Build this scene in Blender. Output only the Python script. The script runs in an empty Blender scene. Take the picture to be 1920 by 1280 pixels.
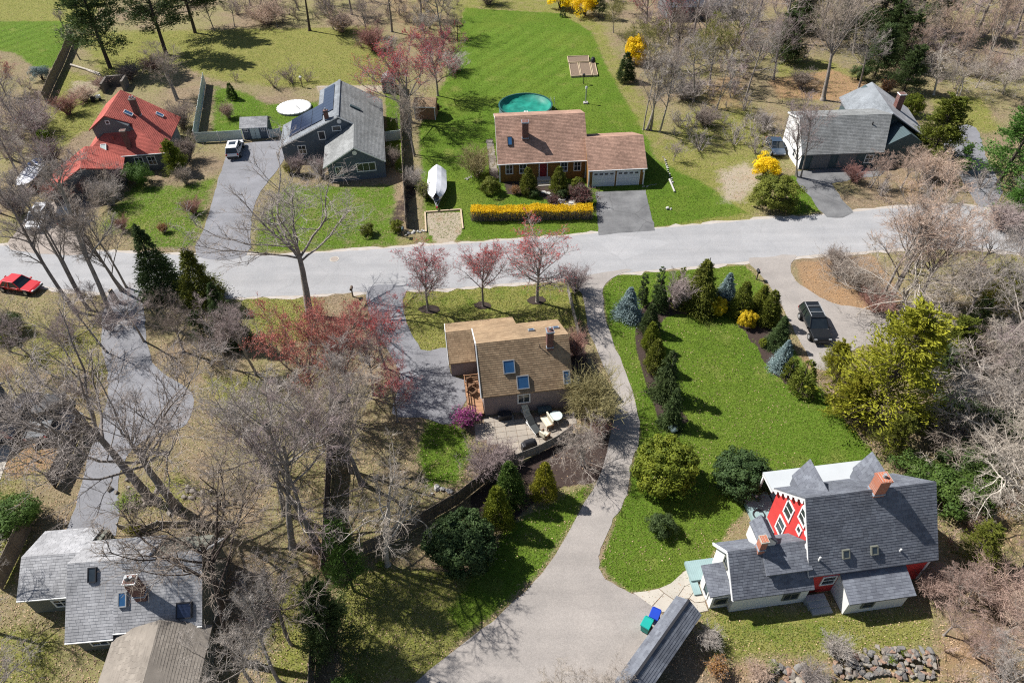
import bpy, math, random
import numpy as np
from mathutils import Matrix, Vector
R = math.radians
SC = bpy.context.scene
COL = SC.collection

# ------------------------------------------------------------------ camera, sky, sun, exposure
CH, CP, CF, CR = 46.0, R(43.0), 1300.0, R(-1.2)
cam_d = bpy.data.cameras.new('camera'); cam = bpy.data.objects.new('camera', cam_d); COL.objects.link(cam)
cam_d.sensor_width = 36; cam_d.lens = CF/1920*36; cam_d.clip_start = 1; cam_d.clip_end = 3000
cam.matrix_world = Matrix.Translation((0, 0, CH)) @ Matrix.Rotation(R(90)-CP, 4, 'X') @ Matrix.Rotation(CR, 4, 'Z')
SC.camera = cam
SUN_EL, SUN_AZ = R(48), R(155)          # azimuth of the sun's place in the XY plane, from +X
sd = Vector((math.cos(SUN_EL)*math.cos(SUN_AZ), math.cos(SUN_EL)*math.sin(SUN_AZ), math.sin(SUN_EL)))
W = bpy.data.worlds.new('World'); SC.world = W; W.use_nodes = True
nt = W.node_tree; bg = nt.nodes['Background']; sky = nt.nodes.new('ShaderNodeTexSky')
sky.sky_type = 'NISHITA'; sky.sun_disc = False; sky.sun_elevation = SUN_EL; sky.sun_rotation = R(90)-SUN_AZ
nt.links.new(sky.outputs[0], bg.inputs[0]); bg.inputs[1].default_value = 0.06
sl = bpy.data.lights.new('sun', 'SUN'); sun = bpy.data.objects.new('sun', sl); COL.objects.link(sun)
sl.energy = 5.0; sl.angle = R(0.53); sl.color = (1.0, 0.97, 0.925)
sun.rotation_euler = (-sd).to_track_quat('-Z', 'Y').to_euler(); sun.location = (-60, 60, 80)
SC.view_settings.view_transform = 'Standard'; SC.view_settings.look = 'None'
SC.view_settings.exposure = 0.68; SC.view_settings.gamma = 1; SC.view_settings.use_curve_mapping = False
SC.render.engine = 'CYCLES'; SC.cycles.max_bounces = 5; SC.cycles.diffuse_bounces = 2; SC.cycles.transparent_max_bounces = 6
SC.cycles.use_denoising = False; SC.cycles.filter_width = 1.15

# ------------------------------------------------------------------ helpers
sp_, cp_, cr_, sr_ = math.sin(CP), math.cos(CP), math.cos(CR), math.sin(CR)
def G(x, y, z=0.0):
    """photo pixel -> point of the place at height z"""
    a, b = x-960, y-640
    u, v = (a*cr_+b*sr_)/CF, (-a*sr_+b*cr_)/CF
    d = (CH-z)/(sp_+v*cp_)
    return np.array([u*d, d*(cp_-v*sp_), z])
def GP(pts): return [tuple(G(*p)[:2]) for p in pts]

def tag(o, label=None, cat=None, group=None, kind=None):
    if label: o['label'] = label
    if cat: o['category'] = cat
    if group: o['group'] = group
    if kind: o['kind'] = kind
    return o
def mesh(name, V, F, rnd=None, smooth=False):
    V = np.asarray(V, float).reshape(-1, 3); me = bpy.data.meshes.new(name)
    if isinstance(F, np.ndarray):
        n, k = F.shape
        me.vertices.add(len(V)); me.vertices.foreach_set('co', V.ravel())
        me.loops.add(n*k); me.loops.foreach_set('vertex_index', F.ravel().astype(np.int32))
        me.polygons.add(n); me.polygons.foreach_set('loop_start', np.arange(0, n*k, k, dtype=np.int32))
        me.update(calc_edges=True)
    else:
        me.from_pydata([tuple(v) for v in V], [], [list(map(int, f)) for f in F]); me.update()
    if rnd is not None:
        a = me.attributes.new('rnd', 'FLOAT', 'FACE'); a.data.foreach_set('value', np.asarray(rnd, np.float32))
    if smooth: me.polygons.foreach_set('use_smooth', np.ones(len(me.polygons), bool))
    return me
def obj(name, me, mat=None, parent=None, loc=None, rot=0):
    o = bpy.data.objects.new(name, me); COL.objects.link(o)
    if mat and me:
        if not me.materials: me.materials.append(mat)
        else: o.material_slots[0].link = 'OBJECT'; o.material_slots[0].material = mat
    if parent: o.parent = parent
    if loc is not None: o.location = loc
    if rot: o.rotation_euler.z = rot
    return o
def empty(name, loc=(0, 0, 0), rot=0):
    o = bpy.data.objects.new(name, None); COL.objects.link(o); o.location = loc; o.rotation_euler.z = rot
    o.empty_display_size = .3; return o
class MB:
    """collects shapes of one part"""
    def __init__(s): s.V = []; s.F = []; s.r = []
    def add(s, V, F, r=.5):
        n = len(s.V); s.V += [tuple(v) for v in V]; s.F += [[i+n for i in f] for f in F]; s.r += [r]*len(F); return s
    def box(s, c, d, rot=0, r=.5, top=1.0):
        x, y, z = d[0]/2, d[1]/2, d[2]/2; cs, sn = math.cos(rot), math.sin(rot); V = []
        for k, sz in ((-1, 1), (1, top)):
            for (a, b) in ((-1, -1), (1, -1), (1, 1), (-1, 1)):
                X, Y = a*x*sz, b*y*sz; V.append((c[0]+X*cs-Y*sn, c[1]+X*sn+Y*cs, c[2]+k*z))
        return s.add(V, [[3, 2, 1, 0], [4, 5, 6, 7], [0, 1, 5, 4], [1, 2, 6, 5], [2, 3, 7, 6], [3, 0, 4, 7]], r)
    def bar(s, a, b, w, h=None, r=.5):
        """box beam from a to b"""
        a, b = Vector(a), Vector(b); h = h or w; d = (b-a).normalized()
        u = d.cross(Vector((0, 0, 1)));
        if u.length < 1e-4: u = Vector((1, 0, 0))
        u.normalize(); v = u.cross(d); V = []
        for p in (a, b):
            for (i, j) in ((-1, -1), (1, -1), (1, 1), (-1, 1)): V.append(p+u*i*w/2+v*j*h/2)
        return s.add(V, [[3, 2, 1, 0], [4, 5, 6, 7], [0, 1, 5, 4], [1, 2, 6, 5], [2, 3, 7, 6], [3, 0, 4, 7]], r)
    def cyl(s, a, b, r0, r1=None, n=10, r=.5, cap=True):
        a, b = Vector(a), Vector(b); r1 = r0 if r1 is None else r1; d = (b-a).normalized()
        u = d.orthogonal().normalized(); v = d.cross(u); V = []
        for p, q in ((a, r0), (b, r1)):
            for i in range(n): t = 2*math.pi*i/n; V.append(p+u*math.cos(t)*q+v*math.sin(t)*q)
        F = [[i, (i+1) % n, n+(i+1) % n, n+i] for i in range(n)]
        if cap: F += [list(range(n))[::-1], list(range(n, 2*n))]
        return s.add(V, F, r)
    def lathe(s, prof, c=(0, 0, 0), n=24, r=.5):
        V = [(c[0]+q*math.cos(2*math.pi*i/n), c[1]+q*math.sin(2*math.pi*i/n), c[2]+z) for q, z in prof for i in range(n)]
        F = [[k*n+i, k*n+(i+1) % n, (k+1)*n+(i+1) % n, (k+1)*n+i] for k in range(len(prof)-1) for i in range(n)]
        return s.add(V, F, r)
    def prism(s, pts, z0, z1, r=.5):
        n = len(pts); V = [(p[0], p[1], z0) for p in pts]+[(p[0], p[1], z1) for p in pts]
        return s.add(V, [list(range(n))[::-1], list(range(n, 2*n))]+[[i, (i+1) % n, n+(i+1) % n, n+i] for i in range(n)], r)
    def build(s, name, mat, parent=None, smooth=False, loc=None, rot=0, bevel=0):
        o = obj(name, mesh(name, s.V, s.F, s.r, smooth), mat, parent, loc, rot)
        if bevel:
            m = o.modifiers.new('bevel', 'BEVEL'); m.width = bevel; m.segments = 2; m.limit_method = 'ANGLE'
        return o
def area2(p): return sum(p[i][0]*p[(i+1) % len(p)][1]-p[(i+1) % len(p)][0]*p[i][1] for i in range(len(p)))
def ccw(p): return list(p) if area2(p) > 0 else list(p)[::-1]
def smooth_poly(pts, n=6, closed=True):
    P = [np.array(p, float) for p in pts]; out = []; m = len(P)
    for i in range(m if closed else m-1):
        p0, p1, p2, p3 = (P[(i-1) % m], P[i], P[(i+1) % m], P[(i+2) % m]) if closed else (P[max(i-1, 0)], P[i], P[i+1], P[min(i+2, m-1)])
        for k in range(n):
            t = k/n; out.append(tuple(.5*((2*p1)+(-p0+p2)*t+(2*p0-5*p1+4*p2-p3)*t*t+(-p0+3*p1-3*p2+p3)*t**3)))
    if not closed: out.append(tuple(P[-1]))
    return out

# ------------------------------------------------------------------ materials
def mat(name, c1, c2=None, scale=3.0, rough=.85, bump=0.0, bscale=20.0, attr=0.0, orand=0.0, metal=0.0, spec=.3, detail=5, coord='Object', extra=None, trans=0.0):
    m = bpy.data.materials.new(name); m.use_nodes = True; N = m.node_tree.nodes; L = m.node_tree.links
    b = N['Principled BSDF']; b.inputs['Roughness'].default_value = rough; b.inputs['Metallic'].default_value = metal
    b.inputs['Specular IOR Level'].default_value = spec
    c2 = c2 or tuple(x*.8 for x in c1)
    tc = N.new('ShaderNodeTexCoord'); out = tc.outputs[coord]
    if coord == 'World':
        pass
    nz = N.new('ShaderNodeTexNoise'); nz.inputs['Scale'].default_value = scale; nz.inputs['Detail'].default_value = detail; nz.inputs['Roughness'].default_value = .65
    L.new(out, nz.inputs['Vector'])
    fac = nz.outputs['Fac']
    mr = N.new('ShaderNodeMapRange'); mr.inputs[1].default_value = .3; mr.inputs[2].default_value = .7; L.new(fac, mr.inputs[0]); fac = mr.outputs[0]
    if attr:
        at = N.new('ShaderNodeAttribute'); at.attribute_name = 'rnd'
        mx = N.new('ShaderNodeMix'); mx.data_type = 'FLOAT'; mx.inputs[0].default_value = attr
        L.new(fac, mx.inputs[2]); L.new(at.outputs['Fac'], mx.inputs[3]); fac = mx.outputs[0]
    mc = N.new('ShaderNodeMix'); mc.data_type = 'RGBA'; mc.inputs[6].default_value = (*c1, 1); mc.inputs[7].default_value = (*c2, 1)
    L.new(fac, mc.inputs[0]); col = mc.outputs[2]
    if orand:
        oi = N.new('ShaderNodeObjectInfo'); hs = N.new('ShaderNodeHueSaturation')
        r1 = N.new('ShaderNodeMapRange'); r1.inputs[3].default_value = 1-orand; r1.inputs[4].default_value = 1+orand; L.new(oi.outputs['Random'], r1.inputs[0]); L.new(r1.outputs[0], hs.inputs['Value'])
        r2 = N.new('ShaderNodeMapRange'); r2.inputs[3].default_value = .5-orand*.06; r2.inputs[4].default_value = .5+orand*.06; L.new(oi.outputs['Random'], r2.inputs[0]); L.new(r2.outputs[0], hs.inputs['Hue'])
        L.new(col, hs.inputs['Color']); col = hs.outputs[0]
    if extra: col = extra(N, L, col, tc)
    L.new(col, b.inputs['Base Color'])
    if bump:
        n2 = N.new('ShaderNodeTexNoise'); n2.inputs['Scale'].default_value = bscale; n2.inputs['Detail'].default_value = 4; L.new(tc.outputs['Object'], n2.inputs['Vector'])
        bp = N.new('ShaderNodeBump'); bp.inputs['Strength'].default_value = bump; bp.inputs['Distance'].default_value = .05; L.new(n2.outputs['Fac'], bp.inputs['Height']); L.new(bp.outputs[0], b.inputs['Normal'])
    if trans:
        tr = N.new('ShaderNodeBsdfTranslucent'); ms = N.new('ShaderNodeMixShader'); ms.inputs[0].default_value = trans
        L.new(col, tr.inputs['Color']); L.new(b.outputs[0], ms.inputs[1]); L.new(tr.outputs[0], ms.inputs[2]); L.new(ms.outputs[0], N['Material Output'].inputs['Surface'])
    return m
def ribs(freq, axis, depth=.75):
    """lap boards / grooves: thin dark joints repeated along an axis"""
    def f(N, L, col, tc):
        sx = N.new('ShaderNodeSeparateXYZ'); L.new(tc.outputs['Object'], sx.inputs[0])
        m = N.new('ShaderNodeMath'); m.operation = 'MULTIPLY'; m.inputs[1].default_value = freq; L.new(sx.outputs[axis], m.inputs[0])
        fr = N.new('ShaderNodeMath'); fr.operation = 'FRACT'; L.new(m.outputs[0], fr.inputs[0])
        gt = N.new('ShaderNodeMath'); gt.operation = 'GREATER_THAN'; gt.inputs[1].default_value = .85; L.new(fr.outputs[0], gt.inputs[0])
        mm = N.new('ShaderNodeMix'); mm.data_type = 'RGBA'; mm.blend_type = 'MULTIPLY'; mm.inputs[7].default_value = (depth, depth, depth, 1)
        L.new(gt.outputs[0], mm.inputs[0]); L.new(col, mm.inputs[6]); return mm.outputs[2]
    return f
def bricky(c1, c2, mortar, sc=4.0):
    m = bpy.data.materials.new('brick'); m.use_nodes = True; N = m.node_tree.nodes; L = m.node_tree.links
    t = N.new('ShaderNodeTexBrick'); t.inputs['Color1'].default_value = (*c1, 1); t.inputs['Color2'].default_value = (*c2, 1); t.inputs['Mortar'].default_value = (*mortar, 1)
    t.inputs['Scale'].default_value = sc; t.inputs['Mortar Size'].default_value = .02
    tc = N.new('ShaderNodeTexCoord'); mp = N.new('ShaderNodeMapping'); mp.inputs['Rotation'].default_value = (R(90), 0, R(20)); L.new(tc.outputs['Object'], mp.inputs[0]); L.new(mp.outputs[0], t.inputs['Vector'])
    L.new(t.outputs[0], N['Principled BSDF'].inputs['Base Color']); N['Principled BSDF'].inputs['Roughness'].default_value = .9
    return m
M = {}
M['glass'] = mat('window_glass', (.02, .028, .035), (.035, .045, .055), 2, .08, spec=.6)
M['skyglass'] = mat('skylight_glass', (.03, .10, .22), (.02, .07, .16), 2, .06, spec=.8)
M['white'] = mat('white_paint', (.78, .78, .76), (.7, .7, .69), 4, .55)
M['offwhite'] = mat('off_white_clapboard', (.72, .72, .69), (.64, .64, .62), 2, .7, extra=ribs(7, 2, .85))
M['dark'] = mat('dark_metal', (.03, .03, .034), None, 5, .5)
M['grey'] = mat('grey_metal', (.32, .33, .34), None, 5, .45)
M['lead'] = mat('lead_flashing', (.30, .36, .42), (.22, .27, .33), 5, .5)
M['brick'] = bricky((.16, .05, .035), (.10, .035, .028), (.22, .19, .17))
M['brick_o'] = bricky((.42, .13, .06), (.34, .10, .05), (.4, .34, .3))
M['concrete'] = mat('concrete', (.46, .42, .36), (.36, .33, .28), 1.2, .9, .2, 30, attr=.5)
M['paver'] = mat('patio_paver', (.36, .315, .26), (.25, .22, .185), 1.5, .9, .2, 20, attr=.6)
M['stone'] = mat('field_stone', (.235, .205, .175), (.12, .108, .095), 2.2, .9, .6, 6, attr=.6, orand=.3)
M['stone_d'] = mat('dark_field_stone', (.17, .16, .15), (.09, .085, .08), 2.2, .9, .6, 6, attr=.3, orand=.3)
M['stone_r'] = mat('rusty_field_stone', (.30, .19, .13), (.2, .15, .12), 2.2, .9, .6, 6, attr=.5, orand=.2)
M['stone_w'] = mat('pale_stone', (.46, .44, .41), (.31, .30, .28), 3, .9, .4, 8, orand=.15)
M['wood'] = mat('weathered_wood', (.20, .155, .115), (.12, .095, .075), 3, .85, .2, 20, attr=.5)
M['cedar'] = mat('cedar_boards', (.36, .20, .11), (.25, .135, .075), 3, .8, .2, 20, attr=.5)
M['lumber'] = mat('pale_lumber', (.52, .41, .28), (.40, .31, .21), 4, .85, attr=.4)
M['vinyl'] = mat('white_vinyl', (.50, .58, .55), (.42, .50, .47), 1, .5)
M['soil'] = mat('garden_soil', (.22, .16, .11), (.13, .095, .07), 5, .95, .5, 12)
M['mulch'] = mat('dark_mulch', (.055, .038, .03), (.03, .022, .018), 8, .95, .6, 14)

# ------------------------------------------------------------------ ground sheet with cover masks
rng = np.random.default_rng(7)
def in_poly(X, Y, poly):
    ins = np.zeros(X.shape, bool); n = len(poly)
    for i in range(n):
        x1, y1 = poly[i]; x2, y2 = poly[(i+1) % n]
        c = ((y1 > Y) != (y2 > Y)) & (X < (x2-x1)*(Y-y1)/((y2-y1) or 1e-9)+x1); ins ^= c
    return ins
def soft(X, Y, pix, feather=.8, world=False):
    poly = pix if world else GP(pix); d = np.full(X.shape, 1e9)
    for i in range(len(poly)):
        x1, y1 = poly[i]; x2, y2 = poly[(i+1) % len(poly)]; dx, dy = x2-x1, y2-y1
        t = np.clip(((X-x1)*dx+(Y-y1)*dy)/(dx*dx+dy*dy+1e-9), 0, 1); d = np.minimum(d, np.hypot(X-x1-t*dx, Y-y1-t*dy))
    s = np.where(in_poly(X, Y, poly), d, -d)
    return np.clip(.5+s/(2*feather), 0, 1)
gs = .55
gx = np.arange(-122, 122.1, gs); gy = np.arange(8, 178.1, gs)
XX, YY = np.meshgrid(gx, gy); NX, NY = len(gx), len(gy)
LAWN = [  # fresh mown green, strength, feather (metres)
 ([(1150, 516), (1395, 497), (1440, 540), (1480, 640), (1560, 760), (1660, 870), (1440, 900), (1360, 1000), (1310, 1080), (1250, 1102), (1180, 1112), (1122, 1060), (1178, 920), (1200, 810), (1185, 740), (1140, 620), (1128, 545)], .93, .3),
 ([(870, 15), (1050, 25), (1110, 60), (1140, 130), (1180, 200), (1215, 260), (1232, 300), (1330, 350), (1400, 400), (1225, 428), (1120, 440), (870, 452), (800, 452), (790, 330), (785, 240), (840, 140), (860, 60)], .95, .9),
 ([(-40, 40), (120, 40), (128, 95), (100, 130), (60, 125), (30, 100), (-40, 90)], .95, 1.),
 ([(490, 395), (535, 345), (745, 345), (752, 462), (600, 474), (470, 476), (476, 430)], .62, .8),
 ([(245, 345), (345, 345), (410, 330), (390, 400), (372, 466), (270, 470), (240, 440), (175, 440), (215, 380)], .62, 1.),
 ([(800, 785), (870, 780), (885, 850), (860, 905), (800, 915), (780, 850)], .9, .9),
 ([(950, 985), (1110, 905), (1085, 960), (1030, 1050), (960, 1120), (870, 1190), (830, 1150), (900, 1070)], .95, .7),
 ([(500, 195), (600, 190), (600, 260), (510, 250), (395, 258), (400, 160), (470, 175)], .8, 1.),
 ([(722, 170), (752, 165), (756, 330), (724, 300)], .85, .5),
 ([(1320, 1150), (1600, 1165), (1560, 1215), (1380, 1200)], .55, 1.2),
 ([(760, 545), (1060, 530), (1075, 575), (960, 590), (780, 610)], .38, 1.2),
 ([(1470, 330), (1500, 325), (1545, 395), (1480, 408)], .8, .6),
 ([(1730, 640), (1760, 660), (1740, 690)], .3, 2.),
]
DRY = [  # thin olive and straw turf
 ([(840, -20), (1060, 0), (1140, 40), (1200, 150), (1260, 240), (1300, 320), (1420, 420), (1220, 440), (860, 460), (780, 330), (780, 230), (830, 120)], .6, 2.5),
 ([(1270, 200), (1420, 190), (1480, 300), (1420, 420), (1240, 430), (1230, 300)], .62, 2.),
 ([(1640, 390), (1900, 400), (1900, 420), (1700, 385)], .4, 2.),
 ([(1180, 60), (1320, 100), (1420, 180), (1300, 200)], .4, 3.),
 ([(0, 580), (240, 600), (250, 780), (0, 700)], .5, 2.5),
 ([(1720, 940), (1900, 950), (1900, 1000), (1780, 1010)], .4, 2.),
 ([(1700, 560), (1920, 600), (1920, 850), (1740, 800)], .35, 3.),
 ([(150, 60), (700, 50), (760, 160), (540, 165), (400, 150), (330, 120), (190, 150)], .95, 2.5),
 ([(120, 130), (200, 150), (190, 230), (140, 260), (90, 300), (60, 290)], .85, 1.5),
 ([(-60, -40), (230, -40), (160, 60), (130, 50), (-60, 38)], .8, 2.),
 ([(1240, 250), (1330, 300), (1470, 330), (1400, 425), (1230, 430), (1215, 300)], .75, 1.5),
 ([(1440, 110), (1560, 110), (1640, 150), (1560, 190), (1460, 190)], .6, 1.5),
 ([(755, 545), (1090, 530), (1105, 610), (900, 640), (830, 670), (760, 655)], .95, .6),
 ([(440, 550), (600, 560), (590, 640), (470, 650)], .9, 1.2),
 ([(640, 1090), (720, 1060), (930, 1080), (1000, 1050), (930, 1140), (860, 1200), (800, 1275), (640, 1290)], .95, .7),
 ([(380, 700), (480, 700), (600, 760), (600, 830), (470, 810), (390, 790)], .7, 1.6),
 ([(480, 470), (760, 462), (880, 452), (880, 440), (480, 455)], .5, .5),
 ([(1310, 1140), (1750, 1150), (1740, 1205), (1500, 1230), (1330, 1240)], .95, 1.2),
 ([(860, 330), (930, 345), (1010, 370), (880, 390)], .4, 1.),
 ([(0, 1170), (110, 1180), (110, 1290), (-40, 1290)], .8, 1.),
 ([(0, 850), (70, 840), (90, 880), (20, 960), (-30, 960)], .5, 1.),
 ([(1740, 180), (1850, 180), (1880, 250), (1760, 245)], .8, 1.5),
 ([(220, 940), (330, 870), (420, 930), (300, 975)], .6, .8),
 ([(500, 1090), (590, 1080), (590, 1290), (500, 1290)], .7, 1.),
 ([(0, 1000), (60, 985), (20, 1100), (-20, 1110)], .9, .6),
 ([(1130, 880), (1180, 920), (1330, 940), (1430, 930), (1420, 980), (1300, 960), (1180, 1000), (1130, 990)], .5, .8),
 ([(1160, 1100), (1250, 1075), (1300, 1040), (1320, 1080), (1250, 1105), (1180, 1114)], .6, .6),
 ([(1540, 760), (1660, 870), (1560, 890), (1480, 830)], .55, 1.2),
 ([(840, 860), (1020, 450), (870, 458), (800, 460)], .0, 1.),
 ([(120, 600), (200, 600), (190, 700), (40, 680), (20, 640)], .6, 1.5),
]
LITTER = [  # fallen leaves, orange brown
 ([(1440, 150), (1560, 130), (1640, 160), (1580, 190), (1460, 185)], .95, 1.6),
 ([(1300, 380), (1330, 300), (1440, 300), (1400, 400)], .35, 1.5),
 ([(1490, 490), (1640, 475), (1700, 560), (1640, 610), (1560, 575), (1500, 540)], .8, .8),
 ([(1450, 640), (1510, 650), (1540, 700), (1500, 720)], .5, .6),
 ([(0, 820), (110, 800), (110, 870), (30, 900), (-20, 880)], .9, .8),
 ([(560, 1000), (640, 990), (640, 1080), (570, 1080)], .6, 1.),
 ([(1300, 150), (1400, 130), (1420, 210), (1310, 220)], .5, 2.),
 ([(700, 960), (800, 940), (760, 1010), (690, 1010)], .2, 1.),
 ([(1740, 1180), (1920, 1100), (1920, 1290), (1700, 1290)], .65, 2.5),
 ([(1780, 930), (1930, 930), (1930, 1040), (1800, 1030)], .6, 2.),
 ([(1660, 330), (1760, 330), (1800, 380), (1700, 390)], .5, 1.5),
 ([(250, 320), (330, 400), (330, 440), (290, 430)], .35, 1.),
 ([(700, -20), (860, -20), (840, 60), (720, 60)], .45, 3.),
 ([(1320, 1240), (1480, 1220), (1760, 1235), (1760, 1290), (1330, 1290)], .55, 1.),
]
MULCH = [
 ([(1188, 590), (1230, 560), (1330, 545), (1390, 560), (1440, 600), (1500, 720), (1535, 752), (1510, 745), (1450, 700), (1410, 640), (1370, 590), (1300, 585), (1245, 595), (1235, 620), (1245, 670), (1265, 730), (1290, 790), (1235, 800), (1218, 740), (1196, 660)], 1., .15),
 ([(880, 930), (960, 880), (1060, 820), (1140, 800), (1140, 890), (1110, 905), (1050, 915), (990, 950), (960, 985), (930, 1000), (890, 980)], 1., .25),
 ([(940, 335), (1100, 345), (1112, 370), (1060, 385), (1020, 370), (950, 365)], .85, .3),
 ([(1060, 640), (1095, 640), (1130, 760), (1130, 800), (1080, 790), (1072, 700)], .8, .4),
 ([(720, 420), (775, 440), (770, 405), (795, 330), (765, 330)], .55, .5),
 ([(1690, 480), (1800, 480), (1800, 560), (1690, 560)], .4, 2.),
 ([(1390, 1140), (1560, 1150), (1520, 1165), (1400, 1160)], .3, .5),
]
SAND = [
 ([(800, 400), (865, 398), (868, 432), (850, 455), (820, 458), (800, 434)], .9, .2),
 ([(1340, 320), (1400, 300), (1440, 330), (1400, 380), (1350, 385)], .75, 1.6),
 ([(590, 160), (720, 160), (720, 172), (600, 180)], .8, .5),
 ([(-80, 455), (200, 470), (480, 476), (960, 448), (1120, 436), (1440, 408), (1640, 390), (1640, 400), (1440, 418), (960, 460), (480, 488), (200, 482), (-80, 470)], .55, .35),
 ([(-80, 515), (210, 548), (480, 560), (960, 532), (1185, 512), (1385, 495), (1640, 474), (1640, 466), (1385, 485), (960, 520), (480, 545), (-80, 500)], .7, .35),
 ([(130, 150), (200, 150), (190, 190), (120, 185)], .6, 1.),
 ([(1095, 560), (1130, 540), (1150, 640), (1120, 650)], .4, .4),
]
def field(L):
    m = np.zeros(XX.shape)
    for poly, s, f in L: m = np.maximum(m, s*soft(XX, YY, poly, f))
    return m
ml, md, mt, mm_, ms_ = (field(x) for x in (LAWN, DRY, LITTER, MULCH, SAND))
stripe = np.maximum(soft(XX, YY, [(880, 40), (1080, 60), (1130, 200), (1090, 210), (900, 180), (850, 150)], 3.), soft(XX, YY, [(-40, 40), (125, 40), (60, 125), (-40, 100)], 2.))
_a, _b = np.array(GP([(960, 130)])[0]), np.array(GP([(1042, 78)])[0]); _d = (_b-_a)/np.hypot(*(_b-_a))
def mow(X, Y): return .5+.5*np.clip(2.2*np.sin(2*np.pi*(-X*_d[1]+Y*_d[0]+.25*np.sin(X*.21)*np.sin(Y*.17))/3.0), -1, 1)
stripe_mask = stripe; stripe = stripe*mow(XX, YY)
zz = np.zeros(XX.shape)
V = np.stack([XX.ravel(), YY.ravel(), zz.ravel()], 1)
ii = np.arange(NX*NY).reshape(NY, NX)
F = np.stack([ii[:-1, :-1], ii[:-1, 1:], ii[1:, 1:], ii[1:, :-1]], -1).reshape(-1, 4)
cx, cy = V[F].mean(1)[:, 0], V[F].mean(1)[:, 1]
keep = np.abs(cx) < 26+cy*.66
nv = len(V); o = 900
F = F[keep]
me = mesh('ground', V, F)
for nm, ch in (('m1', (ml, md, mt, mm_)), ('m2', (ms_, stripe, ms_*0, ms_*0))):
    a = me.color_attributes.new(nm, 'FLOAT_COLOR', 'POINT'); buf = np.zeros((len(V), 4), np.float32)
    for k in range(4): buf[:nv, k] = ch[k].ravel()
    a.data.foreach_set('color', buf.ravel())
def ground_mat():
    m = bpy.data.materials.new('ground_cover'); m.use_nodes = True; N = m.node_tree.nodes; L = m.node_tree.links; b = N['Principled BSDF']
    b.inputs['Roughness'].default_value = .95; b.inputs['Specular IOR Level'].default_value = .1
    geo = N.new('ShaderNodeNewGeometry'); pos = geo.outputs['Position']
    def noise(s, d=5, r=.6):
        n = N.new('ShaderNodeTexNoise'); n.inputs['Scale'].default_value = s; n.inputs['Detail'].default_value = d; n.inputs['Roughness'].default_value = r; L.new(pos, n.inputs['Vector']); return n.outputs['Fac']
    def mr(x, a, b_, c=0, d=1):
        n = N.new('ShaderNodeMapRange'); n.inputs[1].default_value = a; n.inputs[2].default_value = b_; n.inputs[3].default_value = c; n.inputs[4].default_value = d; L.new(x, n.inputs[0]); return n.outputs[0]
    def mth(op, x, y):
        n = N.new('ShaderNodeMath'); n.operation = op
        for i, q in enumerate((x, y)):
            if isinstance(q, (int, float)): n.inputs[i].default_value = q
            else: L.new(q, n.inputs[i])
        return n.outputs[0]
    def mix(f, a, b_, blend='MIX'):
        n = N.new('ShaderNodeMix'); n.data_type = 'RGBA'; n.blend_type = blend
        if isinstance(f, (int, float)): n.inputs[0].default_value = f
        else: L.new(f, n.inputs[0])
        for i, q in ((6, a), (7, b_)):
            if isinstance(q, tuple): n.inputs[i].default_value = (*q, 1)
            else: L.new(q, n.inputs[i])
        return n.outputs[2]
    big, mid, fine, tiny = noise(.09, 4), noise(.55, 6, .7), noise(3.2, 6, .75), noise(11, 4, .8)
    A1 = N.new('ShaderNodeAttribute'); A1.attribute_name = 'm1'; S1 = N.new('ShaderNodeSeparateColor'); L.new(A1.outputs['Color'], S1.inputs[0])
    A2 = N.new('ShaderNodeAttribute'); A2.attribute_name = 'm2'; S2 = N.new('ShaderNodeSeparateColor'); L.new(A2.outputs['Color'], S2.inputs[0])
    ragged = mth('ADD', mth('MULTIPLY', mth('SUBTRACT', mid, .5), .9), mth('MULTIPLY', mth('SUBTRACT', fine, .5), .7))
    def cover(x, lo=.36, hi=.64): return mr(mth('ADD', x, mth('MULTIPLY', ragged, mr(x, .0, .15))), lo, hi)
    base = mix(mr(mid, .35, .65), (.25, .185, .12), (.16, .125, .08))
    base = mix(mr(big, .4, .62), base, (.20, .185, .075))
    base = mix(mr(fine, .5, .75), base, (.40, .315, .225))
    base = mix(mr(tiny, .52, .75), base, (.075, .06, .045))
    dry = mix(mr(mid, .3, .7), (.235, .215, .06), (.14, .165, .028)); dry = mix(mr(fine, .45, .72), dry, (.27, .245, .10)); dry = mix(mr(tiny, .48, .75), dry, (.075, .085, .02))
    lit = mix(mr(mid, .3, .7), (.33, .20, .105), (.24, .165, .10)); lit = mix(mr(tiny, .5, .8), lit, (.42, .25, .12)); lit = mix(mr(fine, .5, .8), lit, (.16, .11, .075))
    lawn = mix(mr(mid, .3, .7), (.075, .14, .012), (.115, .185, .02)); lawn = mix(mr(big, .46, .66), lawn, (.135, .18, .024)); lawn = mix(mr(noise(.28, 3), .58, .72), lawn, (.19, .205, .05)); lawn = mix(mr(fine, .45, .72), lawn, (.042, .095, .006)); lawn = mix(mr(tiny, .5, .75), lawn, (.12, .165, .028))
    lawn = mix(mth('MULTIPLY', S2.outputs[1], .3), lawn, (.14, .23, .03))
    mul = mix(mr(tiny, .4, .7), (.045, .032, .028), (.085, .06, .05))
    snd = mix(mr(fine, .35, .7), (.30, .25, .185), (.38, .325, .25)); snd = mix(mr(mid, .5, .75), snd, (.29, .195, .13))
    c = mix(cover(S1.outputs[1]), base, dry); c = mix(cover(S1.outputs[2]), c, lit); c = mix(cover(S1.outputs[0]), c, lawn)
    c = mix(cover(S2.outputs[0]), c, snd); c = mix(cover(A1.outputs['Alpha'], .42, .58), c, mul)
    L.new(c, b.inputs['Base Color'])
    bp = N.new('ShaderNodeBump'); bp.inputs['Strength'].default_value = .8; bp.inputs['Distance'].default_value = .07
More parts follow.
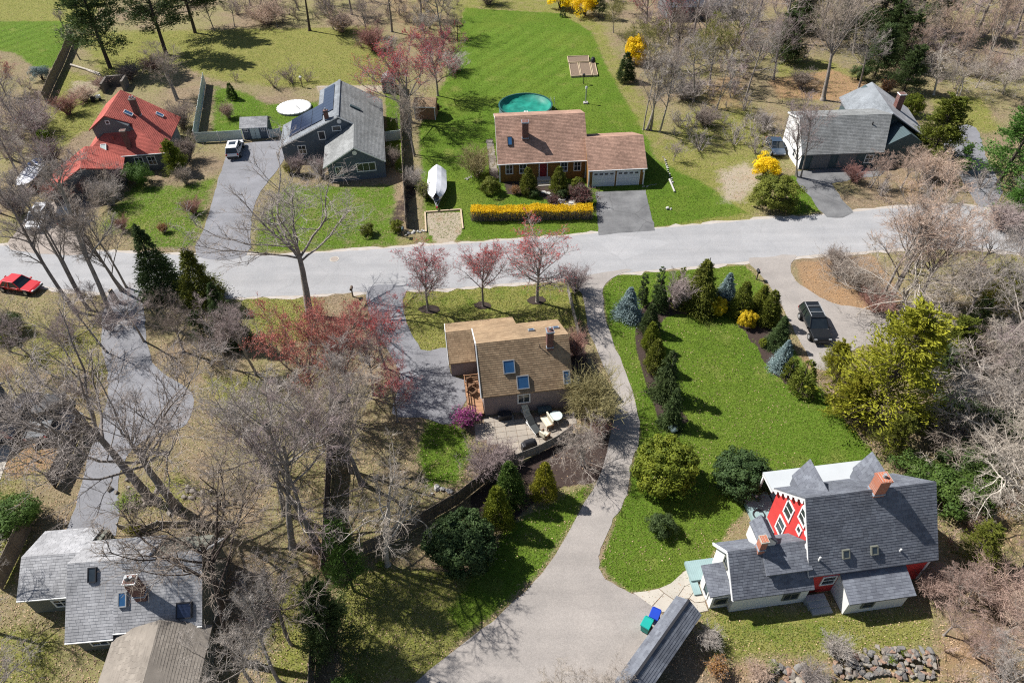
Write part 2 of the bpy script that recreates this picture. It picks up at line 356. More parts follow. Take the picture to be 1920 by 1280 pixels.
    L.new(mth('ADD', mth('MULTIPLY', fine, 1.2), tiny), bp.inputs['Height']); L.new(bp.outputs[0], b.inputs['Normal'])
    return m
M['ground'] = ground_mat()
g = obj('ground', me, M['ground']); g['kind'] = 'structure'
# the sheet goes on beyond the view to the horizon (same cover, coarse faces around the fine part)
OV = [(-o, -o, -.02), (o, -o, -.02), (o, o, -.02), (-o, o, -.02)]
ome = mesh('terrain', OV, [[0, 1, 2, 3]])
for nm in ('m1', 'm2'): ome.color_attributes.new(nm, 'FLOAT_COLOR', 'POINT').data.foreach_set('color', np.zeros(16, np.float32))
og = obj('terrain', ome, M['ground']); og['kind'] = 'structure'

# ------------------------------------------------------------------ roads and drives
def road_mat(name, c1, c2, patch, crack=.5):
    def ex(N, L, col, tc):
        v = N.new('ShaderNodeTexVoronoi'); v.feature = 'DISTANCE_TO_EDGE'; v.inputs['Scale'].default_value = .22
        w = N.new('ShaderNodeTexNoise'); w.inputs['Scale'].default_value = .7; w.inputs['Detail'].default_value = 6; L.new(tc.outputs['Object'], w.inputs['Vector'])
        ad = N.new('ShaderNodeMix'); ad.data_type = 'VECTOR'; ad.inputs[0].default_value = .45; L.new(tc.outputs['Object'], ad.inputs[4]); L.new(w.outputs['Color'], ad.inputs[5]); L.new(ad.outputs[1], v.inputs['Vector'])
        m = N.new('ShaderNodeMapRange'); m.inputs[1].default_value = .0; m.inputs[2].default_value = .012; m.inputs[3].default_value = crack; m.inputs[4].default_value = 0; L.new(v.outputs['Distance'], m.inputs[0])
        x = N.new('ShaderNodeMix'); x.data_type = 'RGBA'; x.inputs[7].default_value = (*patch, 1); L.new(m.outputs[0], x.inputs[0]); L.new(col, x.inputs[6])
        vc = N.new('ShaderNodeTexVoronoi'); vc.inputs['Scale'].default_value = .13; L.new(ad.outputs[1], vc.inputs['Vector']); sv = N.new('ShaderNodeSeparateColor'); L.new(vc.outputs['Color'], sv.inputs[0])
        mp = N.new('ShaderNodeMapping'); mp.inputs['Scale'].default_value = (.05, .75, 1); mp.inputs['Rotation'].default_value = (0, 0, .05); L.new(tc.outputs['Object'], mp.inputs[0]); st = N.new('ShaderNodeTexNoise'); st.inputs['Scale'].default_value = 1.0; st.inputs['Detail'].default_value = 5; L.new(mp.outputs[0], st.inputs['Vector'])
        a1 = N.new('ShaderNodeMath'); a1.operation = 'MULTIPLY_ADD'; a1.inputs[1].default_value = .09; a1.inputs[2].default_value = .78; L.new(sv.outputs[0], a1.inputs[0]); a2 = N.new('ShaderNodeMath'); a2.operation = 'MULTIPLY_ADD'; a2.inputs[1].default_value = .38; L.new(st.outputs['Fac'], a2.inputs[0]); L.new(a1.outputs[0], a2.inputs[2])
        sc_ = N.new('ShaderNodeVectorMath'); sc_.operation = 'SCALE'; L.new(x.outputs[2], sc_.inputs[0]); L.new(a2.outputs[0], sc_.inputs['Scale'])
        n = N.new('ShaderNodeTexNoise'); n.inputs['Scale'].default_value = 14; n.inputs['Detail'].default_value = 3; L.new(tc.outputs['Object'], n.inputs['Vector'])
        y = N.new('ShaderNodeMix'); y.data_type = 'RGBA'; y.blend_type = 'OVERLAY'; y.inputs[0].default_value = .35; L.new(sc_.outputs[0], y.inputs[6]); L.new(n.outputs['Fac'], y.inputs[7]); return y.outputs[2]
    return mat(name, c1, c2, .35, .9, .25, 40, extra=ex)
M['road'] = road_mat('sunbleached_asphalt', (.27, .27, .275), (.32, .315, .315), (.19, .19, .19), .22)
M['drive_pale'] = road_mat('pale_worn_drive', (.31, .28, .255), (.25, .228, .21), (.17, .15, .14), .15)
M['drive_grey'] = road_mat('grey_asphalt', (.215, .215, .23), (.165, .165, .175), (.10, .10, .11), .15)
M['drive_dark'] = road_mat('mottled_dark_asphalt', (.185, .185, .185), (.095, .095, .098), (.05, .05, .05), .4)
M['gravel'] = road_mat('gravel', (.33, .28, .24), (.25, .215, .19), (.16, .14, .12), .1)
M['shoulder'] = mat('sandy_shoulder', (.42, .39, .36), (.36, .31, .26), 1.5, .95, .3, 25)
SHEETS = []; rr0 = random.Random(3)
def sheet(name, pix, m, z, n=5, world=False, thick=.05, jag=.05):
    P_ = ccw(smooth_poly(pix if world else GP(pix), n) if n > 1 else (pix if world else GP(pix)))
    if jag:
        Q = []
        for a, b in zip(P_, P_[1:]+P_[:1]):
            L_ = math.hypot(b[0]-a[0], b[1]-a[1]); k = max(1, int(L_/.7))
            for i in range(k): Q.append((a[0]+(b[0]-a[0])*i/k+rr0.gauss(0, jag), a[1]+(b[1]-a[1])*i/k+rr0.gauss(0, jag)))
        P_ = Q
    SHEETS.append(P_); o = MB().prism(P_, z-thick, z).build(name, M[m]); o['kind'] = 'structure'; return o
sheet('road', [(-260, 452), (0, 460), (250, 475), (480, 480), (630, 472), (955, 451), (1120, 437), (1227, 429), (1440, 410), (1540, 404), (1650, 392), (1765, 386), (1830, 388), (1880, 398), (1990, 420), (2200, 430), (2200, 500), (1960, 480), (1800, 462), (1635, 470), (1490, 481), (1385, 492), (1185, 510), (955, 531), (830, 541), (667, 548), (505, 556), (340, 556), (207, 550), (75, 536), (0, 524), (-260, 490)], 'road', .02, 4)
sheet('road_shoulder', [(-260, 448), (0, 456), (250, 471), (480, 476), (630, 468), (955, 447), (1120, 434), (1227, 426), (1440, 407), (1540, 401), (1650, 388), (1765, 382), (1830, 384), (1880, 394), (1990, 416), (2200, 426), (2200, 506), (1960, 486), (1800, 468), (1635, 475), (1490, 487), (1385, 497), (1185, 515), (955, 536), (830, 546), (667, 553), (505, 561), (340, 561), (207, 555), (75, 541), (0, 529), (-260, 496)], 'shoulder', .012, 4, jag=.16)
sheet('driveway', [(1082, 524), (1150, 508), (1185, 506), (1150, 520), (1132, 540), (1134, 590), (1150, 640), (1175, 700), (1192, 760), (1200, 820), (1187, 860), (1174, 925), (1152, 972), (1130, 1020), (1122, 1050), (1130, 1078), (1152, 1097), (1186, 1111), (1222, 1135), (1250, 1160), (1262, 1180), (1210, 1230), (1160, 1290), (1120, 1340), (700, 1340), (775, 1280), (900, 1182), (985, 1107), (1040, 1042), (1085, 960), (1120, 900), (1140, 832), (1152, 770), (1145, 720), (1122, 660), (1102, 612), (1096, 562)], 'drive_pale', .03, 4)
sheet('driveway', [(1402, 488), (1440, 482), (1492, 478), (1482, 500), (1492, 525), (1530, 553), (1562, 568), (1630, 582), (1700, 602), (1700, 640), (1610, 650), (1570, 690), (1530, 690), (1508, 652), (1490, 622), (1468, 580), (1440, 532)], 'drive_pale', .03, 4)
sheet('driveway', [(1117, 360), (1210, 357), (1228, 432), (1122, 441)], 'drive_dark', .032, 1)
sheet('driveway', [(432, 276), (470, 268), (530, 264), (532, 300), (505, 338), (482, 372), (470, 420), (462, 480), (368, 480), (386, 420), (400, 370), (415, 320)], 'drive_grey', .03, 3)
sheet('driveway', [(95, 380), (150, 372), (172, 385), (150, 425), (170, 476), (20, 468), (35, 430), (60, 395)], 'gravel', .026, 3)
sheet('driveway', [(1492, 322), (1640, 314), (1650, 330), (1560, 345), (1600, 398), (1552, 408), (1520, 370)], 'drive_dark', .03, 2)
sheet('driveway', [(1782, 240), (1830, 240), (1850, 300), (1880, 360), (1840, 390), (1800, 330), (1770, 290)], 'drive_grey', .03, 3)
sheet('driveway', [(205, 550), (262, 552), (275, 640), (295, 690), (360, 735), (350, 795), (290, 815), (242, 850), (222, 900), (214, 1005), (128, 1005), (142, 950), (165, 860), (185, 800), (205, 720), (190, 640)], 'drive_grey', .028, 4)
sheet('driveway', [(690, 540), (756, 538), (755, 580), (790, 655), (840, 652), (846, 702), (882, 716), (866, 765), (846, 795), (790, 782), (735, 775), (750, 700), (700, 610)], 'drive_grey', .027, 3)
sheet('driveway', [(-60, 770), (130, 765), (150, 790), (110, 812), (-60, 815)], 'drive_grey', .027, 2)
wf = sheet('footpath', [(-20, 838), (18, 832), (22, 840), (0, 900), (-30, 930)], 'concrete', .03, 1)
sheet('mulch_ring', [(985+20*math.cos(a)-180, 580+8*math.sin(a)) for a in np.arange(0, 6.28, .7)], 'mulch', .05, 3)
sheet('mulch_ring', [(905+16*math.cos(a), 573+7*math.sin(a)) for a in np.arange(0, 6.28, .7)], 'mulch', .05, 3)
sheet('mulch_ring', [(1006+17*math.cos(a), 563+8*math.sin(a)) for a in np.arange(0, 6.28, .7)], 'mulch', .05, 3)

# ------------------------------------------------------------------ houses
def clip_poly(sub, clip):
    """convex clip (both ccw, 2-D)"""
    out = sub
    for i in range(len(clip)):
        a, b = clip[i], clip[(i+1) % len(clip)]; inp = out; out = []
        if not inp: break
        ex, ey = b[0]-a[0], b[1]-a[1]
        side = [ex*(p[1]-a[1])-ey*(p[0]-a[0]) for p in inp]
        for k in range(len(inp)):
            p, q, s0, s1 = inp[k], inp[(k+1) % len(inp)], side[k], side[(k+1) % len(inp)]
            if s0 >= 0: out.append(p)
            if (s0 >= 0) != (s1 >= 0):
                t = s0/(s0-s1); out.append((p[0]+t*(q[0]-p[0]), p[1]+t*(q[1]-p[1])))
    return out
def pip(p, poly):
    ins = False; n = len(poly)
    for i in range(n):
        (x1, y1), (x2, y2) = poly[i], poly[(i+1) % n]
        if (y1 > p[1]) != (y2 > p[1]) and p[0] < (x2-x1)*(p[1]-y1)/(y2-y1)+x1: ins = not ins
    return ins
rr = random.Random(11)
def roof(root, pts, m, trim=None, th=.13, ex=.19, tw=.36, shingles=True, name='roof'):
    """one roof slope: a slab plus its courses of shingles"""
    P_ = [Vector(p) for p in pts]; n = Vector((0, 0, 0))
    for i in range(len(P_)): a, b = P_[i], P_[(i+1) % len(P_)]; n += Vector(((a.y-b.y)*(a.z+b.z), (a.z-b.z)*(a.x+b.x), (a.x-b.x)*(a.y+b.y)))
    if n.z < 0: P_ = P_[::-1]; n = -n
    n.normalize(); k = len(P_); dn = Vector((0, 0, -th))
    mb = MB(); mb.add(P_+[p+dn for p in P_], [list(range(k)), list(range(k, 2*k))[::-1]]+[[i, k+i, k+(i+1) % k, (i+1) % k] for i in range(k)])
    ro = mb.build(name, trim or m, root)
    if not shingles: return ro
    e = Vector((0, 0, 1)).cross(n)
    if e.length < 1e-3: e = Vector((1, 0, 0))
    e.normalize(); s = n.cross(e); o = P_[0]
    Q = [((p-o).dot(e), (p-o).dot(s)) for p in P_]; Q = ccw(Q)
    conv = all(((Q[(i+1) % k][0]-Q[i][0])*(Q[(i+2) % k][1]-Q[(i+1) % k][1])-(Q[(i+1) % k][1]-Q[i][1])*(Q[(i+2) % k][0]-Q[(i+1) % k][0])) > -1e-6 for i in range(k))
    x0, x1 = min(q[0] for q in Q), max(q[0] for q in Q); y0, y1 = min(q[1] for q in Q), max(q[1] for q in Q)
    V, F, rn = [], [], []; y = y0
    while y < y1:
        x = x0-rr.random()*tw; yb = min(y+ex, y1)
        while x < x1:
            w = tw*(.8+.4*rr.random()); xa, xb = x, x+w-.012; x += w
            q = [(xa, y), (xb, y), (xb, yb), (xa, yb)]
            ok = [pip(c, Q) for c in q]
            if not any(ok) and not pip(((xa+xb)/2, (y+yb)/2), Q): continue
            if not all(ok):
                if not conv: 
                    if sum(ok) < 3: continue
                else: q = clip_poly(q, Q)
                if len(q) < 3: continue
            lift = .012+.006*rr.random(); r_ = rr.random(); b = len(V)
            V += [o+e*c[0]+s*c[1]+n*(lift*(1-(c[1]-y)/ex)+.004) for c in q]; F.append(list(range(b, b+len(q)))); rn.append(r_)
            if len(q) == 4:
                V += [o+e*q[0][0]+s*q[0][1], o+e*q[1][0]+s*q[1][1]]; F.append([b+4, b+5, b+1, b]); rn.append(r_)
        y += ex
    so = obj('shingles', mesh('shingles', V, F, rn), m, ro); so['kind'] = 'stuff'
    return ro
def wallU(root, u0, u1, prof, m, name='wall'):
    """solid block: profile of (w,h) swept along u"""
    mb = MB(); k = len(prof); V = [(u0, w, h) for w, h in prof]+[(u1, w, h) for w, h in prof]
    mb.add(V, [list(range(k)), list(range(k, 2*k))[::-1]]+[[i, k+i, k+(i+1) % k, (i+1) % k] for i in range(k)]); return mb.build(name, m, root)
def wallW(root, w0, w1, prof, m, name='wall'):
    mb = MB(); k = len(prof); V = [(u, w0, h) for u, h in prof]+[(u, w1, h) for u, h in prof]
    mb.add(V, [list(range(k))[::-1], list(range(k, 2*k))]+[[i, (i+1) % k, k+(i+1) % k, k+i] for i in range(k)]); return mb.build(name, m, root)
FACE = {'f': ((1, 0), (0, -1)), 'b': ((-1, 0), (0, 1)), 'l': ((0, -1), (-1, 0)), 'r': ((0, 1), (1, 0))}
def window(root, c, face, w, h, cols=2, rows=2, fm=None, pm=None, rot=0, name='window', fr=.1):
    """frame, pane and bars on a wall; c is the centre in house coordinates"""
    (ax, ay), (nx, ny) = FACE[face]; o = bpy.data.objects.new(name, None)
    def pt(a, b, d): 
        a2, b2 = a*math.cos(rot)-b*math.sin(rot), a*math.sin(rot)+b*math.cos(rot)
        return (c[0]+ax*a2+nx*d, c[1]+ay*a2+ny*d, c[2]+b2)
    def slab(mb, a0, a1, b0, b1, d0, d1):
        V = [pt(a, b, d) for d in (d0, d1) for a, b in ((a0, b0), (a1, b0), (a1, b1), (a0, b1))]
        mb.add(V, [[3, 2, 1, 0], [4, 5, 6, 7], [0, 1, 5, 4], [1, 2, 6, 5], [2, 3, 7, 6], [3, 0, 4, 7]])
    f = MB(); W2, H2 = w/2, h/2
    slab(f, -W2-fr, W2+fr, -H2-fr, -H2, -.02, .07); slab(f, -W2-fr, W2+fr, H2, H2+fr, -.02, .07); slab(f, -W2-fr, -W2, -H2, H2, -.02, .07); slab(f, W2, W2+fr, -H2, H2, -.02, .07)
    fo = f.build(name, fm or M['white'], root)
    p = MB(); slab(p, -W2, W2, -H2, H2, -.02, .02); p.build('pane', pm or M['glass'], fo)
    if cols*rows > 1:
        q = MB()
        for i in range(1, cols): x = -W2+w*i/cols; slab(q, x-.025, x+.025, -H2, H2, .021, .045)
        for i in range(1, rows): y = -H2+h*i/rows; slab(q, -W2, W2, y-.025, y+.025, .0205, .04)
        q.build('glazing_bar', fm or M['white'], fo)
    return fo
def frame_on(p, n):
    n = Vector(n).normalized(); e = Vector((0, 0, 1)).cross(n)
    e = Vector((1, 0, 0)) if e.length < 1e-3 else e.normalized(); return Vector(p), e, n.cross(e), n
def tilted(mb, fr, a0, a1, b0, b1, d0, d1):
    o, e, s, n = fr; V = [o+e*a+s*b+n*d for d in (d0, d1) for a, b in ((a0, b0), (a1, b0), (a1, b1), (a0, b1))]
    mb.add(V, [[3, 2, 1, 0], [4, 5, 6, 7], [0, 1, 5, 4], [1, 2, 6, 5], [2, 3, 7, 6], [3, 0, 4, 7]])
def skylight(root, p, n, w, h, fm=None, pm=None):
    fr = frame_on(p, n); f = MB(); t = .07; W2, H2 = w/2, h/2
    tilted(f, fr, -W2, W2, -H2, -H2+t, 0, .16); tilted(f, fr, -W2, W2, H2-t, H2, 0, .16); tilted(f, fr, -W2, -W2+t, -H2+t, H2-t, 0, .16); tilted(f, fr, W2-t, W2, -H2+t, H2-t, 0, .16)
    fo = f.build('skylight', fm or M['grey'], root); g_ = MB(); tilted(g_, fr, -W2+t, W2-t, -H2+t, H2-t, .05, .13); g_.build('pane', pm or M['skyglass'], fo); return fo
def chimney(root, c, z0, z1, w, d, m, cap='white', pots=1):
    o = MB().box((c[0], c[1], (z0+z1)/2), (w, d, z1-z0)).build('chimney', m, root)
    MB().box((c[0], c[1], z1-.09), (w+.1, d+.1, .14)).build('chimney_cap', M[cap] if cap in M else m, o)
    for i in range(pots):
        x = c[0]+(i-(pots-1)/2)*w*.45; MB().cyl((x, c[1], z1-.03), (x, c[1], z1+.28), .13, .11, 10).build('flue_pot', M['grey'], o)
    MB().box((c[0], c[1], z0+.55), (w+.07, d+.07, .12)).build('flashing', M['lead'], o)
    return o
def vent(root, p, h=.4, m='grey', r=.06):
    MB().cyl(p, (p[0], p[1], p[2]+h), r, r, 8).build('vent_pipe', M[m], root)
def gutter(root, a, b, m='white'): MB().bar(a, b, .1, .1).build('gutter', M[m], root)
def board(root, a, b, m='white', w=.12, h=.2, name='trim_board'): return MB().bar(a, b, w, h).build(name, M[m], root)
def shing(name, c1, c2, big=None): 
    def wear(N, L, col, tc):
        n1 = N.new('ShaderNodeTexNoise'); n1.inputs['Scale'].default_value = .35; n1.inputs['Detail'].default_value = 7; n1.inputs['Roughness'].default_value = .7; L.new(tc.outputs['Object'], n1.inputs['Vector'])
        r1 = N.new('ShaderNodeMapRange'); r1.inputs[1].default_value = .35; r1.inputs[2].default_value = .68; r1.inputs[3].default_value = .68; r1.inputs[4].default_value = 1.12; L.new(n1.outputs['Fac'], r1.inputs[0])
        mm = N.new('ShaderNodeVectorMath'); mm.operation = 'SCALE'; L.new(col, mm.inputs[0]); L.new(r1.outputs[0], mm.inputs['Scale']); return mm.outputs[0]
    return mat(name, c1, c2, 1.1, .9, .15, 30, attr=.6, extra=wear)
M['sh_brown'] = shing('brown_shingles', (.47, .29, .215), (.27, .165, .12))
M['sh_tan'] = shing('tan_shingles', (.40, .285, .175), (.255, .17, .10))
M['sh_slate'] = shing('slate_grey_shingles', (.20, .215, .245), (.105, .112, .135))
M['sh_grey'] = shing('grey_shingles', (.30, .305, .30), (.19, .195, .19))
M['sh_blue'] = shing('blue_grey_shingles', (.26, .28, .30), (.17, .185, .20))
M['sh_old'] = shing('weathered_grey_shingles', (.42, .42, .43), (.27, .27, .28))
M['sh_red'] = shing('red_shingles', (.50, .125, .095), (.36, .085, .065))
M['sh_porch'] = shing('brown_grey_shingles', (.30, .265, .225), (.19, .165, .14))
M['w_ochre'] = mat('ochre_clapboard', (.27, .135, .035), (.22, .11, .03), 1.5, .8, extra=ribs(7, 2))
M['w_mauve'] = mat('taupe_stucco', (.27, .215, .205), (.235, .19, .18), 1.2, .9)
M['w_blue'] = mat('blue_grey_clapboard', (.11, .135, .165), (.09, .115, .14), 1.5, .8, extra=ribs(7, 2))
M['w_red'] = mat('red_painted_shingle_wall', (.62, .055, .05), (.52, .045, .042), 1.5, .8, extra=ribs(7, 2, .85))
M['w_teal'] = mat('dark_teal_clapboard', (.07, .10, .11), (.055, .085, .09), 1.5, .8, extra=ribs(7, 2))
M['w_grey'] = mat('mid_grey_clapboard', (.16, .165, .17), (.13, .135, .14), 1.5, .8, extra=ribs(7, 2))
M['w_olive'] = mat('grey_green_clapboard', (.17, .175, .145), (.14, .145, .12), 1.5, .8, extra=ribs(7, 2))
M['porch_roof'] = mat('pale_membrane_roof', (.44, .46, .47), (.40, .42, .43), .6, .7)
M['door_red'] = mat('red_door', (.25, .02, .03), None, 3, .5)
M['garage_white'] = mat('white_garage_door', (.62, .64, .66), (.56, .58, .6), 1.5, .6)
M['solar'] = mat('solar_cells', (.018, .026, .055), (.025, .035, .07), 1, .12, spec=.7, extra=ribs(6, 1, .75))
M['deck_teal'] = mat('grey_green_deck_paint', (.26, .36, .36), (.22, .31, .31), 1.5, .8, extra=ribs(7, 0, .8))

# ---- brown cape with attached garage
hC = tag(empty('cape_house', (-1.11, 79.52, 0), .052), 'brown roofed ochre cape house with red door and attached double garage', 'house')
WL, GX0, GX1 = 11.06, 11.06, 18.13
wallU(hC, 0, WL, [(0, 0), (0, 2.72), (4.68, 6.48), (8.2, 5.3), (8.2, 0)], M['w_ochre'])
wallU(hC, GX0+.01, GX1, [(-2.27, 0), (-2.27, 2.5), (1.36, 4.76), (7.1, 2.3), (7.1, 0)], M['w_ochre'])
roof(hC, [(-.25, -.25, 2.66), (WL+.25, -.25, 2.66), (WL+.25, 4.68, 6.67), (-.25, 4.68, 6.67)], M['sh_brown'])
roof(hC, [(-.25, 4.68, 6.67), (WL+.25, 4.68, 6.67), (WL+.25, 8.5, 5.37), (-.25, 8.5, 5.37)], M['sh_brown'])
roof(hC, [(GX0-.1, -2.52, 2.45), (GX1+.25, -2.52, 2.45), (GX1+.25, 1.36, 4.94), (GX0-.1, 1.36, 4.94)], M['sh_brown'])
roof(hC, [(GX0+.02, 1.36, 4.94), (GX1+.25, 1.36, 4.94), (GX1+.25, 7.3, 2.42), (GX0+.02, 7.3, 2.42)], M['sh_brown'])
for u in (1.23, 2.97, 8.24, 9.95): window(hC, (u, 0, 1.78), 'f', .78, 1.2)
for w in (2.2, 5.6): window(hC, (0, w, 1.7), 'l', .8, 1.2); window(hC, (0, w+.8, 4.2), 'l', .7, .9)
d_ = window(hC, (5.57, 0, 1.5), 'f', .95, 1.95, 1, 1, pm=M['door_red'], name='front_door')
MB().box((5.87, -.06, 1.4), (.05, .08, .12)).build('handle', M['dark'], d_)
for k in range(4):
    MB().box((5.6, -.55-.3*k, .2-.075*k+.1), (1.7, .9 if k == 0 else .32, .48-.13*k)).build('step', M['concrete'], hC)
for u0, u1 in ((11.66, 14.33), (14.74, 17.5)):
    gd = MB()
    for (a, b) in ((u0-.1, u0), (u1, u1+.1)): gd.box(((a+b)/2, -2.3, 1.0), (b-a, .1, 2.1))
    gd.box(((u0+u1)/2, -2.3, 2.06), (u1-u0+.2, .1, .12)); go = gd.build('garage_door', M['white'], hC)
    for k in range(4):
        MB().box(((u0+u1)/2, -2.285, .26+.49*k), (u1-u0, .06, .475)).build('panel', M['garage_white'], go)
    for k in range(4):
        x = u0+(k+.5)*(u1-u0)/4; MB().box((x, -2.325, 1.76), (.42, .03, .22)).build('pane', M['glass'], go)
chimney(hC, (3.46, 2.45), 4.3, 7.0, .8, .8, M['brick'], 'lead', 0)
skylight(hC, (1.47, 2.06, 4.55), (0, -4.0, 4.93), .6, 1.15, M['dark'])
for a, b in (((-.25, -.3, 2.6), (WL+.25, -.3, 2.6)), ((GX0-.1, -2.57, 2.38), (GX1+.25, -2.57, 2.38))): gutter(hC, a, b)
for a, b in (((-.24, -.25, 2.52), (-.24, 4.68, 6.52)), ((-.24, 4.68, 6.5), (-.24, 8.5, 5.22)), ((GX1+.24, -2.5, 2.32), (GX1+.24, 1.36, 4.8))): board(hC, a, b, 'white', .06, .2)
for u, w, h in ((.0, -.03, 2.6), (WL, -.03, 2.5), (GX0+.06, -2.3, 2.4), (GX1-.02, -2.3, 2.4)): MB().box((u, w, h/2), (.16, .1, h)).build('corner_board', M['white'], hC)
MB().box((17.95, -2.42, 2.05), (.16, .16, .3), top=.7).build('lantern', M['white'], hC)
# ---- tan house in the middle
hE = tag(empty('cape_house', (-2.5, 39.86, 0), .124), 'taupe house with tan shingle roof, blue skylights and small side deck', 'house')
EW = 7.51
wallU(hE, 0, EW, [(0, 0), (0, 2.7), (2.68, 5.98), (7.2, 3.65), (7.2, 0)], M['w_mauve'])
wallU(hE, -2.5, 3.7, [(5.3, 0), (5.3, 1.95), (7.2, 3.62), (10., 2.05), (10., 0)], M['w_mauve'])
roof(hE, [(-.2, -.2, 2.64), (EW+.2, -.2, 2.64), (EW+.2, 2.68, 6.18), (-.2, 2.68, 6.18)], M['sh_tan'])
roof(hE, [(-.2, 2.68, 6.18), (EW+.2, 2.68, 6.18), (EW+.2, 7.42, 3.74), (-.2, 7.42, 3.74)], M['sh_tan'])
roof(hE, [(-2.66, 7.2, 3.78), (3.87, 7.2, 3.78), (3.87, 10.18, 2.2), (-2.66, 10.18, 2.2)], M['sh_tan'])
roof(hE, [(-2.66, 5.05, 1.85), (-.2, 5.05, 1.85), (-.2, 7.2, 3.78), (-2.66, 7.2, 3.78)], M['sh_tan'])
board(hE, (-.24, -.2, 2.56), (-.24, 2.68, 6.06), 'white', .08, .24); board(hE, (-.24, 2.68, 6.06), (-.24, 7.2, 3.78), 'white', .08, .24)
board(hE, (-2.68, 5.05, 1.78), (-2.68, 7.2, 3.7), 'white', .06, .2); board(hE, (-2.68, 7.2, 3.7), (-2.68, 10.18, 2.12), 'white', .06, .2)
nE = (0, -3.54, 2.88); nEr = (0, 2.44, 4.74)
skylight(hE, (2.37, 1.29, 4.46), nE, 1.0, 1.15); skylight(hE, (3.42, .38, 3.35), nE, 1.05, 1.15); skylight(hE, (7.2, .38, 3.36), nE, .6, 1.15)
skylight(hE, (4.83, 4.69, 5.15), nEr, .55, .55); skylight(hE, (7.01, 4.66, 5.16), nEr, .55, .55)
window(hE, (3.44, 0, 1.75), 'f', .92, .95, 2, 1); window(hE, (0, 1.6, 1.6), 'l', .8, 1.9, 1, 1, name='patio_door'); window(hE, (0, 2.4, 4.2), 'l', .6, .8)
window(hE, (-2.5, 8, 1.2), 'l', .6, .8)
chimney(hE, (6.0, 2.2), 5.0, 7.35, .55, .6, M['brick'], 'lead', 1); vent(hE, (5.15, 2.13, 5.4), .5, 'dark', .04)
dk = MB().box((-.75, 1.85, .5), (1.36, 4.0, .1)).build('deck', M['cedar'], hE)
for k in range(9): MB().box((-.75, .07+k*.445, .56), (1.36, .42, .03), r=rr.random()).build('plank', M['cedar'], dk)
for x, y in ((-1.4, -.1), (-1.4, 1.2), (-1.4, 2.6), (-1.4, 3.8), (-.15, 3.8)): MB().box((x, y, .75), (.1, .1, 1.5)).build('rail_post', M['cedar'], dk)
for z in (.85, 1.1, 1.42):
    MB().bar((-1.4, -.1, z), (-1.4, 3.8, z), .05, .07).build('rail', M['cedar'], dk); MB().bar((-1.4, 3.8, z), (-.1, 3.8, z), .05, .07).build('rail', M['cedar'], dk)
ds = MB().lathe([(0, 0), (.2, .03), (.33, .1), (.36, .14)], n=16).build('satellite_dish', M['grey'], hE, smooth=True); ds.location = (7.85, -.15, 3.45); ds.rotation_euler = (R(60), 0, R(40))
MB().bar((7.7, .1, 3.05), (7.85, -.13, 3.47), .04).build('dish_arm', M['white'], ds if False else hE)
# ---- red gabled house with slate-grey roof, lower right
hF = tag(empty('gabled_house', (19.6, 22.97, 0), .117), 'red and white house with steep slate grey roofs and scalloped white gable trim', 'house')
FW = 8.62
wallU(hF, 0, FW, [(0, 0), (0, 2.98), (3.01, 7.03), (5.95, 3.95), (5.95, 0)], M['w_red'])
roof(hF, [(-.25, -.25, 2.94), (FW+.25, -.25, 2.94), (FW+.25, 3.01, 7.25), (-.25, 3.01, 7.25)], M['sh_slate'])
roof(hF, [(-.25, 3.01, 7.25), (FW+.25, 3.01, 7.25), (FW+.25, 6.16, 3.94), (-.25, 6.16, 3.94)], M['sh_slate'])
# scalloped barge boards on the gable
for (a, b) in (((-.22, -.2, 2.8), (-.22, 3.01, 7.05)), ((-.22, 3.01, 7.05), (-.22, 6.16, 3.8))):
    bb = board(hF, a, b, 'white', .06, .16, 'barge_board'); A_, B_ = Vector(a), Vector(b)
    for k in range(6):
        c = A_.lerp(B_, (k+.5)/6); MB().cyl((c.x-.015, c.y, c.z-.16), (c.x+.02, c.y, c.z-.16), .22, .22, 14).build('scallop', M['white'], bb)
for (w, h, ww, hh) in ((4.16, 4.0, .8, 1.35), (4.28, 1.85, .8, 1.35), (2.7, 5.45, .75, 1.1), (2.56, 4.1, .35, .5)):
    window(hF, (0, w, h), 'l', ww, hh, 1, 2 if hh > 1 else 1, fr=.11)
window(hF, (1.6, 0, 1.6), 'f', .85, .95, 1, 2)
# flat-roofed porch behind
roof(hF, [(-.25, 6.1, 3.62), (7.6, 6.1, 3.62), (7.6, 7.9, 3.5), (-.25, 7.9, 3.5)], M['porch_roof'], shingles=False, name='porch_roof')
pd = MB().box((-.1, 6.4, .25), (2.0, 3.6, .5)).build('porch_deck', M['deck_teal'], hF)
MB().box((4.3, 6.95, .25), (6.5, 1.9, .5)).build('porch_deck', M['deck_teal'], hF)
for u, w in ((-.15, 7.75), (2.4, 7.75), (5., 7.75), (7.5, 7.75)): MB().box((u, w, 1.95), (.13, .13, 2.95)).build('porch_post', M['white'], hF)
board(hF, (-.2, 6.2, 3.4), (-.2, 7.85, 3.35), 'white', .1, .25)
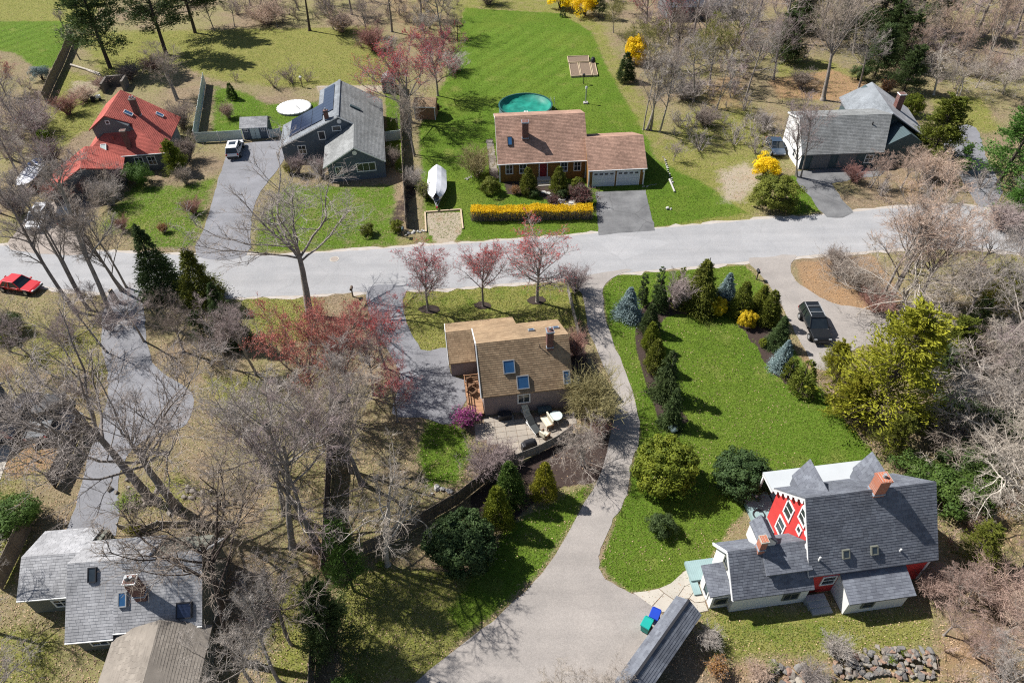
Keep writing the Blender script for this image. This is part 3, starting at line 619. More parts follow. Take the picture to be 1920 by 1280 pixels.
# dormers on the far slope
def gable_dormer(root, u, w0, w1, hw, he, hr, sl, wm, glass=True):
    """w0 front (far side), w1 where the ridge meets the main slope"""
    wallW(root, min(w0, w1), max(w0, w1), [(u-hw+.1, he-1.6), (u+hw-.1, he-1.6), (u+hw-.1, he+.02), (u, hr-.16), (u-hw+.1, he+.02)], wm, 'dormer')
    for s in (-1, 1):
        roof(root, [(u, w0, hr), (u, w1, hr), (u+s*hw, w1, he), (u+s*hw, w0, he)], M[sl], name='dormer_roof')
for u in (1.95, 6.55): gable_dormer(hF, u, 6.55, 3.6, .85, 4.7, 6.45, 'sh_slate', M['sh_slate'])
chimney(hF, (4.75, 3.05), 6.5, 8.55, .75, .75, M['brick_o'], 'brick_x', 1)
nF = (0, -4.31, 3.26)
for u in (2.31, 4.3): skylight(hF, (u, .52, 3.98), nF, .5, .62, M['w_olive'], M['glass'])
vent(hF, (.45, .39, 3.75), .45, 'white'); vent(hF, (6.15, .33, 3.65), .3, 'white')
# white wing to the left
wallU(hF, -5.3, .02, [(-.53, 0), (-.53, 2.12), (1.52, 4.2), (3.0, 2.6), (3.0, 0)], M['offwhite'])
roof(hF, [(-5.5, -.73, 2.1), (0.14, -.73, 2.1), (0.14, 1.52, 4.39), (-5.5, 1.52, 4.39)], M['sh_slate'])
roof(hF, [(-5.5, 1.52, 4.39), (-.02, 1.52, 4.39), (-.02, 3.3, 2.5), (-5.5, 3.3, 2.5)], M['sh_slate'])
board(hF, (-5.5, -.7, 1.98), (-5.5, 1.52, 4.26), 'white', .08, .2); board(hF, (-5.5, 1.52, 4.26), (-5.5, 3.3, 2.4), 'white', .08, .2)
wallU(hF, -3.05, -.06, [(.2, 2.9), (.2, 3.42), (1.6, 4.2), (1.6, 2.9)], M['offwhite'], 'dormer')
roof(hF, [(-3.2, .0, 3.42), (-.03, .0, 3.42), (-.03, 1.6, 4.42), (-3.2, 1.6, 4.42)], M['sh_slate'], name='dormer_roof')
window(hF, (-2.1, .2, 3.2), 'f', 1.25, .22, 2, 1, M['w_olive'], fr=.05); window(hF, (-.65, .2, 3.2), 'f', .8, .22, 2, 1, M['w_olive'], fr=.05)
gable_dormer(hF, -2.75, 3.3, 1.55, .62, 4.7, 5.45, 'sh_slate', M['offwhite'])
chimney(hF, (-3.3, 1.45), 4.0, 5.6, .45, .5, M['brick_o'], 'concrete', 0)
window(hF, (-1.19, -.53, 1.15), 'f', .95, .7, 2, 1, M['w_olive']); window(hF, (-5.3, 1.5, 3.0), 'l', .5, .7, 1, 2, M['w_olive'])
# entry bump on its end
wallU(hF, -6.55, -5.25, [(-.12, 0), (-.12, 1.75), (1.75, 2.2), (1.75, 0)], M['offwhite'])
roof(hF, [(-6.85, -.25, 1.95), (-5.33, -.25, 2.05), (-5.33, 1.85, 2.5), (-6.85, 1.85, 2.4)], M['sh_slate'])
window(hF, (-5.9, -.12, .95), 'f', .7, .6, 1, 1, M['w_olive']); window(hF, (-6.55, .8, 1.05), 'l', .6, 1.5, 1, 1, name='side_door')
eb = MB().box((-6.1, 2.6, .18), (2.2, 1.5, .36)).build('side_deck', M['deck_teal'], hF)
MB().box((-7.0, 1.5, .1), (.5, 1.2, .2)).build('step', M['deck_teal'], hF)
# lean-to at the front
wallU(hF, 2.24, 6.5, [(-1.75, 0), (-1.75, 1.75), (-.01, 2.45), (-.01, 0)], M['offwhite'])
roof(hF, [(2.1, -1.95, 1.83), (6.75, -1.95, 1.83), (6.75, -.02, 2.6), (2.1, -.02, 2.6)], M['sh_slate'])
window(hF, (3.7, -1.75, 1.1), 'f', .7, .7, 1, 2, M['w_olive'])
MB().box((8.6, .02, 1.5), (.14, .14, 2.9)).build('corner_board', M['white'], hF)
for k, (u, w) in enumerate(((.7, -.6), (.8, -1.0), (.9, -1.4))): MB().box((u, w, .3-.1*k), (1.4, .42, .6-.2*k)).build('step', M['grey'], hF)
# ---- blue-grey house with solar panels
hB = tag(empty('saltbox_house', (-22.33, 87.31, 0), .144), 'blue grey house with long solar panel roof and front gable wing', 'house')
sL = (5.87-2.25)/8.33; sR = (5.87-2.48)/5.63
wallW(hB, 0, 6.2, [(-8.1, 0), (-8.1, 2.15), (0, 5.68), (5.45, 2.42), (5.45, 0)], M['w_blue'])
wallW(hB, 6.2, 11.5, [(-2.8, 0), (-2.8, 4.45), (0, 5.67), (5.44, 2.42), (5.44, 0)], M['w_blue'])
wallW(hB, -6.8, 0.01, [(-1.8, 0), (-1.8, 2.3), (1.93, 4.5), (5.43, 2.4), (5.43, 0)], M['w_blue'])
roof(hB, [(0, -.2, 5.87), (0, 6.35, 5.87), (-8.33, 6.35, 2.25), (-8.33, -.2, 2.25)], M['sh_blue'])
roof(hB, [(0, 6.35, 5.87), (0, 11.7, 5.87), (-3.0, 11.7, 5.87-3*sL), (-3.0, 6.35, 5.87-3*sL)], M['sh_blue'])
roof(hB, [(0, -.2, 5.87), (0, 11.7, 5.87), (5.63, 11.7, 2.48), (5.63, -7.0, 2.48), (1.93, -7.0, 5.87-1.93*sR), (1.93, -.2, 5.87-1.93*sR)][::1], M['sh_grey'])
roof(hB, [(1.93, -7.0, 4.7), (1.93, 0.6, 4.7), (-2.3, .6, 2.3), (-2.3, -7.0, 2.3)], M['sh_grey'])
MB().bar((0, -.2, 5.89), (0, 11.7, 5.89), .3, .06).build('ridge_cap', M['sh_blue'], hB)
for a, b in (((0, -.23, 5.75), (-8.33, -.23, 2.13)), ((0, -.23, 5.75), (5.63, -.23, 2.36)), ((1.93, -7.03, 4.58), (5.63, -7.03, 2.36)), ((1.93, -7.03, 4.58), (-2.3, -7.03, 2.18))): board(hB, a, b, 'white', .06, .16)
window(hB, (-2.54, 0, 3.3), 'f', .75, 1.05, 1, 1); window(hB, (-.45, 0, 4.1), 'f', 1.0, .55, 1, 1); window(hB, (-5.5, 0, 1.5), 'f', .9, 1.1)
window(hB, (3.05, -6.8, 1.75), 'f', 2.3, 1.05, 3, 1); window(hB, (-.4, -6.8, 1.5), 'f', .8, 1.1)
for c in ((.05, -.02, 5.05), (1.9, -6.83, 3.85)): MB().cyl((c[0], c[1], c[2]), (c[0], c[1]-.06, c[2]), .3, .3, 14).build('gable_vent', M['white'], hB)
sa = math.atan(sL); nB = (-sL, 0, 1)
def panels(us, ws, lu, lw):
    for u in us:
        for w in ws:
            fr = frame_on((u, w, 5.87+sL*u+.02), nB); p = MB(); tilted(p, fr, -lw/2, lw/2, -lu/2, lu/2, .06, .11); p.build('solar_panel', M['solar'], hB)
panels([-6.15, -4.55, -2.95], [1.55, 2.6, 3.65, 4.7, 5.75], 1.68, 1.02)
panels([-1.45], [3.0, 4.05, 5.1, 6.15, 7.2, 8.25, 9.3, 10.35], 1.68, 1.02)
chimney(hB, (-1.5, .45), 4.8, 6.5, .55, .55, M['brick'], 'dark', 1)
fr = frame_on((2.04, 4.56, 4.66), (sR, 0, 1)); p = MB(); tilted(p, fr, -.25, .25, -.75, .75, 0, .18); p.build('roof_vent', M['w_teal'], hB)
# ---- grey saltbox with white gable end, upper right
hD = tag(empty('saltbox_house', (37.93, 81.13, 0), .029), 'grey roofed house with tall white end wall and hipped rear wing', 'house')
wallU(hD, 0, 10.4, [(0, 0), (0, 2.3), (3.34, 5.44), (6.75, 4.55), (6.75, 0)], M['w_teal'])
wallU(hD, -.06, .06, [(.02, 0), (.02, 2.28), (3.34, 5.42), (6.73, 4.52), (6.73, 0)], M['white'], 'end_wall')
roof(hD, [(-.2, -.25, 2.2), (10.5, -.25, 2.2), (11.9, 3.34, 5.64), (-.2, 3.34, 5.64)], M['sh_grey'])
roof(hD, [(-.2, 3.34, 5.64), (11.9, 3.34, 5.64), (11.9, 6.95, 4.72), (-.2, 6.95, 4.72)], M['sh_grey'])
board(hD, (-.22, -.2, 2.1), (-.22, 3.34, 5.5), 'white', .06, .22); board(hD, (-.22, 3.34, 5.5), (-.22, 6.95, 4.6), 'white', .06, .22)
wallW(hD, 4.2, 13.6, [(10.2, 0), (10.2, 2.7), (12.8, 5.2), (17.6, 2.7), (17.6, 0)], M['w_teal'])
roof(hD, [(12.1, 3.4, 5.66), (13.5, 13.3, 5.66), (10.2, 14.6, 3.0), (8.6, 4.2, 3.0)], M['sh_blue'])
roof(hD, [(12.1, 3.4, 5.66), (13.5, 13.3, 5.66), (18.6, 11.0, 2.75), (17.0, 1.8, 2.75)], M['sh_old'])
wallW(hD, .6, 4.3, [(10.45, 0), (10.45, 2.4), (13.6, 4.2), (15.5, 3), (15.5, 0)], M['w_teal'])
chimney(hD, (14.7, 7.3), 3.6, 6.6, .8, .8, M['brick'], 'white', 0)
for w, h in ((2.42, 3.3), (2.3, 1.2), (1.2, 1.2)): window(hD, (-.06, w, h), 'l', .55, 1.0, 1, 2, M['white'])
for u in (2.6, 6.0): window(hD, (u, 0, 1.05), 'f', 2.4, 1.9, 1, 1, M['w_teal'], M['w_grey'], name='garage_door')
window(hD, (8.9, 0, 1.2), 'f', .9, 1.0)
vent(hD, (9.2, 2.4, 4.6), .5, 'dark', .08)
# ---- red-roofed house, upper left
hA = tag(empty('hipped_house', (-58, 84, 0), .13), 'grey house under bright red shingle roofs with two brick chimneys', 'house')
wallW(hA, 1.7, 9.4, [(4.0, 0), (4.0, 5.35), (6.1, 6.8), (11.6, 2.6), (11.6, 0)], M['w_grey'])
MB().prism([(2.5, -.8), (12.2, -.8), (12.2, 8), (2.5, 8)], 0, 2.45).build('wall', M['w_grey'], hA)
roof(hA, [(6.1, 1.4, 7.0), (6.1, 9.6, 7.0), (12.6, 9.6, 2.5), (12.6, -1.1, 2.5), (8.7, 2.44, 5.2)], M['sh_red'])
roof(hA, [(6.1, 1.4, 7.0), (6.1, 9.6, 7.0), (3.5, 9.6, 5.2), (3.5, 1.4, 5.2)], M['sh_red'])
roof(hA, [(2.2, -1.1, 2.5), (12.6, -1.1, 2.5), (8.7, 2.44, 5.2), (6.0, 2.44, 5.2)], M['sh_red'])
roof(hA, [(2.2, -1.1, 2.5), (6.0, 2.44, 5.2), (4.2, 8.6, 3.92), (2.2, 8.6, 2.5)], M['sh_red'])
wallW(hA, 1.6, 2.5, [(4.0, 3.2), (8.5, 3.2), (8.4, 5.3), (6.1, 6.82), (3.9, 5.3)], M['w_grey'])
gutter(hA, (2.1, -1.15, 2.44), (12.7, -1.15, 2.44))
chimney(hA, (8.2, -.1), 2.4, 5.6, .6, .55, M['brick'], 'concrete', 0); chimney(hA, (8.7, 5.4), 4.5, 7.4, .75, .55, M['brick'], 'concrete', 2)
nA = (4.4, 0, 6.3)
skylight(hA, (7.9, 4.4, 5.78), nA, .8, 1.1, M['white']); skylight(hA, (10.6, 7.6, 3.9), nA, .7, 1.0, M['white']); skylight(hA, (5.0, -.05, 3.31), (0, -2.7, 3.54), .75, 1.0, M['white'], M['vinyl'])
skylight(hA, (4.2, 2.4, 3.95), (-2.7, 0, 3.8), .7, .9, M['white']); vent(hA, (6.3, .8, 4.0), .5, 'sh_red', .1); vent(hA, (11.4, 3.5, 3.2), .5, 'sh_red', .1)
for u in (4.2, 9.0, 10.6): window(hA, (u, -.8, 1.4), 'f', .9, 1.1)
window(hA, (6.1, 1.6, 6.0), 'f', .35, .35, 1, 1)
# rotated garage wing
roof(hA, [(4.3, -6.8, 4.1), (3.2, -.8, 4.1), (-.6, -3.3, 2.3), (.5, -9.3, 2.3)], M['sh_red'])
roof(hA, [(4.3, -6.8, 4.1), (3.2, -.8, 4.1), (7.0, 1.7, 2.3), (8.1, -4.3, 2.3)], M['sh_red'])
wg = MB(); wg.add([(.7, -9.0, 0), (7.7, -4.3, 0), (7.7, -4.3, 2.3), (4.3, -6.6, 3.95), (.7, -9.0, 2.3), (-.3, -3.2, 0), (6.7, 1.4, 0), (6.7, 1.4, 2.3), (3.3, -.9, 3.95), (-.3, -3.2, 2.3)], [[0, 1, 2, 3, 4], [9, 8, 7, 6, 5], [0, 4, 9, 5], [1, 6, 7, 2]]); wg.build('wall', M['w_grey'], hA)
# ---- weathered grey house, lower left
hG = tag(empty('ranch_house', (-29, 21, 0), .07), 'weathered grey shingled house with screened front gable under bare branches', 'house')
wallU(hG, .1, 8.4, [(-.9, 0), (-.9, 2.3), (2.5, 5.0), (4.8, 3.7), (4.8, 0)], M['w_olive'])
wallU(hG, -4.2, .1, [(2.1, 0), (2.1, 2.1), (4.3, 3.4), (6.8, 2.4), (6.8, 0)], M['w_olive'])
roof(hG, [(0, -1.35, 2.3), (3.0, -1.35, 2.3), (3.0, 2.5, 5.2), (0, 2.5, 5.2)], M['sh_old'])
roof(hG, [(3.0, -1.1, 2.5), (8.6, -1.1, 2.5), (8.6, 2.5, 5.2), (3.0, 2.5, 5.2)], M['sh_old'])
roof(hG, [(0, 2.5, 5.2), (5.2, 2.5, 5.2), (5.2, 5.0, 3.8), (0, 5.0, 3.8)], M['sh_old'])
roof(hG, [(6.4, 2.5, 5.2), (8.6, 2.5, 5.2), (8.9, 4.9, 3.0), (5.6, 4.9, 3.0)], M['sh_old'])
roof(hG, [(-4.4, 1.9, 2.2), (-.02, 1.9, 2.2), (-.02, 4.3, 3.6), (-4.4, 4.3, 3.6)], M['sh_old'])
roof(hG, [(-4.4, 4.3, 3.6), (-.3, 4.3, 3.6), (-.3, 7.0, 2.5), (-4.4, 7.0, 2.5)], M['sh_old'])
wallW(hG, -4.9, -1.0, [(3.4, 0), (3.4, 2.0), (6.3, 3.2), (8.9, 2.0), (8.9, 0)], M['w_olive'])
roof(hG, [(6.35, -5.2, 3.4), (6.2, -.95, 3.4), (2.9, -.95, 2.1), (2.9, -5.2, 2.1)], M['sh_porch']); roof(hG, [(6.35, -5.2, 3.4), (6.2, -.95, 3.4), (9.1, -.95, 2.1), (9.1, -5.2, 2.1)], M['sh_porch'])
chimney(hG, (4.8, .6), 3.6, 5.9, .7, .6, M['brick'], 'white', 2)
nG = (0, -2.9, 3.85)
skylight(hG, (1.65, 1.85, 4.72), nG, .55, .95, M['dark'], M['glass']); skylight(hG, (3.6, .5, 3.72), nG, .55, .95); skylight(hG, (7.5, -.3, 3.12), nG, 1.0, 1.0, M['dark'], M['solar'])
gutter(hG, (-4.4, 1.86, 2.12), (-.05, 1.86, 2.12)); gutter(hG, (0, -1.4, 2.2), (3, -1.4, 2.2)); gutter(hG, (3, -1.15, 2.42), (8.6, -1.15, 2.42))
window(hG, (1.5, -.9, 1.2), 'f', 1.0, .9); window(hG, (-2, 2.1, 1.1), 'f', .9, .8)
# ---- long woodshed roof by the drive
p0, p1 = G(1290, 1127, 2.7)[:2], G(1190, 1268, 2.7)[:2]; an = math.atan2(p1[1]-p0[1], p1[0]-p0[0]); LL = float(np.hypot(*(p1-p0)))*1.45
hH = tag(empty('long_shed', (p0[0], p0[1], 0), an), 'long narrow shed with dark grey shingled gable roof beside the pale drive', 'shed')
roof(hH, [(-.15, 0, 2.7), (LL, 0, 2.7), (LL, -.85, 2.15), (-.15, -.85, 2.15)], M['sh_slate']); roof(hH, [(-.15, 0, 2.7), (LL, 0, 2.7), (LL, 1.05, 2.0), (-.15, 1.05, 2.0)], M['sh_slate'])
MB().bar((-.15, 0, 2.73), (LL, 0, 2.73), .16, .05).build('ridge_cap', M['dark'], hH)
wallU(hH, .1, LL-.2, [(-.6, 0), (-.6, 2.15), (0, 2.52), (.0, 0)], M['wood'])
for k in range(6): MB().box((.2+k*(LL-.6)/5, .85, 1.0), (.12, .12, 2.0)).build('post', M['wood'], hH)
# ---- garden sheds
def shed(loc, rot, w, d, e, r, wm, rm, label, along='u', doors=True, name='garden_shed'):
    s = tag(empty(name, (*loc[:2], 0), rot), label, 'shed')
    if along == 'u':
        wallU(s, 0, w, [(0, 0), (0, e), (d/2, r-.15), (d, e), (d, 0)], wm); o_ = .2
        roof(s, [(-o_, -o_, e-.05), (w+o_, -o_, e-.05), (w+o_, d/2, r), (-o_, d/2, r)], rm); roof(s, [(-o_, d+o_, e-.05), (w+o_, d+o_, e-.05), (w+o_, d/2, r), (-o_, d/2, r)], rm)
        board(s, (-o_, -o_-.03, e-.12), (w+o_, -o_-.03, e-.12), 'white', .06, .12)
    else:
        wallW(s, 0, d, [(0, 0), (w, 0), (w, e), (w/2, r-.15), (0, e)], wm); o_ = .15
        for k in (0, 1): roof(s, [(w/2, -o_, r), (w/2, d+o_, r), (k*w+(o_ if k else -o_), d+o_, e-.05), (k*w+(o_ if k else -o_), -o_, e-.05)], rm)
    if doors:
        do = MB().box((w/2, -.03, .85), (w*.36, .06, 1.6)).build('door', M['vinyl'], s); MB().box((w/2, -.08, .85), (.06, .04, .2)).build('handle', M['dark'], do)
        MB().box((w/2, -.07, .85), (.04, .03, 1.6)).build('door_seam', M['grey'], do)
    for x in (0, w): MB().box((x, -.02, e/2), (.12, .08, e)).build('corner_board', M['white'], s)
    return s
s1 = shed((-37.7, 92.9), .06, 3.5, 2.6, 1.9, 2.75, M['w_blue'], M['sh_old'], 'grey garden shed with pale double doors beside white fence')
for u in (.55, 2.95): window(s1, (u, 0, 1.4), 'f', .45, .45, 2, 2, fr=.06)
a_ = G(721, 175)
shed((a_[0]-.2, a_[1]), .05, 1.9, 2.4, 1.9, 2.7, M['w_blue'], M['sh_grey'], 'small blue grey gable end shed behind the solar panel house', 'w')
a_ = G(783, 224)
shed((a_[0]-.3, a_[1]), -.1, 3.0, 2.4, 2.1, 2.9, M['cedar'], M['sh_tan'], 'tan roofed wooden playhouse shed under the red budding tree', 'u', False)
a_ = G(1250, 40)
hf = tag(empty('far_house', (a_[0], a_[1], 0), .05), 'house with dark blue grey roof and white chimney at the top edge', 'house')
wallU(hf, 0, 12, [(0, 0), (0, 2.6), (4, 5.4), (8, 2.6), (8, 0)], M['w_grey']); roof(hf, [(-.3, -.3, 2.5), (12.3, -.3, 2.5), (12.3, 4, 5.6), (-.3, 4, 5.6)], M['sh_slate']); roof(hf, [(-.3, 8.3, 2.5), (12.3, 8.3, 2.5), (12.3, 4, 5.6), (-.3, 4, 5.6)], M['sh_slate'])
chimney(hf, (4.6, 3.6), 4.8, 7.2, .8, .8, M['white'], 'white', 1)
a_ = G(0, 850)
he = tag(empty('clapboard_house', (a_[0]-9.3, a_[1]-.5, 0), .1), 'dark slate blue house corner with grey roof at the left edge', 'house')
wallU(he, 0, 8.2, [(0, 0), (0, 2.5), (2.8, 4.3), (5.4, 2.5), (5.4, 0)], M['w_blue']); roof(he, [(-.3, -.3, 2.4), (8.4, -.3, 2.4), (8.4, 2.8, 4.5), (-.3, 2.8, 4.5)], M['sh_old']); roof(he, [(-.3, 5.7, 2.4), (8.4, 5.7, 2.4), (8.4, 2.8, 4.5), (-.3, 2.8, 4.5)], M['sh_old'])
window(he, (6.5, 0, 1.4), 'f', .9, 1.1)

# ------------------------------------------------------------------ plants: shapes
def nrm(v): return v/np.maximum(np.linalg.norm(v, axis=-1, keepdims=True), 1e-9)
def perp(t, rg):
    a = rg.normal(size=t.shape); a -= (a*t).sum(-1, keepdims=True)*t; return nrm(a)
def walk(o, d, L, K, wob, trop, rg):
    """polylines from origins o along d with length L"""
    P_ = [o]; d = nrm(d); p = o
    for k in range(K):
        d = nrm(d+rg.normal(size=d.shape)*wob+np.array([0, 0, trop])); p = p+d*(L/K)[:, None]; P_.append(p)
    return np.stack(P_, 1)
def tubes(P_, r0, r1, S, taper=1.0):
    N, K, _ = P_.shape; t = nrm(P_[:, -1]-P_[:, 0]); ref = np.where(np.abs(t[:, 2:3]) > .9, np.array([[1., 0, 0]]), np.array([[0, 0, 1.]]))
    u = nrm(np.cross(t, ref)); v = np.cross(t, u); k = np.linspace(0, 1, K)**taper
    r = r0[:, None]*(1-k)+r1[:, None]*k; a = 2*np.pi*np.arange(S)/S
    V = P_[:, :, None, :]+r[:, :, None, None]*(np.cos(a)[None, None, :, None]*u[:, None, None, :]+np.sin(a)[None, None, :, None]*v[:, None, None, :])
    idx = np.arange(N*K*S).reshape(N, K, S); j = np.roll(np.arange(S), -1)
    F = np.stack([idx[:, :-1, :], idx[:, :-1, j], idx[:, 1:, j], idx[:, 1:, :]], -1).reshape(-1, 4)
    return V.reshape(-1, 3), F
class Acc:
    def __init__(s): s.V = []; s.F = []; s.r = []; s.n = 0
    def add(s, V, F, r=None):
        s.V.append(V); s.F.append(F+s.n); s.n += len(V); s.r.append(np.full(len(F), .5) if r is None else r)
    def mesh(s, name, smooth=False): return mesh(name, np.vstack(s.V), np.vstack(s.F), np.concatenate(s.r), smooth)
def spawn(P_, n, t0, t1, ang, asd, rg, up=.15, pw=.8):
    N, K, _ = P_.shape; par = np.repeat(np.arange(N), n); t = t0+(t1-t0)*rg.random(N*n)**pw; x = t*(K-1); i = np.minimum(x.astype(int), K-2); f = (x-i)[:, None]
    a, b = P_[par, i], P_[par, i+1]; o = a+(b-a)*f; tn = nrm(b-a); th = np.radians(rg.normal(ang, asd, N*n))[:, None]
    return par, t, o, nrm(np.cos(th)*tn+np.sin(th)*perp(tn, rg)+np.array([0, 0, up]))
def bare(seed, H, stems=1, lean=.05, tl=.5, n1=11, a1=48, l1=.5, ts=.35, up=.14, n2=8, n3=8, n4=7, wob=.12, rad=.0135, twig=.013, buds=0, fine=1.0, droop=0.0, btop=.08):
    """leafless broadleaf tree: trunk and limbs, twig crown and, if asked, buds"""
    rg = np.random.default_rng(seed); s = H/16
    d0 = nrm(np.stack([rg.normal(0, lean+.12*(stems > 1), stems), rg.normal(0, lean+.12*(stems > 1), stems), np.ones(stems)], 1))
    o0 = np.stack([rg.normal(0, .25*s*(stems > 1), stems), rg.normal(0, .25*s*(stems > 1), stems), np.full(stems, -.1)], 1)
    R0 = np.full(stems, H*rad*(1 if stems == 1 else .62)); L0 = np.full(stems, H*tl)*(1 if stems == 1 else rg.uniform(.8, 1.1, stems))
    T = Acc(); C = Acc(); P0 = walk(o0, d0, L0, 8, wob*.35, .05, rg); T.add(*tubes(P0, R0*1.15, R0*.5, 9, .8))
    # root flare
    fl = walk(o0, d0, np.full(stems, H*.03), 2, .0, 0, rg); T.add(*tubes(fl, R0*1.7, R0*1.05, 9))
    par, t, o, d = spawn(P0, n1, ts, 1., a1, 12, rg, up, .7); L1 = H*l1*rg.uniform(.7, 1.15, len(o))*(1.12-.45*t); P1 = walk(o, d, L1, 8, wob, .05-droop, rg); r1 = R0[par]*(1-.55*t)*rg.uniform(.5, .75, len(o)); T.add(*tubes(P1, r1, r1*.25, 6))
    par, t, o, d = spawn(P1, n2, .12, 1., 44, 14, rg, .10-droop); L2 = L1[par]*rg.uniform(.32, .58, len(o))*(1.1-.55*t); P2 = walk(o, d, L2, 6, wob*1.2, .04-droop, rg); r2 = np.maximum(r1[par]*(1-.7*t)*.6, .02*s); T.add(*tubes(P2, r2, r2*.3, 4), None)
    par, t, o, d = spawn(P2, n3, .08, 1., 42, 16, rg, .08-droop); L3 = np.maximum(L2[par]*rg.uniform(.35, .65, len(o))*(1.1-.5*t), .35*s); P3 = walk(o, d, L3, 4, wob*1.3, .04-droop, rg); r3 = np.full(len(o), twig*1.5*s); V, F = tubes(P3, r3, r3*.45, 3); C.add(V, F, np.repeat(rg.random(len(o)), 12))
    par, t, o, d = spawn(P3, n4, .1, 1., 40, 18, rg, .06-droop); L4 = np.maximum(L3[par]*rg.uniform(.35, .75, len(o)), .22*s)*fine; P4 = walk(o, d, L4, 2, wob*1.4, .05-droop, rg); r4 = np.full(len(o), twig*.85*s); V, F = tubes(P4, r4, r4*.5, 3); C.add(V, F, np.repeat(rg.random(len(o)), 6))
    out = {'trunk': T.mesh('trunk', True), 'crown': C.mesh('crown')}
    if buds:
        tips = np.concatenate([P4[:, -1], P4[:, 1], P3[:, -1]]); tips = tips[rg.permutation(len(tips))[:buds]]
        zz = tips[:, 2]/tips[:, 2].max(); tips = tips[rg.random(len(tips)) < btop+1.0*zz**2.2]
        out['buds'] = leafmesh(tips, rg.normal(size=tips.shape), .13*max(s, .5), .09*max(s, .5), rg, 'buds')
    return out
def leafmesh(c, nrmls, ln, wd, rg, name, clump=None, axis=None):
    n = nrm(nrmls+rg.normal(size=c.shape)*.35); u = perp(n, rg); N = len(c)
    if axis is not None: u = nrm(axis+rg.normal(size=c.shape)*.45); n = perp(u, rg)
    v = np.cross(n, u)
    l = ln*rg.uniform(.6, 1.3, N)[:, None]; w = wd*rg.uniform(.6, 1.3, N)[:, None]
    V = np.stack([c-u*l*.5, c+v*w*.5, c+u*l*.5, c-v*w*.5], 1).reshape(-1, 3); F = np.arange(N*4).reshape(N, 4)
    r = rg.random(N) if clump is None else .55*clump+.45*rg.random(N)
    return mesh(name, V, F, r)
def stem_mesh(H, r, seed, n=1, lean=.03):
    rg = np.random.default_rng(seed); A = Acc(); o = np.stack([rg.normal(0, .06*(n > 1), n), rg.normal(0, .06*(n > 1), n), np.zeros(n)-.05], 1)
    d = np.stack([rg.normal(0, lean+.25*(n > 1), n), rg.normal(0, lean+.25*(n > 1), n), np.ones(n)], 1); P_ = walk(o, d, np.full(n, H), 5, .04, .05, rg); A.add(*tubes(P_, np.full(n, r), np.full(n, r*.25), 6)); return A.mesh('trunk', True)
def cone_tree(seed, H, Rb, n=9000, lf=(.16, .07), power=.8, rough=.12, base=.03, layers=0, droop=.25, fill=.35):
    """conifer: leaf-sized sprays carried on many short boughs"""
    rg = np.random.default_rng(seed); nb = max(60, n//40); z = base+(1-base)*(1-np.sqrt(rg.random(nb)))*.98; z[:nb//9] = rg.uniform(.8, .99, nb//9)
    if layers: z = np.where(z > .85, z, np.clip((np.floor(z*layers)+.5+rg.normal(0, .16, nb))/layers, base, .985))
    ph = rg.random(nb)*2*np.pi; lob = 1+rough*np.sin(3*ph+seed)+rough*rg.normal(size=nb)
    rr_ = Rb*(1-z)**power*lob+.02*H; m = n//nb; f = fill+(1-fill)*rg.random((nb, m))**.6; sprd = (.04*Rb+.25*rr_)[:, None]*(.35+.65*f)*.45
    X = np.cos(ph)[:, None]*rr_[:, None]*f; Y = np.sin(ph)[:, None]*rr_[:, None]*f; Z = (z*H)[:, None]-droop*rr_[:, None]*f+.10*rr_[:, None]*(1-f)
    c = np.stack([X, Y, Z], -1)+rg.normal(size=(nb, m, 3))*sprd[..., None]*np.array([1, 1, .55]); c[..., 2] = np.maximum(c[..., 2], .03)
    nn = np.stack([np.cos(ph)[:, None]+0*f, np.sin(ph)[:, None]+0*f, .55+0*f], -1)
    cl = np.repeat(rg.random(nb), m)
    ax_ = nn*np.array([1, 1, 0])+np.array([0, 0, -droop*.8+.25*(droop < 0)+.1])
    return {'trunk': stem_mesh(H*.99, H*.018+.02, seed, 1, .01), 'crown': leafmesh(c.reshape(-1, 3), nn.reshape(-1, 3), lf[0]*1.35, lf[1], rg, 'crown', cl, ax_.reshape(-1, 3))}
def ball(seed, Rx, Rz, n=9000, lf=(.13, .08), nc=70, cl=.34, zc=.95, bumps=.10, trunk=.06, core=True):
    """rounded bush or broad tree crown: leafy clumps spread over and inside an uneven dome"""
    rg = np.random.default_rng(seed); v = nrm(rg.normal(size=(nc, 3))); v[:, 2] = np.where(v[:, 2] < -.55, -v[:, 2], v[:, 2])
    rad = (.62+.30*rg.random(nc)); cc = v*rad[:, None]*np.array([Rx, Rx, Rz])*(1+bumps*rg.normal(size=(nc, 1)))
    m = n//nc; w = nrm(rg.normal(size=(nc, m, 3))+v[:, None, :]*.9); q = rg.random((nc, m))**.35
    c = cc[:, None, :]+w*q[..., None]*cl*np.array([Rx, Rx, Rz])*rg.uniform(.6, 1.15, (nc, 1, 1)); c[..., 2] += Rz*zc; c[..., 2] = np.maximum(c[..., 2], .04)
    A = Acc(); k = np.repeat(rg.random(nc), m)
    return {'trunk': stem_mesh(Rz*1.1, trunk*Rx+.02, seed, 5), 'crown': leafmesh(c.reshape(-1, 3), w.reshape(-1, 3), lf[0], lf[1], rg, 'crown', k)}
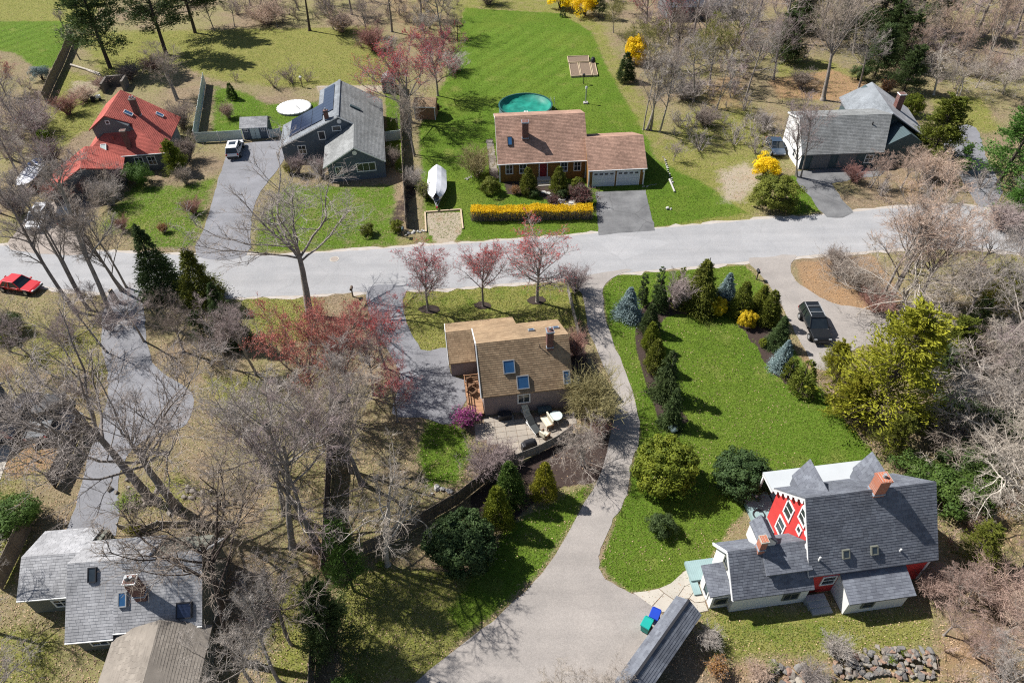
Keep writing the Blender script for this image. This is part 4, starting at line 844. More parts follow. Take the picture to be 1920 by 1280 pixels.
def pine(seed, H, Rb, base=.35, nb=70, m=110, lf=(.34, .09), gap=.25):
    rg = np.random.default_rng(seed); A = Acc(); o = np.array([[0, 0, -.1]]); P0 = walk(o, np.array([[rg.normal(0, .04), rg.normal(0, .04), 1.]]), np.array([H*.97]), 10, .02, .05, rg)
    A.add(*tubes(P0, np.array([H*.019]), np.array([.03]), 9)); t = base+(1-base)*rg.random(nb); x = t*10; i = np.minimum(x.astype(int), 9); p = P0[0, i]+(P0[0, i+1]-P0[0, i])*(x-i)[:, None]
    ph = rg.random(nb)*2*np.pi; d = np.stack([np.cos(ph), np.sin(ph), rg.uniform(-.05, .35, nb)], 1); L = Rb*(1.05-.75*((t-base)/(1-base)))*rg.uniform(.6, 1.1, nb)
    P1 = walk(p, d, L, 5, .08, .02, rg); A.add(*tubes(P1, np.full(nb, H*.004), np.full(nb, H*.001), 4))
    f = .35+.65*rg.random((nb, m))**.7; xx = f*5; ii_ = np.minimum(xx.astype(int), 4); rows = np.arange(nb)[:, None]; c = P1[rows, ii_]+(P1[rows, ii_+1]-P1[rows, ii_])*(xx-ii_)[..., None]
    k = rg.integers(0, 6, (nb, m)); off = rg.normal(size=(nb, 6, 3))*(.17*L)[:, None, None]*np.array([1, 1, .35]); c = c+off[rows, k]+rg.normal(size=c.shape)*(.05*L)[:, None, None]+np.array([0, 0, .1])
    nn = rg.normal(size=c.shape)*.6+np.array([0, 0, 1.]); cl = rg.random((nb, 6))[rows, k]
    ax_ = np.repeat(nrm(P1[:, -1]-P1[:, 0])[:, None, :], m, 1)+np.array([0, 0, .25])
    return {'trunk': A.mesh('trunk', True), 'crown': leafmesh(c.reshape(-1, 3), nn.reshape(-1, 3), lf[0]*1.2, lf[1], rg, 'crown', cl.ravel(), ax_.reshape(-1, 3))}
def bush(seed, H, Rb, n=60, n2=7, n3=6, r=.013, leaf=0):
    """leafless twiggy shrub"""
    rg = np.random.default_rng(seed); ph = rg.random(n)*6.283; a = rg.random(n)**.6*Rb/H*.95; d = np.stack([np.cos(ph)*a, np.sin(ph)*a, np.ones(n)], 1); o = np.stack([np.cos(ph)*.12*Rb, np.sin(ph)*.12*Rb, np.full(n, -.03)], 1)*rg.random((n, 1))
    L = H*rg.uniform(.6, 1.05, n); P1 = walk(o, d, L, 5, .10, .02, rg); T = Acc(); T.add(*tubes(P1, np.full(n, r*1.5), np.full(n, r*.6), 4)); C = Acc()
    par, t, o, d = spawn(P1, n2, .25, 1., 35, 14, rg, .1); L2 = L[par]*rg.uniform(.18, .42, len(o)); P2 = walk(o, d, L2, 3, .16, .03, rg); C.add(*tubes(P2, np.full(len(o), r*.8), np.full(len(o), r*.4), 3))
    par, t, o, d = spawn(P2, n3, .15, 1., 38, 16, rg, .06); P3 = walk(o, d, np.maximum(L2[par]*.55, .12), 2, .2, .03, rg); V, F = tubes(P3, np.full(len(o), r*.6), np.full(len(o), r*.3), 3); C.add(V, F, np.repeat(rg.random(len(o)), 6))
    out = {'stem': T.mesh('stem'), 'twigs': C.mesh('twigs')}
    if leaf:
        tips = np.concatenate([P3[:, -1], P3[:, 1]]); tips = tips[rg.permutation(len(tips))[:leaf]]; out['foliage'] = leafmesh(tips, rg.normal(size=tips.shape), .10, .06, rg, 'foliage')
    return out
PR = {}   # name -> (parts, nominal height)
def reg(name, parts, H): PR[name] = (parts, H)
reg('oak', bare(1, 16, n1=12, a1=52, l1=.52, tl=.55, ts=.3, n2=8, n3=7, n4=7, twig=.0085), 16)
reg('oak2', bare(2, 16, n1=10, a1=44, l1=.56, tl=.42, ts=.5, up=.2, n2=8, n3=7, n4=7, twig=.0085), 16)
reg('oak3', bare(3, 16, n1=11, a1=58, l1=.5, tl=.6, ts=.35, up=.1, wob=.17, n2=8, n3=7, n4=7, twig=.0085), 16)
reg('vase', bare(4, 16, n1=9, a1=30, l1=.62, tl=.36, ts=.6, up=.3, n2=9, n3=8, n4=6, wob=.09, twig=.010), 16)
reg('vase2', bare(5, 16, stems=3, n1=6, a1=32, l1=.45, tl=.6, ts=.3, up=.25, n2=8, n3=7, n4=6, wob=.09, twig=.010), 16)
reg('slim', bare(6, 16, n1=13, a1=42, l1=.3, tl=.85, ts=.35, up=.2, n2=7, n3=7, n4=6, rad=.013, twig=.010), 16)
reg('slim2', bare(7, 16, stems=2, n1=8, a1=40, l1=.33, tl=.75, ts=.35, up=.2, n2=7, n3=7, n4=6, rad=.014, twig=.010), 16)
reg('pale', bare(8, 16, stems=2, lean=.2, n1=8, a1=60, l1=.6, tl=.42, ts=.35, up=.06, wob=.26, n2=7, n3=7, n4=6, rad=.016, twig=.011), 16)
reg('pale2', bare(18, 16, lean=.06, n1=9, a1=55, l1=.5, tl=.52, ts=.4, up=.05, wob=.22, n2=7, n3=6, n4=6, rad=.014, twig=.011), 16)
reg('maple', bare(9, 8, n1=26, a1=44, l1=.40, tl=.78, ts=.26, up=.16, n2=10, n3=6, n4=4, rad=.011, wob=.07, twig=.010, buds=8500), 8)
reg('maple2', bare(10, 8, n1=26, a1=50, l1=.42, tl=.72, ts=.24, up=.2, n2=10, n3=6, n4=4, rad=.011, wob=.07, twig=.010, buds=9500), 8)
reg('redmaple', bare(11, 14, n1=12, a1=50, l1=.55, tl=.5, ts=.3, up=.15, n2=9, n3=8, n4=6, buds=26000, btop=.45), 14)
reg('small', bare(12, 6, stems=2, n1=9, a1=52, l1=.55, tl=.42, ts=.25, up=.12, wob=.2, n2=8, n3=7, n4=5, rad=.016), 6)
reg('spruce', cone_tree(21, 8, 2.5, 16000, (.28, .09), .9, .14, .04, 13, .28), 8)
reg('spruce2', cone_tree(22, 8, 2.8, 16000, (.28, .095), .85, .18, .05, 11, .22), 8)
reg('weeping', cone_tree(23, 5, 1.5, 12000, (.22, .07), .6, .28, .03, 0, .75, .2), 5)
reg('thuja', cone_tree(24, 4, 1.2, 13000, (.13, .065), .62, .07, .02, 0, -.15, .55), 4)
reg('column', cone_tree(25, 5, .62, 5500, (.14, .06), .5, .14, .02, 0, -.2, .4), 5)
reg('dwarf', cone_tree(26, 2.2, .62, 4200, (.08, .045), .6, .05, .02, 0, -.2, .6), 2.2)
reg('ball', ball(31, 1., 1., 14000, (.11, .07), 90, .34, zc=.82), 2)
reg('ball2', ball(32, 1.05, .85, 9000, (.11, .07), 60, .40, bumps=.16), 1.7)
reg('ball3', ball(33, 1.1, 1.2, 15000, (.09, .06), 120, .28, zc=.85), 2.4)
reg('yew', ball(34, 1.1, 1., 8000, (.15, .05), 42, .5, bumps=.22), 2)
reg('dome', ball(35, 1.05, 1.05, 24000, (.075, .055), 190, .24, zc=.82, bumps=.07), 2.2)
reg('pine', pine(41, 18, 5.2, .22, 95, 190, (.42, .13)), 18)
reg('pine2', pine(42, 18, 5.8, .18, 90, 190, (.44, .14)), 18)
reg('hemlock', pine(43, 10, 3.9, .06, 150, 170, (.26, .10)), 10)
reg('hemlock2', pine(44, 10, 3.4, .10, 110, 120, (.24, .09)), 10)
reg('bush', bush(51, 2.4, 1.4), 2.4)
reg('bush2', bush(52, 2.4, 1.8, 70, 7, 6), 2.4)
reg('shrub', bush(53, 1.2, .9, 60, 6, 5, .010, 3200), 1.2)

# ------------------------------------------------------------------ plants: materials
def leafm(name, c1, c2, tr=.25): return mat(name, c1, c2, .8, .7, attr=.75, orand=.12, trans=tr, spec=.25)
def barkm(name, c1, c2): return mat(name, c1, c2, 2.2, .95, .5, 9, orand=.18, spec=.1)
BK = {'grey': barkm('grey_bark', (.36, .32, .285), (.19, .165, .145)), 'dark': barkm('dark_bark', (.10, .08, .068), (.055, .044, .038)),
      'pale': barkm('pale_bark', (.52, .47, .41), (.30, .265, .225)), 'twig': barkm('grey_twigs', (.50, .445, .405), (.32, .28, .25)), 'twigd': barkm('brown_twigs', (.40, .33, .275), (.24, .195, .165)),
      'twigm': barkm('mauve_twigs', (.45, .365, .35), (.29, .23, .22)), 'twigp': barkm('pale_twigs', (.50, .43, .37), (.35, .30, .25)), 'twigo': barkm('olive_twigs', (.40, .345, .17), (.26, .22, .11)), 'twigr': barkm('russet_twigs', (.42, .23, .195), (.27, .14, .125)), 'twigpk': barkm('pinkish_twigs', (.56, .41, .33), (.40, .29, .23))}
LF = {'dark': leafm('dark_evergreen', (.042, .072, .026), (.10, .14, .04)), 'green': leafm('mid_green_leaf', (.045, .095, .018), (.12, .19, .035)), 'bright': leafm('bright_green_needle', (.06, .14, .025), (.13, .25, .045)),
      'lime': leafm('yellow_green_spray', (.12, .135, .012), (.37, .345, .03)), 'gold': leafm('gold_foliage', (.42, .30, .012), (.78, .56, .03)), 'goldgreen': leafm('gold_tipped_green', (.07, .105, .012), (.24, .255, .022)), 'olive': leafm('olive_conifer', (.075, .10, .015), (.21, .225, .03)),
      'blue': leafm('blue_spruce_needle', (.10, .16, .16), (.36, .45, .45)), 'forsythia': leafm('forsythia_flower', (.84, .56, .01), (.96, .76, .03), .4), 'holly': leafm('glossy_holly', (.022, .045, .014), (.07, .11, .03), .12),
      'red': leafm('red_bud', (.40, .035, .045), (.64, .10, .10)), 'coral': leafm('coral_bud', (.46, .12, .095), (.64, .24, .19)), 'magenta': leafm('magenta_flower', (.26, .03, .17), (.46, .09, .32)), 'burg': leafm('burgundy_leaf', (.055, .02, .022), (.13, .05, .045)), 'rust': leafm('rusty_leaf', (.27, .12, .04), (.42, .22, .08)), 'moss': leafm('moss_green', (.12, .19, .015), (.27, .36, .03))}
KIND = {}  # kind -> proto list, object name, category, materials of the parts
def K(k, protos, name, cat, mats): KIND[k] = (protos, name, cat, mats)
K('oak', ['oak', 'oak2', 'oak3'], 'bare_tree', 'tree', {'trunk': BK['grey'], 'crown': BK['twig']})
K('oakd', ['oak3', 'oak', 'oak2'], 'bare_tree', 'tree', {'trunk': BK['dark'], 'crown': BK['twigd']})
K('oakm', ['oak2', 'oak', 'oak3'], 'bare_tree', 'tree', {'trunk': BK['grey'], 'crown': BK['twigm']})
K('vase', ['vase', 'vase2'], 'bare_tree', 'tree', {'trunk': BK['grey'], 'crown': BK['twigd']})
K('vasep', ['vase2', 'vase'], 'bare_tree', 'tree', {'trunk': BK['grey'], 'crown': BK['twigpk']})
K('slim', ['slim', 'slim2'], 'bare_tree', 'tree', {'trunk': BK['grey'], 'crown': BK['twig']})
K('slimo', ['slim2', 'slim'], 'bare_tree', 'tree', {'trunk': BK['grey'], 'crown': BK['twigo']})
K('pale', ['pale'], 'bare_tree', 'tree', {'trunk': BK['pale'], 'crown': BK['twigp']})
K('pale1', ['pale2'], 'bare_tree', 'tree', {'trunk': BK['pale'], 'crown': BK['twigp']})
K('small', ['small'], 'bare_tree', 'tree', {'trunk': BK['pale'], 'crown': BK['twigp']})
K('smalld', ['small'], 'bare_tree', 'tree', {'trunk': BK['grey'], 'crown': BK['twigm']})
K('maple', ['maple', 'maple2'], 'maple_tree', 'tree', {'trunk': BK['grey'], 'crown': BK['twigm'], 'buds': LF['red']})
K('redtree', ['redmaple'], 'maple_tree', 'tree', {'trunk': BK['grey'], 'crown': BK['twigm'], 'buds': LF['red']})
K('coraltree', ['redmaple'], 'maple_tree', 'tree', {'trunk': BK['grey'], 'crown': BK['twigr'], 'buds': LF['coral']})
K('budgreen', ['redmaple'], 'budding_tree', 'tree', {'trunk': BK['grey'], 'crown': BK['twigo'], 'buds': LF['goldgreen']})
for k_, l_ in (('dark', 'dark'), ('green', 'green'), ('olive', 'olive'), ('blue', 'blue'), ('gold', 'goldgreen'), ('bright', 'bright'), ('lime', 'lime')):
    tm = {'trunk': BK['dark'], 'crown': LF[l_]}
    K('spruce_'+k_, ['spruce', 'spruce2'], 'spruce_tree', 'tree', tm); K('thuja_'+k_, ['thuja'], 'conifer', 'conifer', tm); K('column_'+k_, ['column'], 'columnar_conifer', 'conifer', tm); K('weep_'+k_, ['weeping'], 'weeping_conifer', 'conifer', tm); K('dwarf_'+k_, ['dwarf'], 'dwarf_conifer', 'conifer', tm)
    K('pine_'+k_, ['pine', 'pine2'], 'pine_tree', 'tree', tm); K('hem_'+k_, ['hemlock', 'hemlock2'], 'hemlock_tree', 'tree', tm)
for k_, l_ in (('dark', 'dark'), ('green', 'green'), ('olive', 'olive'), ('goldgreen', 'goldgreen'), ('gold', 'gold'), ('holly', 'holly'), ('forsythia', 'forsythia'), ('magenta', 'magenta'), ('burg', 'burg'), ('rust', 'rust'), ('moss', 'moss'), ('lime', 'lime'), ('blue', 'blue')):
    tm = {'trunk': BK['dark'], 'crown': LF[l_]}
    K('ball_'+k_, ['ball', 'ball3'], 'round_shrub', 'shrub', tm); K('low_'+k_, ['ball2', 'yew'], 'spreading_shrub', 'shrub', tm); K('dome_'+k_, ['dome'], 'clipped_shrub', 'shrub', tm)
for k_, l_ in (('', 'twigd'), ('m', 'twigm'), ('o', 'twigo'), ('p', 'twigpk'), ('g', 'twig'), ('r', 'twigr')): K('bush'+k_, ['bush', 'bush2'], 'twiggy_shrub', 'shrub', {'stem': BK[l_], 'twigs': BK[l_]})
for k_, l_ in (('burg', 'burg'), ('lime', 'lime'), ('rust', 'rust'), ('olive', 'olive'), ('moss', 'moss'), ('magenta', 'magenta')): K('shrub_'+k_, ['shrub'], 'leafy_shrub', 'shrub', {'stem': BK['twigd'], 'twigs': BK['twigd'], 'foliage': LF[l_]})
PC = [0]
def plant(kind, px, py, h, label, wid=1.0, var=None, rot=None, tilt=None, group=None, world=False):
    protos, name, cat, mats = KIND[kind]; PC[0] += 1; i = PC[0]; v = (i if var is None else var) % len(protos); parts, H = PR[protos[v]]
    p = (px, py, 0) if world else G(px, py); s = h/H
    o = tag(empty(name, (p[0], p[1], 0), (i*2.399) % 6.283 if rot is None else rot), label, cat, group)
    o.scale = (s*wid, s*wid, s)
    if tilt:   # (degrees, heading in degrees from +X)
        o.rotation_mode = 'QUATERNION'; ax = Vector((-math.sin(R(tilt[1])), math.cos(R(tilt[1])), 0)); from_m = Matrix.Rotation(R(tilt[0]), 3, ax) @ Matrix.Rotation(o.rotation_euler.z, 3, 'Z'); o.rotation_quaternion = from_m.to_quaternion()
    for pn, me in parts.items(): obj(pn, me, None, o)
    for c in o.children:
        me = c.data; m_ = mats[c.name.split('.')[0]]
        if not me.materials: me.materials.append(m_)
        c.material_slots[0].link = 'OBJECT'; c.material_slots[0].material = m_
    return o
def PYp(X, Y, Z):
    d = Z-CH; dep = Y*cp_-d*sp_; return 640+CF*X/dep*sr_+CF*(-(Y*sp_+d*cp_))/dep*cr_
def topto(px, py, ty):
    """height of something standing at pixel (px,py) whose top shows at row ty"""
    X, Y, _ = G(px, py); a, b = 0., 32.
    for _ in range(40):
        m_ = (a+b)/2
        if PYp(X, Y, m_) > ty: a = m_
        else: b = m_
    return a
T_ = [
# kind, x, y, height in metres (negative: row of its top in the photo), label, {options}
# --- upper left
('pine_dark', 207, 128, 19, 'dark pine leaning at upper left with bare lower trunk, nearest the striped lawn'),
('pine_dark', 312, 103, 19, 'tall dark pine in the middle of the three upper left pines'),
('pine_dark', 366, 62, 18, 'dark pine farthest back and rightmost of three upper left pines'),
('oakm', 402, 58, 8, 'low spreading mauve bare tree right of the three dark pines'),
('vase', 332, 188, 9, 'grey bare bushy tree between red roof and white fence', {'wid': 1.5}),
('slim', 150, 112, 8, 'thin bare tree on stockade fence line at top left'),
('oakm', 22, 300, 14, 'mauve bare tree at left edge below the striped lawn'),
('oak', 85, 290, 11, 'grey bare tree left of the red roofed house'),
('oakm', -25, 235, 16, 'large mauve bare tree cut by left edge near striped lawn'),
('redtree', 12, 180, 8, 'small red budding tree at left edge under striped lawn'),
('low_blue', 80, 150, 2.2, 'bluish bush against stockade fence by striped lawn'),
('ball_moss', 85, 262, 1.6, 'lime green bush left of the red roof'),
('low_green', 268, 345, 2.6, 'pale green rhododendron in front of red roofed house'),
('hem_gold', 334, 322, 4.6, 'yellow green conifer at right corner of red roofed house'),
('thuja_green', 437, 186, 2.6, 'small cone shaped evergreen inside the white fence'),
('bushr', 155, 372, 2.6, 'russet twiggy bush before red garage wing, left one', {'wid': 1.2}),
('bush', 195, 362, 3.2, 'tall brown twiggy bush hiding the red house front, middle'),
('bushm', 228, 352, 2.8, 'mauve twiggy bush by the gutter of red roof'),
('bush', 165, 350, 4, 'tall brown bush before the red garage wing, right one'),
('bushr', 120, 385, 3.4, 'tall russet bush at red garage wing gable'),
('bushg', 210, 385, 3.2, 'grey bush at the lawn before red house'),
('bushp', 430, 222, 2.0, 'pinkish bare bush beside the grey garden shed', {'wid': 1.3}),
('smalld', 312, 262, 4.5, 'small bare tree against red roof right end'),
('bushr', 130, 215, 2.6, 'russet brush left behind the red roof', {'wid': 1.6}),
('bushp', 160, 190, 2.0, 'pinkish brush behind the red roof, middle', {'wid': 1.7}),
('bush', 245, 150, 2.4, 'brown brush behind the red roof, right', {'wid': 1.7}),
('bush', 345, 240, 3.2, 'brown bush between red roof and white fence', {'wid': 1.3}),
('bush', 355, 300, 3.0, 'brown bush below white fence corner', {'wid': 1.2}),
('bushr', 365, 400, 1.8, 'russet bush beside the solar house drive, lower', {'wid': 1.2}),
('bush', 350, 345, 2.0, 'brown bush beside the solar house drive, upper', {'wid': 1.2}),
('bushm', 70, 250, 3.4, 'mauve thicket left of red house lawn', {'wid': 1.6}),
('bushm', 100, 310, 3.0, 'mauve thicket between boat and red house', {'wid': 1.4}),
('bushr', 290, 130, 1.8, 'low russet brush below the middle pine', {'wid': 2}),
('bushp', 190, 165, 1.5, 'low pale brush pile left behind red roof', {'wid': 2.2}),
# --- more woods
('oakm', 1420, 40, 17, 'mauve bare tree at top behind the double trunk tree, right'),
('oak', 1345, 30, 17, 'grey bare tree at top right of far blue roof'),
('oakm', 1540, 60, 16, 'mauve bare tree at top behind vase shaped tree'),
('vasep', 1590, 30, 14, 'pinkish bare tree at top behind vase shaped tree, right'),
('hem_dark', 1570, 85, 9, 'dark evergreen behind the vase shaped tree'),
('hem_dark', 1500, 60, 9, 'dark evergreen at top left of the vase shaped tree'),
('oakm', 1770, 40, 15, 'mauve bare tree at top right of the pine'),
('vasep', 1880, 20, 15, 'pinkish bare tree at the very top right corner'),
('oakd', 1270, 130, 11, 'dark bare tree among golden forsythia and leaning tree'),
('oak', 1300, 190, 12, 'grey bare tree right of the leaning tree'),
('slim', 1345, 205, 9, 'thin bare tree in the leaf litter left of double trunk tree'),
('oakm', 610, 8, 13, 'mauve bare tree at top beyond large dark tree'),
('oakm', 525, 30, 11, 'mauve bare tree at top left beside the large dark tree'),
('bushr', 700, 95, 3.5, 'russet thicket left of the big red maple', {'wid': 1.6}),
('oakm', 790, 30, 13, 'mauve bare tree at top left of toy slide'),
('oak', 40, 340, 11, 'grey bare tree behind the blue tarp boat'),
('oakm', 110, 330, 8, 'mauve bare tree between boat and red garage wing'),
('oak', 0, 400, 10, 'grey bare tree at left edge above the road'),
('oak', 1845, 690, 13, 'tall grey bare tree in thicket at right, upper'),
('oakm', 1910, 640, 12, 'mauve bare tree at right edge in upper thicket'),
('oak', 1900, 860, 12, 'grey bare tree at right edge above rhododendrons'),
('oak', 1790, 640, 11, 'grey bare tree behind the big lime conifer, right'),
('oak', 1930, 480, 12, 'bare tree at the right edge by road end'),
('vasep', 1830, 1230, 5, 'pinkish bare tree at lower right, lowest', {'wid': 1.3}),
('vasep', 1770, 1190, 3.8, 'pinkish bare tree at lower right behind stone wall end', {'wid': 1.4}),
('vasep', 1925, 1250, 6, 'pinkish bare tree at right edge bottom', {'wid': 1.2}),
('bushp', 1860, 1130, 2.6, 'pinkish bush between lower right bare trees', {'wid': 1.5}),
('oakm', 200, 660, 8, 'mauve bare tree on the left drive edge'),
('oakm', 20, 660, 7, 'mauve bare tree at left edge near rust and green bush'),
('oakm', 1450, 150, 12, 'mauve bare tree between double trunk tree and leaf covered yard'),
('oak', 1610, 165, 11, 'grey bare tree right of leaf covered yard by hipped roof'),
('oakd', 1680, 120, 12, 'dark bare tree behind the chimney of white walled house'),
('hem_dark', 1640, 90, 12, 'broad dark evergreen in the upper right woods centre', {'wid': 1.2}),
('hem_dark', 1470, 115, 8, 'dark evergreen left of the vase shaped tree trunk', {'wid': 1.1}),
('hem_dark', 1690, 130, 9, 'broad dark evergreen below the upper right pine', {'wid': 1.2}),
('vasep', 1870, 60, 13, 'pinkish bare tree right of large top right tree'),
('vasep', 1930, 130, 10, 'pinkish bare tree at right edge near top'),
('oakm', 1500, 30, 15, 'mauve bare tree at top edge left of vase shaped tree'),
('oakm', 1250, 20, 14, 'mauve bare tree at top edge behind red tree'),
('hem_dark', 1665, 110, 9, 'dark evergreen in upper right woods left of pine'),
('hem_dark', 1620, 70, 10, 'dark evergreen in upper right woods, farther'),
('vasep', 1720, 140, 9, 'pinkish bare tree before the upper right pine'),
('vasep', 1830, 165, 8, 'pinkish bare tree in clearing beneath large top right tree'),
('vasep', 1790, 140, 9, 'pinkish bare tree beneath the large top right tree, left'),
('oak', 1260, 175, 10, 'grey bare tree just right of golden forsythia'),
('budgreen', 1215, 130, 9, 'yellow green budding tree behind golden forsythia'),
('oakm', 1390, 90, 13, 'mauve bare tree above the double trunk tree'),
('oakm', 1320, 110, 13, 'mauve bare tree beside yellowish budding tree'),
('oakm', 560, 20, 11, 'mauve bare tree at top touching the large dark tree'),
('oakm', 440, 50, 7, 'low mauve bare tree at top between pines and large dark tree'),
('oakm', 690, 70, 8, 'low mauve bare tree left of the big red maple'),
('oakm', 625, 55, 8, 'low mauve bare tree just right of large dark tree'),
('vasep', 520, 50, 6, 'low pinkish bare tree left of large dark tree'),
('oak', 800, 90, 9, 'grey bare tree between red maple and green lawn'),
('oakm', 1150, 20, 9, 'mauve bare tree at top right of top forsythia'),
('oak', 30, 230, 9, 'grey bare tree at left edge right below striped lawn'),
('oakm', 60, 330, 8, 'mauve bare tree above the blue tarp boat'),
('bushm', 40, 400, 2.8, 'mauve bush at left edge below the boat', {'wid': 1.5}),
('bushp', 500, 45, 3, 'pinkish brush at top left of large dark tree', {'wid': 2.2}),
('bushp', 640, 60, 3, 'pinkish brush at top right of large dark tree', {'wid': 2}),
# --- solar panel house yard
('oak2x', 582, 592, -262, 'largest bare street tree standing before the road at left centre', {'wid': 1.5, 'rot': 1.2}),
('bushm', 560, 326, 2.4, 'mauve twiggy bush under the solar house eave, left'),
('bushm', 605, 330, 2.4, 'mauve twiggy bush under front gable, right of another'),
('shrub_lime', 545, 326, 1.3, 'yellow flowering low bush at solar house corner'),
('bushg', 650, 334, 1.8, 'grey bare bush in front of the gable window'),
('low_olive', 690, 440, 1.35, 'round dark green clipped shrub alone on the lawn'),
('ball_goldgreen', 745, 434, 1.6, 'round yellow green shrub at the fence end by road'),
('bush', 737, 310, 2.2, 'brown bare bush between solar house and fence'),
('bushg', 778, 350, 2.2, 'grey bare bush beside white wrapped boat, upper'),
('shrub_olive', 800, 372, 1.8, 'olive budding bush left of the white wrapped boat'),
('bushr', 232, 432, 1.6, 'dark twiggy bush near road between parked cars and spruce'),
('shrub_rust', 309, 436, 1.0, 'round tan dried hydrangea bush near the spruce top'),
# --- top middle
('oakd', 581, 58, 19, 'large dark bare tree at top casting long branched shadow', {'wid': .9}),
('oakm', 470, 12, 13, 'mauve bare tree at top edge left of large dark tree'),
('oakm', 660, 28, 15, 'mauve bare tree at top edge right of large dark tree'),
('oakm', 735, 60, 15, 'mauve bare tree directly behind the big red maple'),
('oak', 829, 70, 13, 'grey bare tree at top left of the striped green lawn'),
('oakd', 858, 78, 6.5, 'low dark bare tree beside red toy on lawn edge'),
('redtree', 770, 230, -46, 'big red budding maple on fence line beside playhouse', {'var': 0, 'wid': 1.25}),
('redtree', 821, 180, 12, 'red budding maple right of the big one at lawn edge'),
('vase', 777, 292, 10, 'ivy trunked bare tree on fence line left of brown cape'),
('slim', 760, 200, 10, 'thin bare tree left of the red maple on fence line'),
('bushg', 850, 135, 2.5, 'grey brush at left edge of the green back lawn', {'wid': 1.6}),
('low_burg', 815, 212, 1.4, 'dark burgundy bush beside the wooden playhouse'),
('bush', 915, 8, 3, 'bare brush at the top edge above striped lawn', {'wid': 1.6}),
('low_forsythia', 1052, 16, 4, 'yellow forsythia at top edge, left of two'),
('low_forsythia', 1096, 30, 4, 'yellow forsythia at top edge, right of two'),
('dwarf_dark', 1055, 32, 2.0, 'small dark cone evergreen before top forsythia'),
('hem_dark', 1122, 34, 6, 'dark evergreen between top forsythia and yellow budding trees'),
('budgreen', 1150, 62, 7, 'yellow green budding tree right of the striped lawn, upper'),
('budgreen', 1178, 110, 6, 'yellow green budding tree overhanging lawn beside raised beds'),
('ball_forsythia', 1192, 118, 4.6, 'tall golden forsythia right of the raised garden beds', {'wid': .8}),
('thuja_dark', 1172, 152, 4.6, 'dark cone evergreen at lawn edge below golden forsythia'),
('redtree', 1252, 84, 14, 'red budding tree at top centre right before far roof'),
('redtree', 1212, 50, 12, 'smaller red budding tree at top left of far roof'),
('vase', 1210, 244, -62, 'tall grey multi trunk tree behind garage end', {'var': 1, 'wid': .9}),
('slim', 1222, 245, -80, 'slender pale trunk tree touching the multi trunk one behind garage'),
('slim', 1237, 248, -118, 'grey tree leaning right behind the garage', {'tilt': (18, 10)}),
('smalld', 1263, 302, 3.8, 'thin bare sapling on lawn right of garage shadow'),
('budgreen', 1330, 160, 12, 'yellowish budding tree in upper right woods edge'),
('bushg', 1280, 185, 2.6, 'grey brush below the leaning tree', {'wid': 1.8}),
('bush', 1320, 235, 2.2, 'brown brush in shade right of leaning tree', {'wid': 2}),
('oak', 1397, 188, -18, 'double trunk grey tree left of white walled house', {'wid': .8}),
('oak', 1365, 130, 17, 'grey bare tree behind the double trunk tree'),
('oakm', 1300, 70, 16, 'mauve bare tree right of the top red tree'),
('bushg', 1432, 240, 2.0, 'heap of cut grey brush near dark blue car', {'wid': 1.1}),
('vase', 1543, 188, 21, 'tall vase shaped tree with dark trunk behind white walled house', {'var': 0, 'wid': 1.15}),
('oakm', 1470, 80, 17, 'mauve bare tree at top between double trunk and vase tree'),
('oakm', 1600, 100, 15, 'mauve tree in woods right of the vase shaped tree'),
('oakd', 1655, 75, 16, 'dark bare tree beside upper right pine'),
('pine_dark', 1712, 62, 19, 'dark pine at the top right woods'),
('hem_dark', 1640, 142, 8, 'dark evergreen behind the hipped rear roof'),
('low_dark', 1608, 150, 2.2, 'low green evergreen shrub near the leaf covered yard'),
('hem_dark', 1695, 170, 7, 'dark evergreen right behind chimney of white walled house'),
('oak', 1818, 88, 20, 'large bare tree at top right above the woods'),
('pale1', 1750, 178, 11, 'crooked pale limbed tree behind dark juniper'),
('pale', 1795, 188, 10, 'crooked pale tree at clearing edge, upper right'),
('pale', 1882, 175, 11, 'crooked pale tree at right edge above bright pine'),
('oakm', 1902, 70, 16, 'mauve bare tree in the top right corner'),
('vasep', 1850, 120, 13, 'pinkish bare tree beneath the large top right tree'),
('vasep', 1760, 110, 12, 'pinkish bare tree between pine and large top right tree'),
('bush', 1500, 165, 2.6, 'brown brush by the vase shaped tree trunk', {'wid': 1.4}),
('shrub_rust', 1660, 175, 1.8, 'rust leaved bush behind hipped roof'),
# --- white walled house
('hem_olive', 1745, 298, -178, 'broad dark olive juniper at the right of white walled house', {'wid': 1.1}),
('ball_goldgreen', 1706, 215, 3.2, 'golden shrub beside chimney of white walled house'),
('vasex', 1497, 332, -160, 'forked dark tree in front of white end wall'),
('ball_olive', 1448, 386, 3.9, 'huge rounded rhododendron by road left of forked tree', {'wid': 1.5}),
('low_forsythia', 1433, 330, 2.6, 'bright forsythia mound touching the huge rhododendron'),
('vasep', 1690, 352, 6.5, 'pinkish bare tree by road before grey house, middle', {'wid': 1.3}),
('vasep', 1630, 352, 5, 'pinkish bare tree by grey house drive, left', {'wid': 1.3}),
('bushp', 1745, 335, 3, 'pinkish brush by road, right of bare trees', {'wid': 1.6}),
('bushr', 1600, 340, 1.8, 'russet brush along the front of grey house', {'wid': 1.6}),
('hem_bright', 1868, 348, -178, 'bright green pine at right edge', {'wid': 1.15}),
('hem_bright', 1905, 410, 6, 'bright green pine low at right edge above road', {'wid': 1.2}),
('hem_bright', 1800, 322, 4, 'small bright green pine beside far right drive'),
('bushm', 1872, 430, 3, 'mauve brush at right road end', {'wid': 1.6}),
# --- right of the road
('pale', 1690, 578, -318, 'great pale spreading tree right of the black car, largest there', {'rot': .6, 'wid': 1.05}),
